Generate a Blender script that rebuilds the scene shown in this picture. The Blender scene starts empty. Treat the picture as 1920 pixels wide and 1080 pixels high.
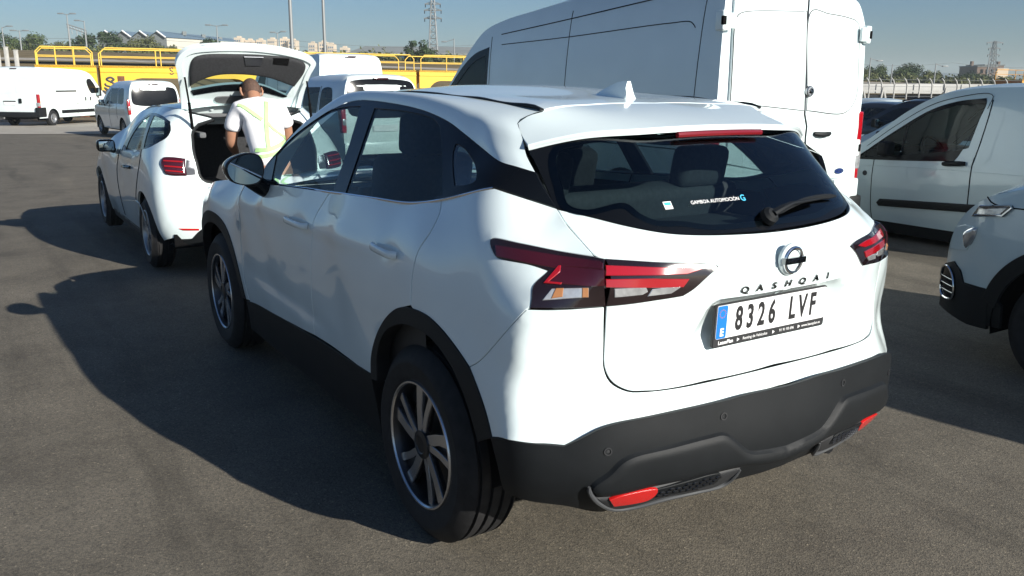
import bpy, bmesh, math, random
import numpy as np
from mathutils import Vector, Matrix
from mathutils.geometry import delaunay_2d_cdt
scene = bpy.context.scene
COL = scene.collection
R = math.radians

# ---------------------------------------------------------------- camera
cam_d = bpy.data.cameras.new('camera')
cam_d.lens = 1599.18 * 36 / 1920
cam_d.sensor_width = 36
cam_d.clip_start = .05
cam_d.clip_end = 4000
cam_o = bpy.data.objects.new('camera', cam_d)
COL.objects.link(cam_o)
cam_o.matrix_world = Matrix([[-0.540845, 0.201943, -0.81652, -2.539966], [-0.841077, -0.119828, 0.527475, 2.148893], [0.008678, 0.972039, 0.234658, 1.612099], [0.0, 0.0, 0.0, 1.0]])
scene.camera = cam_o

# ---------------------------------------------------------------- daylight
SUN_TO = Vector((-2.27, -.73, 1.0)).normalized()        # towards the sun
elev = math.asin(SUN_TO.z)
azim = math.atan2(SUN_TO.x, SUN_TO.y)                    # clockwise from +y
world = bpy.data.worlds.new('World')
scene.world = world
world.use_nodes = True
wn = world.node_tree
bg = wn.nodes['Background']
sky = wn.nodes.new('ShaderNodeTexSky')
sky.sky_type = 'NISHITA'
sky.sun_disc = False
sky.sun_elevation = elev
sky.sun_rotation = azim
sky.air_density = 1.0
sky.dust_density = .7
sky.ozone_density = 6.5
wn.links.new(sky.outputs[0], bg.inputs[0])
bg.inputs[1].default_value = .05
sun_d = bpy.data.lights.new('sun', 'SUN')
sun_d.energy = 4.8
sun_d.angle = R(.5)
sun_d.color = (1, .955, .87)
sun_o = bpy.data.objects.new('sun', sun_d)
COL.objects.link(sun_o)
sun_o.rotation_euler = SUN_TO.to_track_quat('Z', 'Y').to_euler()
sun_o.location = (-20, -6, 12)
scene.view_settings.view_transform = 'Standard'
scene.view_settings.look = 'None'
scene.view_settings.gamma = 1
scene.view_settings.exposure = .78
scene.view_settings.use_curve_mapping = False
scene.render.engine = 'CYCLES'
scene.cycles.max_bounces = 10
scene.cycles.transparent_max_bounces = 16
scene.cycles.use_denoising = True

# ---------------------------------------------------------------- materials
def mat(name, col, rough=.5, metal=0., coat=0., spec=.5, var=0., scale=8., bump=0., bscale=200., emit=None):
    m = bpy.data.materials.new(name); m.use_nodes = True
    nt = m.node_tree; b = nt.nodes['Principled BSDF']
    b.inputs['Base Color'].default_value = (*col, 1)
    b.inputs['Roughness'].default_value = rough
    b.inputs['Metallic'].default_value = metal
    b.inputs['Coat Weight'].default_value = coat
    b.inputs['Coat Roughness'].default_value = .03
    b.inputs['Specular IOR Level'].default_value = spec
    if var or bump:
        tc = nt.nodes.new('ShaderNodeTexCoord')
    if var:
        n = nt.nodes.new('ShaderNodeTexNoise'); n.inputs['Scale'].default_value = scale; n.inputs['Detail'].default_value = 8
        nt.links.new(tc.outputs['Object'], n.inputs['Vector'])
        r = nt.nodes.new('ShaderNodeMapRange')
        r.inputs[1].default_value = .3; r.inputs[2].default_value = .7
        r.inputs[3].default_value = 1 - var; r.inputs[4].default_value = 1 + var
        nt.links.new(n.outputs['Fac'], r.inputs[0])
        mx = nt.nodes.new('ShaderNodeVectorMath'); mx.operation = 'SCALE'
        mx.inputs[0].default_value = col
        nt.links.new(r.outputs[0], mx.inputs['Scale'])
        nt.links.new(mx.outputs[0], b.inputs['Base Color'])
    if bump:
        n2 = nt.nodes.new('ShaderNodeTexNoise'); n2.inputs['Scale'].default_value = bscale; n2.inputs['Detail'].default_value = 3
        nt.links.new(tc.outputs['Object'], n2.inputs['Vector'])
        bp = nt.nodes.new('ShaderNodeBump'); bp.inputs['Strength'].default_value = bump; bp.inputs['Distance'].default_value = .003
        nt.links.new(n2.outputs['Fac'], bp.inputs['Height'])
        nt.links.new(bp.outputs[0], b.inputs['Normal'])
    return m

def glass(name, tint, refl=1.0, ior=1.5):
    m = bpy.data.materials.new(name); m.use_nodes = True
    nt = m.node_tree; nt.nodes.clear()
    out = nt.nodes.new('ShaderNodeOutputMaterial')
    t = nt.nodes.new('ShaderNodeBsdfTransparent'); t.inputs[0].default_value = (*tint, 1)
    g = nt.nodes.new('ShaderNodeBsdfGlossy'); g.inputs['Roughness'].default_value = 0.01
    f = nt.nodes.new('ShaderNodeFresnel'); f.inputs[0].default_value = ior
    k = nt.nodes.new('ShaderNodeMath'); k.operation = 'MULTIPLY'; k.inputs[1].default_value = refl; k.use_clamp = True
    mx = nt.nodes.new('ShaderNodeMixShader')
    nt.links.new(f.outputs[0], k.inputs[0]); nt.links.new(k.outputs[0], mx.inputs[0])
    nt.links.new(t.outputs[0], mx.inputs[1]); nt.links.new(g.outputs[0], mx.inputs[2])
    nt.links.new(mx.outputs[0], out.inputs[0])
    return m

def paint(name, col, rough=.28, dirt=.04, coat=1.0):
    """car paint: base coat under clear coat with a film of dust that is a little stronger low down"""
    m = mat(name, col, rough=rough, coat=coat, var=dirt, scale=2.2)
    return m

M = {}
M['white'] = paint('white_paint', (.71, .805, .81))
M['white2'] = paint('white_paint_dusty', (.68, .76, .755), dirt=.06)
M['silver'] = paint('pale_silver_paint', (.50, .61, .63), dirt=.03)
M['black_gloss'] = mat('black_gloss', (.005, .006, .008), .12, coat=.04, spec=.18)
M['black_plastic'] = mat('black_plastic', (.0075, .009, .0105), .55, spec=.26, var=.10, scale=30, bump=.25, bscale=900)
M['dark'] = mat('dark_void', (.004, .004, .0045), .9, spec=.1)
M['trim_dark'] = mat('dark_trim', (.018, .019, .021), .6, var=.2)
M['cabin'] = mat('cabin_fabric', (.022, .023, .026), .85, var=.3, scale=60, bump=.2, bscale=500)
M['cabin_grey'] = mat('cabin_grey', (.10, .105, .11), .8)
M['headliner'] = mat('headliner', (.30, .30, .29), .9)
M['rubber'] = mat('tyre_rubber', (.016, .016, .017), .72, spec=.3, var=.3, scale=25, bump=.15, bscale=300)
M['rim_dark'] = mat('rim_dark_metal', (.05, .053, .06), .32, metal=.85)
M['rim_cut'] = mat('rim_machined', (.58, .59, .61), .26, metal=.95)
M['rim_silver'] = mat('rim_silver', (.34, .35, .36), .35, metal=.7)
M['steel'] = mat('steel', (.45, .46, .47), .35, metal=1.)
M['chrome'] = mat('chrome', (.75, .76, .78), .08, metal=1.)
M['chrome_dark'] = mat('dark_chrome', (.20, .205, .21), .15, metal=1.)
M['disc'] = mat('brake_disc', (.10, .095, .09), .4, metal=.9)
M['red_lens'] = mat('red_lens', (.33, .006, .012), .12, coat=1., spec=.7)
M['red_dark'] = mat('dark_red_lens', (.045, .004, .008), .10, coat=1., spec=.7)
M['red_brake'] = mat('red_brake_lens', (.17, .008, .012), .2, coat=.8)
M['grey_trim'] = mat('grey_trim', (.055, .058, .062), .4)
M['red_refl'] = mat('red_reflector', (.52, .012, .012), .25, coat=.6, bump=.4, bscale=400)
M['amber'] = mat('amber_bulb', (.34, .15, .06), .2, coat=.5)
M['clear_lens'] = mat('clear_lens', (.50, .51, .52), .12, metal=.55, coat=1., var=.25, scale=24, bump=.5, bscale=60)
M['lamp_dark'] = mat('lamp_housing', (.012, .006, .007), .1, coat=1.)
M['glass'] = glass('window_glass', (.64, .77, .77), .6)
M['glass_dark'] = glass('tinted_glass', (.50, .64, .66), 1.6)
M['mirror'] = mat('mirror_glass', (.42, .50, .52), .01, metal=1.)
M['plate_white'] = mat('plate_white', (.78, .79, .80), .4, coat=.3)
M['plate_blue'] = mat('plate_blue', (.01, .16, .62), .4)
M['ink'] = mat('black_ink', (.012, .012, .013), .5)
M['white_ink'] = mat('white_ink', (.8, .8, .8), .5)
M['cyan_ink'] = mat('cyan_ink', (.05, .42, .62), .5)

# ---------------------------------------------------------------- object helpers
def tag(o, label=None, cat=None, group=None, kind=None):
    if label: o['label'] = label
    if cat: o['category'] = cat
    if group: o['group'] = group
    if kind: o['kind'] = kind
    return o

def thing(name, label, cat, loc=(0, 0, 0), rz=0., group=None):
    o = bpy.data.objects.new(name, None); COL.objects.link(o)
    o.location = loc; o.rotation_euler = (0, 0, rz); o.empty_display_size = .3
    return tag(o, label, cat, group)

def mk(name, me, m=None, parent=None):
    o = bpy.data.objects.new(name, me); COL.objects.link(o)
    if m is not None:
        me.materials.clear(); me.materials.append(m)
    if parent is not None: o.parent = parent
    return o

def pymesh(name, v, f, smooth=True, sharp=38.):
    me = bpy.data.meshes.new(name)
    me.from_pydata([tuple(map(float, p)) for p in v], [], [tuple(map(int, q)) for q in f])
    me.validate(); me.update()
    if smooth:
        me.shade_smooth()
        me.set_sharp_from_angle(angle=R(sharp))
    return me

class MB:
    """collects shapes for one mesh"""
    def __init__(s): s.v = []; s.f = []
    def add(s, v, f):
        n = len(s.v); s.v += [tuple(p) for p in v]; s.f += [tuple(i + n for i in q) for q in f]; return s
    def bm(s, bm):
        bm.verts.index_update(); s.add([v.co[:] for v in bm.verts], [[v.index for v in f.verts] for f in bm.faces]); bm.free(); return s
    def box(s, c, d, rot=None, bev=0., seg=2, taper=None):
        bm = bmesh.new(); bmesh.ops.create_cube(bm, size=1)
        for v in bm.verts:
            v.co = Vector((v.co.x * d[0], v.co.y * d[1], v.co.z * d[2]))
            if taper and v.co.z > 0: v.co.x *= taper[0]; v.co.y *= taper[1]
        if bev: bmesh.ops.bevel(bm, geom=bm.edges[:], offset=bev, segments=seg, affect='EDGES', profile=.6, clamp_overlap=True)
        mt = Matrix.Translation(c)
        if rot is not None: mt = mt @ (rot.to_4x4() if isinstance(rot, Matrix) else Matrix.Rotation(rot[2], 4, 'Z') @ Matrix.Rotation(rot[1], 4, 'Y') @ Matrix.Rotation(rot[0], 4, 'X'))
        bmesh.ops.transform(bm, matrix=mt, verts=bm.verts)
        return s.bm(bm)
    def tube(s, pts, r, n=8, closed=False, flat=None):
        P = [Vector(p) for p in pts]; m = len(P)
        rr = r if hasattr(r, '__len__') else [r] * m
        base = len(s.v); up = None
        for i, p in enumerate(P):
            a = P[(i - 1) % m] if (closed or i) else P[0]; b = P[(i + 1) % m] if (closed or i < m - 1) else P[-1]
            t = (b - a).normalized()
            if up is None:
                up = Vector((0, 0, 1)) if abs(t.z) < .9 else Vector((1, 0, 0))
            u = (up - t * up.dot(t)).normalized(); w = t.cross(u); up = u
            for k in range(n):
                q = 2 * math.pi * k / n
                s.v.append(tuple(p + (u * math.cos(q) * (flat[0] if flat else 1) + w * math.sin(q) * (flat[1] if flat else 1)) * rr[i]))
        for i in range(m if closed else m - 1):
            j = (i + 1) % m
            for k in range(n):
                k2 = (k + 1) % n
                s.f.append((base + i * n + k, base + i * n + k2, base + j * n + k2, base + j * n + k))
        if not closed:
            s.f.append(tuple(base + k for k in range(n))[::-1]); s.f.append(tuple(base + (m - 1) * n + k for k in range(n)))
        return s
    def lathe(s, prof, n=32, axis='z', c=(0, 0, 0), close=True):
        """prof: (radius, height) list"""
        base = len(s.v); m = len(prof)
        for k in range(n):
            q = 2 * math.pi * k / n
            for r, h in prof:
                if axis == 'z': p = (r * math.cos(q), r * math.sin(q), h)
                elif axis == 'y': p = (r * math.cos(q), h, -r * math.sin(q))
                else: p = (h, r * math.cos(q), r * math.sin(q))
                s.v.append((p[0] + c[0], p[1] + c[1], p[2] + c[2]))
        for k in range(n):
            k2 = (k + 1) % n
            for i in range(m - 1):
                s.f.append((base + k * m + i, base + k2 * m + i, base + k2 * m + i + 1, base + k * m + i + 1))
        return s
    def prism(s, poly, d, fr=None, bev=0.):
        """polygon (list of 2-D) extruded by d along the frame's third axis"""
        fr = fr or Matrix.Identity(4)
        bm = bmesh.new(); vs = [bm.verts.new((x, y, 0)) for x, y in poly]; f = bm.faces.new(vs)
        bm.normal_update()
        if f.normal.z < 0: f.normal_flip()
        r = bmesh.ops.extrude_face_region(bm, geom=[f]); top = [e for e in r['geom'] if isinstance(e, bmesh.types.BMVert)]
        bmesh.ops.translate(bm, vec=(0, 0, d), verts=top)
        f.normal_flip() if f.is_valid else None
        bmesh.ops.recalc_face_normals(bm, faces=bm.faces)
        if bev: bmesh.ops.bevel(bm, geom=[e for e in bm.edges if e.calc_length() > bev * 2], offset=bev, segments=2, affect='EDGES', clamp_overlap=True)
        bmesh.ops.transform(bm, matrix=fr, verts=bm.verts)
        return s.bm(bm)
    def build(s, name, m=None, parent=None, smooth=True, sharp=38., fix=False):
        me = pymesh(name, s.v, s.f, smooth, sharp)
        if fix:
            bm = bmesh.new(); bm.from_mesh(me); bmesh.ops.recalc_face_normals(bm, faces=bm.faces); bm.to_mesh(me); bm.free()
        return mk(name, me, m, parent)

def frame(o, x, y):
    """matrix with origin o, axes x, y and their cross product"""
    x = Vector(x).normalized(); y = Vector(y); z = x.cross(y).normalized(); y = z.cross(x)
    return Matrix(((x.x, y.x, z.x, o[0]), (x.y, y.y, z.y, o[1]), (x.z, y.z, z.z, o[2]), (0, 0, 0, 1)))

def lettering(name, text, height, fr, m, parent, depth=.0015, bold=0., sx=1., align='CENTER', space=1.):
    cu = bpy.data.curves.new(name, 'FONT'); cu.body = text; cu.size = height * 1.4; cu.extrude = depth; cu.offset = bold
    cu.align_x = align; cu.align_y = 'CENTER'; cu.resolution_u = 3; cu.space_character = space
    t = bpy.data.objects.new(name, cu)
    me = bpy.data.meshes.new_from_object(t)
    bpy.data.objects.remove(t); bpy.data.curves.remove(cu)
    me.transform(fr @ Matrix.Diagonal((sx, 1, 1, 1)))
    return mk(name, me, m, parent)

# ---------------------------------------------------------------- smooth sheets and panels cut from them
def nrm(v):
    v=np.array(v,float); return v/np.linalg.norm(v)
class Skin:
    """smooth sheet through 3-D control points, a height field over the plane facing e3"""
    def __init__(s,pts,e3,up=(0,0,1),smooth=1e-4,bumps=(),org=(0,0,0)):
        s.e3=nrm(e3); s.e1=nrm(np.cross(up,s.e3)); s.e2=np.cross(s.e3,s.e1); s.org=np.array(org,float)
        P=np.array(pts,float)-s.org
        s.ab=np.stack([P@s.e1,P@s.e2],-1); h=P@s.e3
        n=len(P); K=s._k(s.ab,s.ab)+smooth*np.eye(n)
        A=np.hstack([np.ones((n,1)),s.ab]); M=np.zeros((n+3,n+3)); M[:n,:n]=K; M[:n,n:]=A; M[n:,:n]=A.T
        s.w=np.linalg.solve(M,np.concatenate([h,np.zeros(3)])); s.bumps=bumps
    def _k(s,a,b):
        r2=((a[:,None]-b[None])**2).sum(-1)
        return .5*r2*np.log(r2+1e-12)
    def __call__(s,ab,off=0.):
        ab=np.atleast_2d(np.array(ab,float))
        h=s._k(ab,s.ab)@s.w[:-3]+s.w[-3]+ab@s.w[-2:]
        P=s.org+ab[:,:1]*s.e1+ab[:,1:]*s.e2+h[:,None]*s.e3
        for b in s.bumps: P=P+b(P)[:,None]*s.e3
        return P
    def inv(s,P):
        P=np.atleast_2d(np.array(P,float))-s.org
        return np.stack([P@s.e1,P@s.e2],-1)
    def on(s,P):  # 3-D point near the sheet -> on the sheet
        return s(s.inv(P))
    def normal(s,ab):
        d=2e-3
        u=s(ab+[d,0])-s(ab-[d,0]); v=s(ab+[0,d])-s(ab-[0,d])
        n=np.cross(u,v); return n/np.linalg.norm(n,axis=1,keepdims=True)
def ridge(p0,p1,amp,w,fade=.25,below=None):
    p0=np.array(p0,float);p1=np.array(p1,float)   # (x,z) line
    def f(P):
        t=(P[:,0]-p0[0])/(p1[0]-p0[0]); z=p0[1]+t*(p1[1]-p0[1]); d=P[:,2]-z
        k=np.clip(np.minimum(t,1-t)/fade,0,1); k=k*k*(3-2*k)
        if below is None: g=np.clip(1-np.abs(d)/w,0,1)
        else: g=np.where(d>0,np.clip(1-d/w,0,1),np.clip(1+d/below,0,1))
        return amp*k*g
    return f


def smooth_poly(pts, h=.03, closed=True):
    P = [np.array(p[:2], float) for p in pts]; c = [len(p) > 2 and bool(p[2]) for p in pts]; n = len(P); out = []
    for i in range(n if closed else n - 1):
        j = (i + 1) % n; p1, p2 = P[i], P[j]
        e0 = c[i] or (not closed and i == 0); e1 = c[j] or (not closed and j == n - 1)
        p0 = 2 * p1 - p2 if e0 else P[i - 1]; p3 = 2 * p2 - p1 if e1 else P[(j + 1) % n]
        d = np.linalg.norm(p2 - p1); k = max(1, int(math.ceil(d / h)))
        if e0 and e1: k = max(1, int(math.ceil(d / (h * 1.5))))
        a0, a1, a2 = np.linalg.norm(p1 - p0) ** .5 + 1e-9, d ** .5 + 1e-9, np.linalg.norm(p3 - p2) ** .5 + 1e-9
        m1 = p2 - p1 + a1 * ((p1 - p0) / a0 - (p2 - p0) / (a0 + a1)); m2 = p2 - p1 + a1 * ((p3 - p2) / a2 - (p3 - p1) / (a1 + a2))
        for t in np.arange(k) / k:
            out.append((2 * t**3 - 3 * t**2 + 1) * p1 + (t**3 - 2 * t**2 + t) * m1 + (-2 * t**3 + 3 * t**2) * p2 + (t**3 - t**2) * m2)
    if not closed: out.append(P[-1])
    return np.array(out)

def inside(poly, q):
    x, y = q[:, 0], q[:, 1]; r = np.zeros(len(q), bool); n = len(poly)
    for i in range(n):
        a, b = poly[i], poly[(i + 1) % n]
        k = ((a[1] > y) != (b[1] > y))
        with np.errstate(divide='ignore', invalid='ignore'):
            r ^= k & (x < (b[0] - a[0]) * (y - a[1]) / (b[1] - a[1]) + a[0])
    return r

def edge_dist(poly, q, skip=None):
    a = poly; b = np.roll(poly, -1, 0); d = np.full(len(q), 1e9)
    if skip is not None: k_ = ~(skip & np.roll(skip, -1)); a, b = a[k_], b[k_]
    for p0, p1 in zip(a, b):
        e = p1 - p0; t = np.clip(((q - p0) @ e) / max(e @ e, 1e-12), 0, 1)
        d = np.minimum(d, np.linalg.norm(q - p0 - t[:, None] * e, axis=1))
    return d

def area2(p): return float(np.sum(p[:, 0] * np.roll(p[:, 1], -1) - np.roll(p[:, 0], -1) * p[:, 1]))

def inset(p, g):
    t0 = p - np.roll(p, 1, 0); t1 = np.roll(p, -1, 0) - p
    t0 /= np.linalg.norm(t0, axis=1, keepdims=True) + 1e-12; t1 /= np.linalg.norm(t1, axis=1, keepdims=True) + 1e-12
    n = np.stack([-(t0 + t1)[:, 1], (t0 + t1)[:, 0]], -1); n /= np.linalg.norm(n, axis=1, keepdims=True) + 1e-12
    n0 = np.stack([-t0[:, 1], t0[:, 0]], -1); k = np.clip((n * n0).sum(1), .45, 1)
    return p + n * (g / k)[:, None]

def panel_mesh(name, skin, poly, holes=(), h=.045, off=0., gap=.0025, flange=.014, raised=None, sym=False, mirror=False, both=False, bevel=.0016):
    """cut a panel with returned edges out of a sheet. poly/holes: lists of (a,b[,corner])"""
    if sym:      # keep the centre line on the plane of symmetry
        pp = [tuple(p) for p in poly]; q3 = skin(np.array([p[:2] for p in pp])); out = []
        for i, p in enumerate(pp):
            j = (i + 1) % len(pp); out.append(p)
            if abs(q3[i, 1]) < 3e-3 and abs(q3[j, 1]) < 3e-3:
                k = max(2, int(np.linalg.norm(q3[i] - q3[j]) / h))
                for t in np.arange(1, k) / k:
                    a = np.array(p[:2]) * (1 - t) + np.array(pp[j][:2]) * t
                    for _ in range(12):
                        y0 = skin(a)[0, 1]; d = (skin(a + [1e-4, 0])[0, 1] - y0) / 1e-4; a = a - [y0 / d, 0]
                    out.append((a[0], a[1], 1))
        poly = out
    loops = [smooth_poly(poly, h * .6)] + [smooth_poly(q, h * .6) for q in holes]
    if area2(loops[0]) < 0: loops[0] = loops[0][::-1]
    loops = [loops[0]] + [q if area2(q) < 0 else q[::-1] for q in loops[1:]]
    seam = [np.abs(skin(q)[:, 1]) < 3e-3 if sym else np.zeros(len(q), bool) for q in loops]
    raw = loops
    if gap: loops = [inset(q, gap) for q in loops]
    lo, hi = loops[0].min(0), loops[0].max(0)
    g = []
    for r, yy in enumerate(np.arange(lo[1] + h * .5, hi[1], h * .866)):
        g += [(xx + (r % 2) * h * .5, yy) for xx in np.arange(lo[0], hi[0] + h, h)]
    g = np.array(g).reshape(-1, 2)
    if len(g):
        ok = inside(loops[0], g) & (edge_dist(loops[0], g) > h * .45)
        for q in loops[1:]: ok &= ~inside(q, g) & (edge_dist(q, g) > h * .45)
        g = g[ok]
    if raised and len(g) >= 0:   # extra rings so that the raised border keeps its shape
        rings = [inset(loops[0], raised[1] * k) for k in (.25, .5, .75, 1.)]
        ex = np.concatenate(rings); ok = inside(loops[0], ex) & (edge_dist(loops[0], ex) > raised[1] * .2)
        g = np.concatenate([g[edge_dist(loops[0], g) > raised[1] * 1.2] if len(g) else g, ex[ok]])
    allp = np.concatenate(loops + [g]) if len(g) else np.concatenate(loops)
    ed = []; n = 0
    for q in loops:
        ed += [(n + i, n + (i + 1) % len(q)) for i in range(len(q))]; n += len(q)
    v, e, f, ov, oe, of = delaunay_2d_cdt([Vector(p) for p in allp], ed, [], 0, 1e-6)
    V2 = np.array([tuple(p) for p in v]); F = np.array([t for t in f if len(t) == 3])
    cen = V2[F].mean(1); ok = inside(loops[0], cen)
    for q in loops[1:]: ok &= ~inside(q, cen)
    F = F[ok]
    P = skin(V2); N = skin.normal(V2); hh = np.full(len(V2), float(off))
    if raised:
        d = np.clip(edge_dist(loops[0], V2, seam[0]) / raised[1], 0, 1); hh += raised[0] * np.sqrt(np.clip(1 - (1 - d) ** 2, 0, 1))
    P = P + N * hh[:, None]
    verts = [tuple(p) for p in P]; faces = [tuple(t) for t in F]
    # map input loop indices to output
    back = {}
    for i, lst in enumerate(ov):
        for j in lst: back[j] = i
    n = 0; seamset = set()
    for q, sm in zip(loops, seam):
        m = len(q); idx = [back[n + i] for i in range(m)]
        for i in range(m):
            if sm[i]: seamset.add(idx[i])
        if flange:
            qa = inset(q, -bevel); A3 = P[idx]
            out = skin(qa); out = out - A3 + N[idx] * hh[idx][:, None]
            r1 = A3 + out - N[idx] * bevel * 1.0; r2 = r1 - N[idx] * flange
            b1 = len(verts); verts += [tuple(p) for p in r1]; b2 = len(verts); verts += [tuple(p) for p in r2]
            for i in range(m):
                j = (i + 1) % m
                if sm[i] and sm[j]: continue
                faces += [(idx[j], idx[i], b1 + i, b1 + j), (b1 + j, b1 + i, b2 + i, b2 + j)]
            if sym:
                for i in range(m):
                    if sm[i]: seamset.add(b1 + i); seamset.add(b2 + i)
        n += m
    V = np.array(verts)
    if sym:
        for i in seamset: V[i, 1] = 0
        n = len(V); V = np.concatenate([V, V * [1, -1, 1]]); faces = faces + [tuple(i + n for i in t[::-1]) for t in faces]
    elif both:
        n = len(V); V = np.concatenate([V, V * [1, -1, 1]]); faces = faces + [tuple(i + n for i in t[::-1]) for t in faces]
    elif mirror:
        V = V * [1, -1, 1]; faces = [t[::-1] for t in faces]
    me = bpy.data.meshes.new(name)
    me.from_pydata([tuple(p) for p in V], [], faces)
    if sym:
        bm = bmesh.new(); bm.from_mesh(me); bmesh.ops.remove_doubles(bm, verts=[v for v in bm.verts if abs(v.co.y) < 1e-4], dist=1e-4); bm.to_mesh(me); bm.free()
    me.validate(); me.update(); me.shade_smooth(); me.set_sharp_from_angle(angle=R(32))
    return me

def newton(S, t, keep):
    """parameters of the sheet point that matches two coordinates of t"""
    t = np.array(t, float); keep = list(keep); a = S.inv([t])[0]
    for _ in range(60):
        q = S(a)[0]; r = (q - t)[keep]
        if np.abs(r).max() < 1e-5: break
        J = np.stack([(S(a + d)[0] - q)[keep] / 1e-4 for d in (np.array([1e-4, 0]), np.array([0, 1e-4]))], -1)
        a = a - np.linalg.solve(J, r) * .8
    return (float(a[0]), float(a[1]))

def panel(name, m, parent, skin, poly, **k):
    return mk(name, panel_mesh(name, skin, poly, **k), m, parent)

def pair(name, m, parent, skin, poly, **k):
    """the same panel on the left and on the right side"""
    a = panel(name, m, parent, skin, poly, **k)
    me = a.data.copy(); me.transform(Matrix.Diagonal((1, -1, 1, 1))); me.flip_normals()
    return a, mk(name, me, None, parent)

def mirrored(o, parent):
    me = o.data.copy(); me.transform(Matrix.Diagonal((1, -1, 1, 1))); me.flip_normals()
    return mk(o.name.split('.')[0], me, None, parent)

# ---------------------------------------------------------------- wheels
def wheel(root, x, y, r, w, rim_r, style, steer=0., dark=True, name='wheel'):
    """a road wheel; y > 0 is the left side"""
    s = 1 if y > 0 else -1
    t = MB()
    hw = w / 2; gr = []
    for a in (-.30, -.10, .10, .30):
        gr += [(r - .002 * abs(a) , (a - .035) * w), (r - .012, (a - .028) * w), (r - .012, (a + .028) * w), (r - .002 * abs(a), (a + .035) * w)]
    prof = [(rim_r - .01, -hw + .012), (rim_r + .02, -hw - .002), ((rim_r + r) / 2, -hw - .008), (r - .035, -hw + .006), (r - .012, -hw + .022)] + gr + \
           [(r - .012, hw - .022), (r - .035, hw - .006), ((rim_r + r) / 2 + .008, hw + .008), ((rim_r + r) / 2, hw + .0065), (rim_r + .02, hw + .002), (rim_r + .003, hw - .004), (rim_r - .012, hw - .02)]
    t.lathe(prof, 64, 'y')
    tyre = t.build(name, M['rubber'], root, sharp=50)
    b = MB()
    ro = hw - .012
    b.lathe([(rim_r, ro + .008), (rim_r - .006, ro + .012), (rim_r - .014, ro + .006), (rim_r - .022, ro - .02), (rim_r - .035, -hw + .04)], 56, 'y')
    if style == 'blade':
        f2 = MB(); bl = MB(); bl.lathe([(rim_r + .001, ro + .006), (rim_r - .002, ro + .0135), (rim_r - .008, ro + .0135), (rim_r - .013, ro + .006)], 56, 'y')
        for k in range(5):
            q0 = 2 * math.pi * k / 5 + .25
            for dq, w0, w1, sk in ((-.24, .020, .036, .050), (.20, .014, .022, .046)):
                q = q0 + dq; fr = frame((0, ro - .016, 0), (math.cos(q), 0, math.sin(q)), (math.sin(q), 0, -math.cos(q)))
                bl.prism([(.040, -w0), (rim_r * .55, -w0 * 1.1 - sk * .35), (rim_r - .010, -w1 - sk), (rim_r - .010, w1 * .55 - sk), (rim_r * .55, w0 * .9 - sk * .35), (.040, w0)], .013, fr, .002)
            fr = frame((0, ro - .030, 0), (math.cos(q0), 0, math.sin(q0)), (math.sin(q0), 0, -math.cos(q0)))
            f2.prism([(.05, -.03), (rim_r - .012, -.085), (rim_r - .012, .03), (.05, .03)], .010, fr, .002)
        fill = f2
    else: fill = None
    if style == 'blade': pass
    elif style == 'five':
        for k in range(5):
            q = 2 * math.pi * k / 5 + .3
            for dq in (-.17, .17):
                poly = [(.04, -.022), (rim_r - .012, -.017), (rim_r - .012, .017), (.04, .022)]
                q2 = q + dq
                fr = frame((0, ro - .022, 0), (math.cos(q2), 0, math.sin(q2)), (math.sin(q2), 0, -math.cos(q2)))
                b.prism(poly, .016, fr, .003)
    else:   # pressed steel wheel with holes around a domed centre
        b.lathe([(rim_r - .02, ro - .02), (rim_r * .82, ro - .035), (rim_r * .62, ro - .012), (rim_r * .45, ro - .03), (rim_r * .30, ro - .035)], 40, 'y')
    b.lathe([(.055, ro - .02), (.052, ro + .002), (.034, ro + .006), (.030, ro + .003), (0, ro + .003)], 24, 'y')
    rim = b.build('rim', M[{'blade': 'rim_dark', 'five': 'rim_silver'}.get(style, 'rim_silver')], tyre, sharp=30)
    if fill is not None: fill.build('rim_infill', M['rim_dark'], tyre, sharp=30); bl.build('rim_blades', M['rim_cut'], tyre, sharp=30)
    d = MB(); d.lathe([(rim_r - .05, ro - .06), (.03, ro - .062)], 32, 'y'); d.lathe([(rim_r - .03, -.01), (.01, -.01)], 32, 'y')
    d.build('brake_disc', M['disc'] if dark else M['steel'], tyre)
    for k in range(5):
        pass
    n = MB()
    for k in range(5):
        q = 2 * math.pi * k / 5
        n.lathe([(.009, ro - .03), (.009, ro - .004), (0, ro - .003)], 8, 'y', (.036 * math.cos(q) * 1.9, 0, .036 * math.sin(q) * 1.9))
    n.build('wheel_nuts', M['chrome_dark'], tyre)
    tyre.location = (x, y - s * hw, r)
    tyre.rotation_euler = (0, 0, steer + (0 if s > 0 else math.pi))
    return tyre

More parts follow.
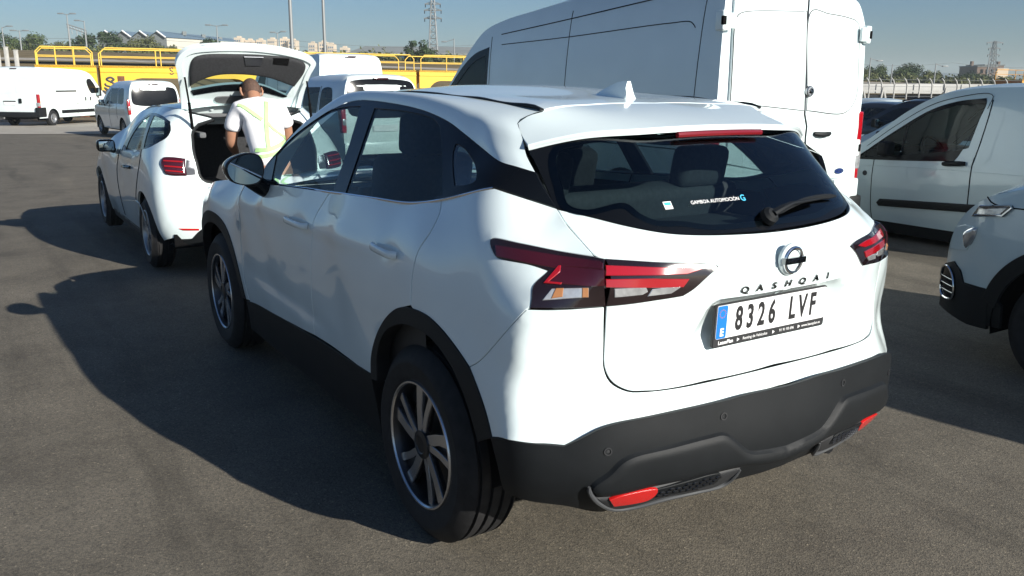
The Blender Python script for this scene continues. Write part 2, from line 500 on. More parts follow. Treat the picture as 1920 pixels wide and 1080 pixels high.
# ---------------------------------------------------------------- ground
GS = .012
def gz(x, y=0):
    """the yard falls away gently beyond the near cars"""
    return -GS * min(max(x - 3, 0), 42)
def asphalt_mat():
    m = bpy.data.materials.new('asphalt'); m.use_nodes = True; nt = m.node_tree; b = nt.nodes['Principled BSDF']
    N = nt.nodes.new; L = nt.links.new
    tc = N('ShaderNodeTexCoord')
    def noise(s, d=6, r=.6):
        n = N('ShaderNodeTexNoise'); n.inputs['Scale'].default_value = s; n.inputs['Detail'].default_value = d; n.inputs['Roughness'].default_value = r; L(tc.outputs['Object'], n.inputs['Vector']); return n
    def ramp(src, stops):
        r = N('ShaderNodeValToRGB'); e = r.color_ramp.elements
        while len(e) < len(stops): e.new(.5)
        for k, (p, c) in zip(e, stops): k.position = p; k.color = (*c, 1)
        L(src, r.inputs[0]); return r
    big = ramp(noise(1.7, 10, .72).outputs['Fac'], [(.30, (.098, .089, .075)), (.5, (.132, .121, .101)), (.7, (.160, .146, .122))])
    vor = N('ShaderNodeTexVoronoi'); vor.inputs['Scale'].default_value = 150; L(tc.outputs['Object'], vor.inputs['Vector'])
    st = ramp(vor.outputs['Color'], [(0, (.55, .55, .55)), (.5, (1., .98, .95)), (.86, (1.25, 1.2, 1.12)), (.97, (2.1, 2.0, 1.8)), (1, (3.0, 2.8, 2.5))])
    st2 = ramp(noise(320, 2).outputs['Fac'], [(.35, (.6, .6, .6)), (.65, (1.35, 1.33, 1.3))])
    mx = N('ShaderNodeMix'); mx.data_type = 'RGBA'; mx.blend_type = 'MULTIPLY'; mx.inputs[0].default_value = 1; L(big.outputs[0], mx.inputs[6]); L(st.outputs[0], mx.inputs[7])
    mx2 = N('ShaderNodeMix'); mx2.data_type = 'RGBA'; mx2.blend_type = 'MULTIPLY'; mx2.inputs[0].default_value = .8; L(mx.outputs[2], mx2.inputs[6]); L(st2.outputs[0], mx2.inputs[7])
    # worn tracks, patches and oil spots
    mp = N('ShaderNodeMapping'); mp.inputs['Scale'].default_value = (.16, 1.3, 1); mp.inputs['Rotation'].default_value = (0, 0, .25); L(tc.outputs['Object'], mp.inputs['Vector'])
    ns = N('ShaderNodeTexNoise'); ns.inputs['Scale'].default_value = 1.1; ns.inputs['Detail'].default_value = 7; ns.inputs['Roughness'].default_value = .62; L(mp.outputs[0], ns.inputs['Vector'])
    tr = ramp(ns.outputs['Fac'], [(.36, (.70, .70, .70)), (.47, (1, 1, 1)), (.60, (1.0, 1.0, 1.0)), (.70, (1.16, 1.15, 1.12))])
    v3 = N('ShaderNodeTexVoronoi'); v3.inputs['Scale'].default_value = .42; L(tc.outputs['Object'], v3.inputs['Vector'])
    n4 = noise(3.2, 5); wb = N('ShaderNodeMath'); wb.operation = 'MULTIPLY_ADD'; wb.inputs[1].default_value = .22; L(n4.outputs['Fac'], wb.inputs[0]); L(v3.outputs['Distance'], wb.inputs[2])
    oil = ramp(wb.outputs[0], [(.13, (.55, .55, .56)), (.21, (.86, .86, .87)), (.30, (1, 1, 1))])
    m3 = N('ShaderNodeMix'); m3.data_type = 'RGBA'; m3.blend_type = 'MULTIPLY'; m3.inputs[0].default_value = 1; L(mx2.outputs[2], m3.inputs[6]); L(tr.outputs[0], m3.inputs[7])
    m4 = N('ShaderNodeMix'); m4.data_type = 'RGBA'; m4.blend_type = 'MULTIPLY'; m4.inputs[0].default_value = .8; L(m3.outputs[2], m4.inputs[6]); L(oil.outputs[0], m4.inputs[7])
    L(m4.outputs[2], b.inputs['Base Color'])
    b.inputs['Roughness'].default_value = .85; b.inputs['Specular IOR Level'].default_value = .3
    bp = N('ShaderNodeBump'); bp.inputs['Strength'].default_value = .35; bp.inputs['Distance'].default_value = .004
    ad = N('ShaderNodeMath'); ad.operation = 'ADD'; L(vor.outputs['Distance'], ad.inputs[0]); L(noise(60, 5).outputs['Fac'], ad.inputs[1]); L(ad.outputs[0], bp.inputs['Height']); L(bp.outputs[0], b.inputs['Normal'])
    return m
def sheet(name, xs, ys, m, dz=0., kind='structure'):
    v = [(x, y, gz(x) + dz) for x in xs for y in ys]; n = len(ys)
    f = [(i * n + j, (i + 1) * n + j, (i + 1) * n + j + 1, i * n + j + 1) for i in range(len(xs) - 1) for j in range(n - 1)]
    o = mk(name, pymesh(name, v, f, smooth=True), m); return tag(o, kind=kind)
sheet('ground', [-1300, -60, -10, 3, 10, 20, 30, 45, 120, 400, 1300], [-1300, -300, -80, -30, -10, 0, 10, 30, 80, 300, 1300], asphalt_mat())

# ================================================================ the large white crossover in front
Qp=[(.6,.905,.5),(.6,.912,.75),(.6,.908,.97),(.5,.862,1.13),(.4,.83,1.185),(.45,.905,.5),(.45,.91,.75),(.42,.908,.97),(.3,.862,1.12),(.23,.82,1.2),
(0,.92,.85),(-.2,.915,.8),(-.37,.905,.7),(-.47,.89,.56),(0,.908,1.0),(0,.87,1.12),(.02,.80,1.23),
(-.27,.762,1.295),(-.2,.832,1.18),(-.2,.885,1.03),(-.2,.905,.9),(-.39,.829,1.15),(-.39,.863,1.03),(-.4,.884,.85),
(-.578,.829,.98),(-.575,.847,.85),(-.562,.860,.72),(-.58,.884,.585),(-.53,.845,.98),(-.52,.868,.8),(-.52,.888,.6),(-.60,.812,.98),(-.598,.822,.85),(-.592,.83,.72),
(-.65,.755,1.0),(-.70,.65,1.0),(-.70,.65,1.1),(-.632,.77,.85),(-.69,.65,.85),(-.622,.78,.72),(-.71,.65,.72),(-.675,.785,.6),(-.745,.67,.6),
(-.453,.643,1.243),(-.65,.65,1.13),(-.52,.668,1.2),(-.575,.76,1.085),(-.76,.5,1.05),(-.74,.5,.85),(-.765,.5,.72),(-.81,.45,.6),(-.588,.785,1.05),
(-.375,.70,1.275),(-.535,.79,1.09),(-.84,0,.6),(-.83,.25,.6),(-.83,-.25,.6),(-.79,0,.715),(-.782,.3,.72),(-.782,-.3,.72),(-.765,0,.85),(-.757,.3,.85),(-.757,-.3,.85),(-.835,0,1.05),(-.81,.3,1.05),(-.81,-.3,1.05),(-.575,.71,1.125)]
_e1=np.array([-.7749,-.6321,0])
_cz=np.array([.50,.58,.72,.85,.98,1.10]); _ca=np.array([(x*-.7749+y*-.6321) for x,y in ((-.584,.888),(-.58,.884),(-.562,.86),(-.575,.847),(-.578,.829),(-.575,.79))])
def corner(P):
    d=P@_e1-np.interp(P[:,2],_cz,_ca); k=np.clip((1.07-P[:,2])/.09,0,1)
    return .018*k*np.where(d<0,np.clip(1+d/.17,0,1),np.clip(1-d/.10,0,1))
Q=Skin(Qp,(-.62,.76,.2),bumps=[corner])
S1p=[(x,y,z) for x,k in ((.3,0),(.7,0),(1.2,-.004),(1.7,-.002),(2.1,0),(2.67,.008)) for z,y in ((.35,.872),(.5,.896),(.65,.902),(.8,.908),(.95,.911),(1.03,.9)) for y in [y+k]]
S1p+=[(1.78,.852,1.10),(.96,.842,1.15),(.82,.838,1.165),(.23,.82,1.2),(.02,.80,1.23),(2.2,.83,1.07),(2.67,.81,1.03),(3.1,.87,.8),(3.1,.87,.5),(3.1,.78,.97),(3.35,.76,.8),(3.35,.76,.5),(3.3,.70,.93),(3.1,.85,.9)]
S1p=[p for p in S1p if not (p[0]<.35 and p[2]>1.1 and p[1]<.81)]
S1p+=[tuple(p) for p in Q.on([(.0,.80,1.22),(.01,.83,1.15),(.03,.87,1.08),(.09,.9,1.0),(.17,.9,.92),(.22,.9,.84),(.24,.9,.76),(.33,.9,.68),(.40,.9,.55),(.15,.85,1.13),(.3,.86,1.12)])]
S1p=[p for i,p in enumerate(S1p) if not (abs(p[0]-.3)<1e-6 and .45<p[2]<.9)]
def dent(x0,z0):
    return lambda P: -.009*np.exp(-((P[:,0]-x0)/.085)**2-((P[:,2]-z0+.006)/.042)**2)
S1=Skin(S1p,(0,1,0),bumps=[ridge((2.3,.965),(.1,.995),.010,.09,.25,.02),ridge((2.15,.60),(.75,.56),-.009,.11,.35,.025),dent(.235,1.02),dent(1.16,.99)])
# tailgate sheet
S2h=[(-.83,0,1.085),(-.81,.3,1.085),(-.76,.5,1.085),(-.69,.65,1.085),(-.815,0,1.0),(-.80,.3,1.0),(-.755,.5,1.0),(-.70,.65,1.0),
(-.80,0,.93),(-.79,.25,.93),(-.78,.38,.95),(-.787,0,.80),(-.78,.27,.80),(-.738,.5,.85),(-.69,.65,.85),(-.79,0,.715),(-.782,.3,.72),(-.765,.5,.72),(-.71,.65,.72),
(-.84,0,.6),(-.825,.3,.6),(-.81,.45,.6),(-.745,.67,.6),(-.80,0,1.125),(-.78,.3,1.13),(-.70,.5,1.16),(-.65,.65,1.13),(-.453,.643,1.243),(-.565,.6,1.2)]
S2p=S2h+[(x,-y,z) for x,y,z in S2h if y>0]
def recess(P):
    u=np.abs(P[:,1]); z=P[:,2]; s=np.clip((.978-z)/.20,0,1); e=.31+.12*s
    return -.042*np.clip((e-u)/(.055+.05*s),0,1)*np.clip((.978-z)/.012,0,1)*np.clip((z-.765)/.10,0,1)
S2=Skin(S2p,(-1,0,0),bumps=[recess])
# rear screen sheet
S5h=[(-.765,0,1.13),(-.46,0,1.46),(-.62,0,1.30),(-.745,.3,1.135),(-.44,.3,1.45),(-.605,.3,1.30),(-.645,.5,1.195),(-.39,.5,1.435),(-.53,.5,1.31),(-.452,.643,1.243),(-.288,.643,1.42),(-.352,.641,1.35)]
S5=Skin(S5h+[(x,-y,z) for x,y,z in S5h if y>0],(-.75,0,.65))
# side glass sheet
S3p=[(2.0,.845,1.10),(1.6,.845,1.11),(1,.842,1.14),(.5,.838,1.175),(0.02,.80,1.23),(-.27,.755,1.30),(-.453,.643,1.243),(1.94,.805,1.165),(1.72,.733,1.328),(1.46,.68,1.44),(1.28,.65,1.495),(1.1,.632,1.52),(.7,.632,1.525),(.45,.64,1.51),(.2,.655,1.48),(-.08,.684,1.41),(-.23,.700,1.38),(-.385,.668,1.352),(-.29,.645,1.42),(.5,.75,1.33),(1.1,.745,1.33),(0,.75,1.33)]
S3=Skin(S3p,(0,1,.35))
def mir(L): return L+[(x,-y,z) for x,y,z in L if y>0]
S4=Skin(mir([(1.35,0,1.575),(1.35,.3,1.57),(1.3,.5,1.53),(.9,0,1.60),(.9,.3,1.592),(.9,.52,1.562),(.5,0,1.593),(.5,.3,1.585),(.5,.53,1.56),(.18,0,1.568),(.18,.3,1.562),(.18,.54,1.548),(-.16,0,1.543),(-.16,.3,1.537),(-.16,.55,1.52),(-.46,0,1.487),(-.44,.3,1.48),(-.38,.5,1.465),(-.29,.63,1.435),(-.2,.63,1.46),(0,.64,1.49),(.4,.63,1.53),(.9,.62,1.54),(1.25,.6,1.51)]),(0,0,1),up=(1,0,0))

Bp=[(-.852,0,.675),(-.838,.3,.655),(-.815,.45,.635),(-.862,0,.585),(-.842,.3,.585),(-.81,.5,.585),(-.76,.67,.585),(-.685,.79,.58),(-.59,.885,.575),(-.48,.897,.56),
(-.85,0,.45),(-.825,.3,.45),(-.785,.5,.45),(-.745,.64,.43),(-.665,.78,.43),(-.565,.87,.43),(-.46,.89,.43),
(-.80,0,.36),(-.78,.3,.36),(-.735,.5,.36),(-.68,.64,.35),(-.59,.77,.34),(-.45,.86,.34),(-.70,0,.27),(-.69,.3,.27),(-.63,.5,.27),(-.56,.65,.27),(-.40,.83,.27)]
B=Skin(Bp+[(x,-y,z) for x,y,z in Bp if 0<y<.4],(-.62,.76,.1))
S6=Skin([(1.94,.812,1.168),(1.72,.74,1.332),(1.46,.688,1.443),(1.28,.658,1.498),(1.1,.638,1.524),(.7,.638,1.529),(.45,.646,1.514),(.2,.661,1.484),(-.08,.69,1.414),(-.23,.705,1.383),(-.44,.692,1.352),
(1.9,.70,1.22),(1.7,.665,1.37),(1.45,.60,1.49),(1.2,.55,1.55),(.9,.53,1.56),(.5,.53,1.56),(.18,.54,1.549),(-.16,.555,1.522),(-.17,.606,1.488),(-.29,.652,1.43),(-.36,.67,1.39),(.9,.60,1.548),(.5,.60,1.543),(.18,.62,1.52),(0,.645,1.485),(1.25,.615,1.528)],(0,.75,.66))
Hd=mir([(2.0,0,1.10),(2.0,.4,1.095),(2.0,.75,1.06),(2.5,0,1.07),(2.5,.4,1.065),(2.5,.78,1.02),(3.0,0,1.0),(3.0,.4,.995),(3.0,.74,.955),(3.35,0,.91),(3.35,.4,.90),(3.3,.64,.87)])
HD=Skin(Hd,(0,0,1),up=(1,0,0))
WS=Skin(mir([(2.1,0,1.10),(2.05,.4,1.09),(1.95,.70,1.10),(1.7,0,1.36),(1.67,.4,1.35),(1.66,.66,1.33),(1.36,0,1.575),(1.35,.35,1.565),(1.32,.57,1.535)]),(.7,0,.7),up=(0,0,1))
FR=Skin(mir([(3.50,0,.85),(3.47,.4,.85),(3.36,.65,.84),(3.28,.74,.84),(3.53,0,.6),(3.5,.4,.6),(3.40,.65,.6),(3.28,.78,.6),(3.48,0,.3),(3.44,.4,.3),(3.33,.65,.3),(3.2,.78,.3)]),(1,0,0))
SK=dict(Q=Q,S1=S1,S2=S2,S3=S3,S4=S4,S5=S5,S6=S6,B=B,HD=HD,WS=WS,FR=FR)

D = {
 'dlo': ('S3', [(-1.852,0.7465,1), (-1.9395,0.8377), (-1.7064,1.0124), (-1.4449,1.1353), (-1.2735,1.1992), (-1.1471,1.2277), (-0.9856,1.2371), (-0.7072,1.2288), (-0.4415,1.2103), (-0.2119,1.1755), (-0.0554,1.1355), (0.0775,1.0971), (0.2298,1.0568,1), (0.3173,1.0504), (0.3818,1.0473,1), (0.4176,1.0019), (0.4512,0.9612,1), (0.3727,0.9658), (0.2767,0.9711,1), (0.1577,0.9319), (0.0171,0.8955), (-0.1781,0.8579), (-0.4292,0.8413), (-0.7566,0.8232), (-0.9051,0.814), (-1.3089,0.7917)]),
 'pane1': ('S3', [(-1.7335,0.7705,1), (-1.8477,0.921,1), (-1.6811,1.0599), (-1.4018,1.1591), (-1.2172,1.1939), (-1.0281,1.2076,1), (-0.9446,1.0302), (-0.8928,0.8202,1), (-1.2405,0.7978)]),
 'pane2': ('S3', [(-0.8705,1.202,1), (-0.5436,1.1974), (-0.3175,1.1776), (-0.2402,1.1532,1), (-0.0968,1.0276), (0.0074,0.9077,1), (-0.0833,0.8808), (-0.1775,0.8621), (-0.4754,0.8387), (-0.7535,0.826,1), (-0.8003,0.9914)]),
 'pane3': ('S3', [(-0.0667,1.091), (-0.0079,1.0833), (0.0615,1.0572), (0.1384,1.0183), (0.1751,0.9814), (0.1473,0.9632), (0.0626,0.9491,1), (0.0027,1.0043), (-0.0581,1.0682)]),
 'door1': ('S1', [(-2.02,1.085,1), (-1.6089,1.1143), (-1.2324,1.1382), (-0.9186,1.1495,1), (-0.9589,1.098), (-0.995,1.044), (-1.008,0.9358), (-1.028,0.7657), (-1.0472,0.6262), (-1.057,0.488,1), (-1.5235,0.4533), (-2.109,0.4123), (-2.1,0.42,1), (-2.13,0.6), (-2.1,0.85)]),
 'fender': ('S1', [(-2.03,1.085,1), (-2.4,1.06), (-2.8,1.01), (-3.15,0.94,1), (-3.15,0.86), (-3.18,0.6,1), (-3.13,0.5), (-3,0.7), (-2.83,0.82), (-2.665,0.85), (-2.5,0.82), (-2.34,0.7), (-2.22,0.5), (-2.17,0.41,1), (-2.11,0.42,1), (-2.14,0.6), (-2.11,0.85)]),
 'door2': ('S1', [(-0.9186,1.1495,1), (-0.7316,1.1662), (-0.4158,1.182), (-0.1713,1.1944), (0.0175,1.2258,1), (0.0467,1.1864), (0.0454,1.1253), (0.0136,1.0591), (0.0045,0.9779), (0.0086,0.8736,1), (-0.13,0.8226), (-0.2226,0.7621), (-0.3182,0.6685), (-0.3697,0.5785), (-0.3981,0.4927,1), (-0.6851,0.4995), (-1.057,0.488,1), (-1.0472,0.6262), (-1.028,0.7657), (-1.008,0.9358), (-0.995,1.044), (-0.9589,1.098)]),
 'quarter': ('Q', [(-0.494,1.0744,1), (-0.3718,1.0925), (-0.2603,1.1114,1), (-0.1537,1.0842), (-0.0536,1.0589,1), (-0.0086,1.0124), (0.0963,0.9223,1), (0.0967,0.9208,1), (-0.0094,0.9302), (-0.1336,0.9456), (-0.2248,0.9549), (-0.2311,0.9505), (-0.2295,0.9376), (-0.2102,0.9086), (-0.1983,0.8994), (-0.0863,0.8856), (-0.0297,0.8724,1), (-0.0646,0.8257), (-0.0623,0.7899), (-0.0633,0.7627,1), (-0.0731,0.7581,1), (-0.2434,0.58), (-0.2834,0.5553,1), (-0.349,0.6102), (-0.4173,0.6573), (-0.4899,0.6903), (-0.5677,0.7027), (-0.578,0.7118,1), (-0.5725,0.8165), (-0.5527,0.8979), (-0.508,0.9633), (-0.4861,1.0283)]),
 'bumper': ('Q', [(-0.0731,0.7581,1), (0.0192,0.7636), (0.1348,0.7798,1), (0.1351,0.6791), (0.1379,0.5997), (0.158,0.5583), (0.2063,0.534), (0.2536,0.5339), (0.3618,0.5492), (0.5097,0.5825), (0.6103,0.607,1), (0.6293,0.5463,1), (0.554,0.5248), (0.468,0.5031), (0.2828,0.4626), (0.1919,0.4407), (0.1466,0.423), (0.0847,0.3849), (0.0503,0.3661,1), (-0.0045,0.3667), (-0.1371,0.3683), (-0.181,0.3577,1), (-0.2072,0.4288), (-0.2385,0.4887), (-0.2834,0.5553,1), (-0.2434,0.58)]),
 'bblack': ('B', [(0.6603,0.6161,1), (0.5552,0.6089), (0.4705,0.5945), (0.2859,0.5666), (0.1959,0.5512), (0.1507,0.5357), (0.0876,0.4983), (0.052,0.479,1), (-0.0026,0.481), (-0.141,0.4761), (-0.1818,0.4648,1), (-0.1684,0.426), (-0.1545,0.3842), (-0.1395,0.3064,1), (-0.1278,0.2959), (0.0469,0.2702), (0.1349,0.2285), (0.1753,0.2473), (0.4097,0.2974), (0.5018,0.3007), (0.6286,0.321,1)]),
 'pad': ('B', [(0.1223,0.3589), (0.1725,0.4076), (0.2006,0.4413), (0.2342,0.461), (0.3363,0.4801), (0.4349,0.4969), (0.4708,0.5006), (0.496,0.4883), (0.5357,0.4462), (0.5557,0.4273), (0.6641,0.4176,1), (0.647,0.3593,1), (0.5267,0.3714), (0.4586,0.3643), (0.2911,0.3422), (0.1696,0.3224), (0.1349,0.3267)]),
 'pocket': ('B', [(0.509,0.4766,1), (0.5425,0.457), (0.6661,0.4304,1), (0.6695,0.4868,1), (0.607,0.4789,1)]),
 'refl': ('B', [(0.1705,0.3194,1), (0.199,0.3312), (0.2927,0.3375), (0.2873,0.319), (0.2656,0.3006), (0.2242,0.2937), (0.1775,0.2918,1)]),
 'grille': ('B', [(0.2944,0.3363,1), (0.4659,0.3643), (0.4576,0.3359), (0.4345,0.3265), (0.2805,0.3044,1)]),
 'diff': ('B', [(0.1193,0.3589), (0.1348,0.3249), (0.1693,0.3195), (0.291,0.3396), (0.4647,0.3665), (0.5267,0.3714), (0.5021,0.3368), (0.4615,0.3063), (0.3183,0.2935), (0.1894,0.2583), (0.1629,0.2733), (0.1393,0.3124)]),
 'trimline': ('B', [(0.1195,0.3636), (0.1189,0.3508), (0.1286,0.3223), (0.148,0.2894), (0.1737,0.2623), (0.2257,0.2625), (0.3177,0.2866), (0.4098,0.302), (0.4614,0.3012), (0.4895,0.3154), (0.5256,0.3658)]),
 'sens': ('B', [(0.17,0.4692), (0.473,0.5493)]),
 'hook': ('B', [(0.2924,0.477,1), (0.339,0.4852), (0.3335,0.4265), (0.2955,0.418,1)]),
 'gate': ('S2', [(-0.6434,1.2398,1), (-0.5864,1.2245), (-0.5174,1.2039), (-0.4327,1.1863), (-0.3439,1.1771), (-0.15,1.168), (0,1.165,1), (0,0.7275,1), (-0.1645,0.7266), (-0.3822,0.7248), (-0.5252,0.728), (-0.5729,0.7329), (-0.6159,0.7605), (-0.6346,0.8026), (-0.6361,0.8832), (-0.6418,0.9906,1), (-0.5073,1.0008), (-0.4205,1.0099,1), (-0.3894,1.0282), (-0.3486,1.0614), (-0.3064,1.0913,1), (-0.3427,1.099), (-0.505,1.1129), (-0.6258,1.1222,1), (-0.6472,1.1306), (-0.6518,1.2048)]),
 'lampg': ('S2', [(-0.6258,1.1222,1), (-0.505,1.1129), (-0.3427,1.099), (-0.3064,1.0913,1), (-0.3486,1.0614), (-0.3894,1.0282), (-0.4205,1.0099,1), (-0.5073,1.0008), (-0.6418,0.9906,1)]),
 'lampq': ('Q', [(-0.0633,0.7627,1), (-0.0623,0.7899), (-0.0646,0.8257), (-0.0297,0.8724,1), (-0.0863,0.8856), (-0.1983,0.8994), (-0.2102,0.9086), (-0.2295,0.9376), (-0.2311,0.9505), (-0.2248,0.9549), (-0.1336,0.9456), (-0.0094,0.9302), (0.0967,0.9208,1), (0.1273,0.9168,1), (0.1379,0.7823,1), (0.0544,0.7723)]),
 'lg_red1': ('S2', [(-0.6337,1.1037,1), (-0.422,1.0927,1), (-0.3634,1.0862,1), (-0.412,1.0763,1), (-0.5148,1.0785,1), (-0.6411,1.0805,1)]),
 'lg_red2': ('S2', [(-0.6431,1.0686,1), (-0.5157,1.0673,1), (-0.4088,1.0596,1), (-0.4249,1.0397,1), (-0.6446,1.0491,1)]),
 'lg_top': ('S2', [(-0.6253,1.1203,1), (-0.5057,1.1112,1), (-0.3432,1.0976,1), (-0.3167,1.0916,1), (-0.3543,1.0886,1), (-0.6334,1.1044,1)]),
 'lg_clr': ('S2', [(-0.6228,1.042,1), (-0.5381,1.0434,1), (-0.533,1.0315,1), (-0.5459,1.0242,1), (-0.6217,1.0195,1)]),
 'lg_clr2': ('S2', [(-0.518,1.0367,1), (-0.4745,1.0397,1), (-0.4333,1.0394,1), (-0.4597,1.0228,1), (-0.5272,1.0189,1)]),
 'lq_red1': ('Q', [(0.0027,0.8855,1), (0.1312,0.8844,1), (0.1335,0.8429,1), (0.0935,0.8379,1), (-0.0314,0.8371,1)]),
 'lq_clr': ('Q', [(-0.0088,0.8199,1), (0.0902,0.8312,1), (0.0908,0.8073,1), (0.0738,0.8049,1), (-0.0286,0.7889,1)]),
 'lq_amb': ('Q', [(0.0031,0.8216,1), (0.0215,0.8237,1), (0.0214,0.8022,1), (-0.0051,0.796,1)]),
 'lq_amb2': ('Q', [(0.0757,0.8294,1), (0.0895,0.8308,1), (0.0901,0.8076,1), (0.0759,0.8058,1)]),
 'lq_red0': ('Q', [(-0.2085,0.9328,1), (-0.1288,0.9259,1), (-0.006,0.9148,1), (0.1156,0.9079,1), (0.1245,0.9028,1), (0.127,0.8879,1), (0.0082,0.8875,1), (-0.014,0.8812,1), (-0.0869,0.8883,1), (-0.1987,0.9022,1)]),
 'lq_edge': ('Q', [(-0.0031,0.8851,1), (0.0027,0.8855,1), (0.0044,0.8691,1), (-0.0239,0.8384,1), (0.0145,0.8383,1), (0.0131,0.8356,1), (-0.0331,0.8358,1)]),
 'glass': ('S5', [(-0.6448,0.8793,1), (-0.6413,0.7888), (-0.6433,0.6424,1), (-0.5875,0.5758), (-0.5154,0.5009), (-0.4201,0.4466), (-0.3223,0.4203), (-0.15,0.4026), (0,0.3968,1), (0,0.7829,1), (-0.2,0.7895), (-0.3308,0.8258), (-0.504,0.8509), (-0.613,0.8724)]),
 'pane': ('S5', [(-0.5909,0.7963), (-0.5706,0.8267), (-0.5277,0.8256), (-0.471,0.8228), (-0.391,0.814), (-0.296,0.8041), (-0.1,0.7752), (0,0.7726,1), (0,0.4306,1), (-0.25,0.443), (-0.3407,0.4689), (-0.426,0.4889), (-0.4605,0.5221), (-0.486,0.5699), (-0.58,0.5944), (-0.613,0.6355), (-0.6075,0.699)]),
 'frit': ('S5', [(-0.3736,0.4449)]),
 'brake': ('S5', [(-0.1853,0.8185,1), (-0.1723,0.8206,1)]),
 'spoiler': ('S4', [(0,-0.164,1), (-0.2169,-0.1423), (-0.4258,-0.1906), (-0.5158,-0.1959), (-0.5706,-0.1774), (-0.6066,-0.1757,1), (-0.629,-0.2262), (-0.6525,-0.3051,1), (-0.6356,-0.3156), (-0.517,-0.3882), (-0.3565,-0.4527), (-0.2091,-0.4759), (-0.08,-0.485), (0,-0.487,1)]),
 'ditch': ('S4', [(-0.3501,1.1923), (-0.5029,0.5864), (-0.5116,0.3147), (-0.5284,0.1197), (-0.5214,-0.0102), (-0.5192,-0.1885)]),
 'roof': ('S4', [(0,-0.158,1), (-0.2041,-0.1263), (-0.4161,-0.1772), (-0.5192,-0.1885,1), (-0.5214,-0.0102), (-0.5284,0.1197), (-0.5116,0.3147), (-0.5029,0.5864), (-0.528,1), (-0.53,1.3,1), (-0.3,1.345), (0,1.36,1)]),
 'fin': ('S4', [(-0.0258,-0.0396), (-0.0196,0.154)]),
 'handles': ('S1', [(-0.3224,1.0209), (-0.0772,1.0332), (-1.2668,0.9904), (-1.038,0.9926)]),
 'cladr': ('Q', [(-0.8639,0.3924), (-0.8608,0.4728), (-0.822,0.5543), (-0.7525,0.6328), (-0.6843,0.6795), (-0.6383,0.6972), (-0.5677,0.7027), (-0.4899,0.6903), (-0.4173,0.6573), (-0.349,0.6102), (-0.2834,0.5538), (-0.2385,0.4887), (-0.2072,0.4288), (-0.1813,0.357)]),
 'cladin': ('Q', [(-0.8191,0.3934), (-0.8152,0.4821), (-0.7859,0.5516), (-0.7292,0.6057), (-0.6399,0.6401), (-0.554,0.6413), (-0.463,0.6193), (-0.3913,0.5726), (-0.3344,0.514), (-0.2915,0.4462), (-0.2613,0.3761), (-0.2401,0.3279)]),
 'cladf': ('S1', [(-3.2517,0.6604), (-3.35,0.703), (-3.4611,0.7091), (-2.5499,0.8426), (-2.4722,0.8264), (-2.3969,0.7784), (-2.3175,0.7136), (-2.2498,0.6313), (-2.196,0.5388), (-2.1932,0.4046)])}

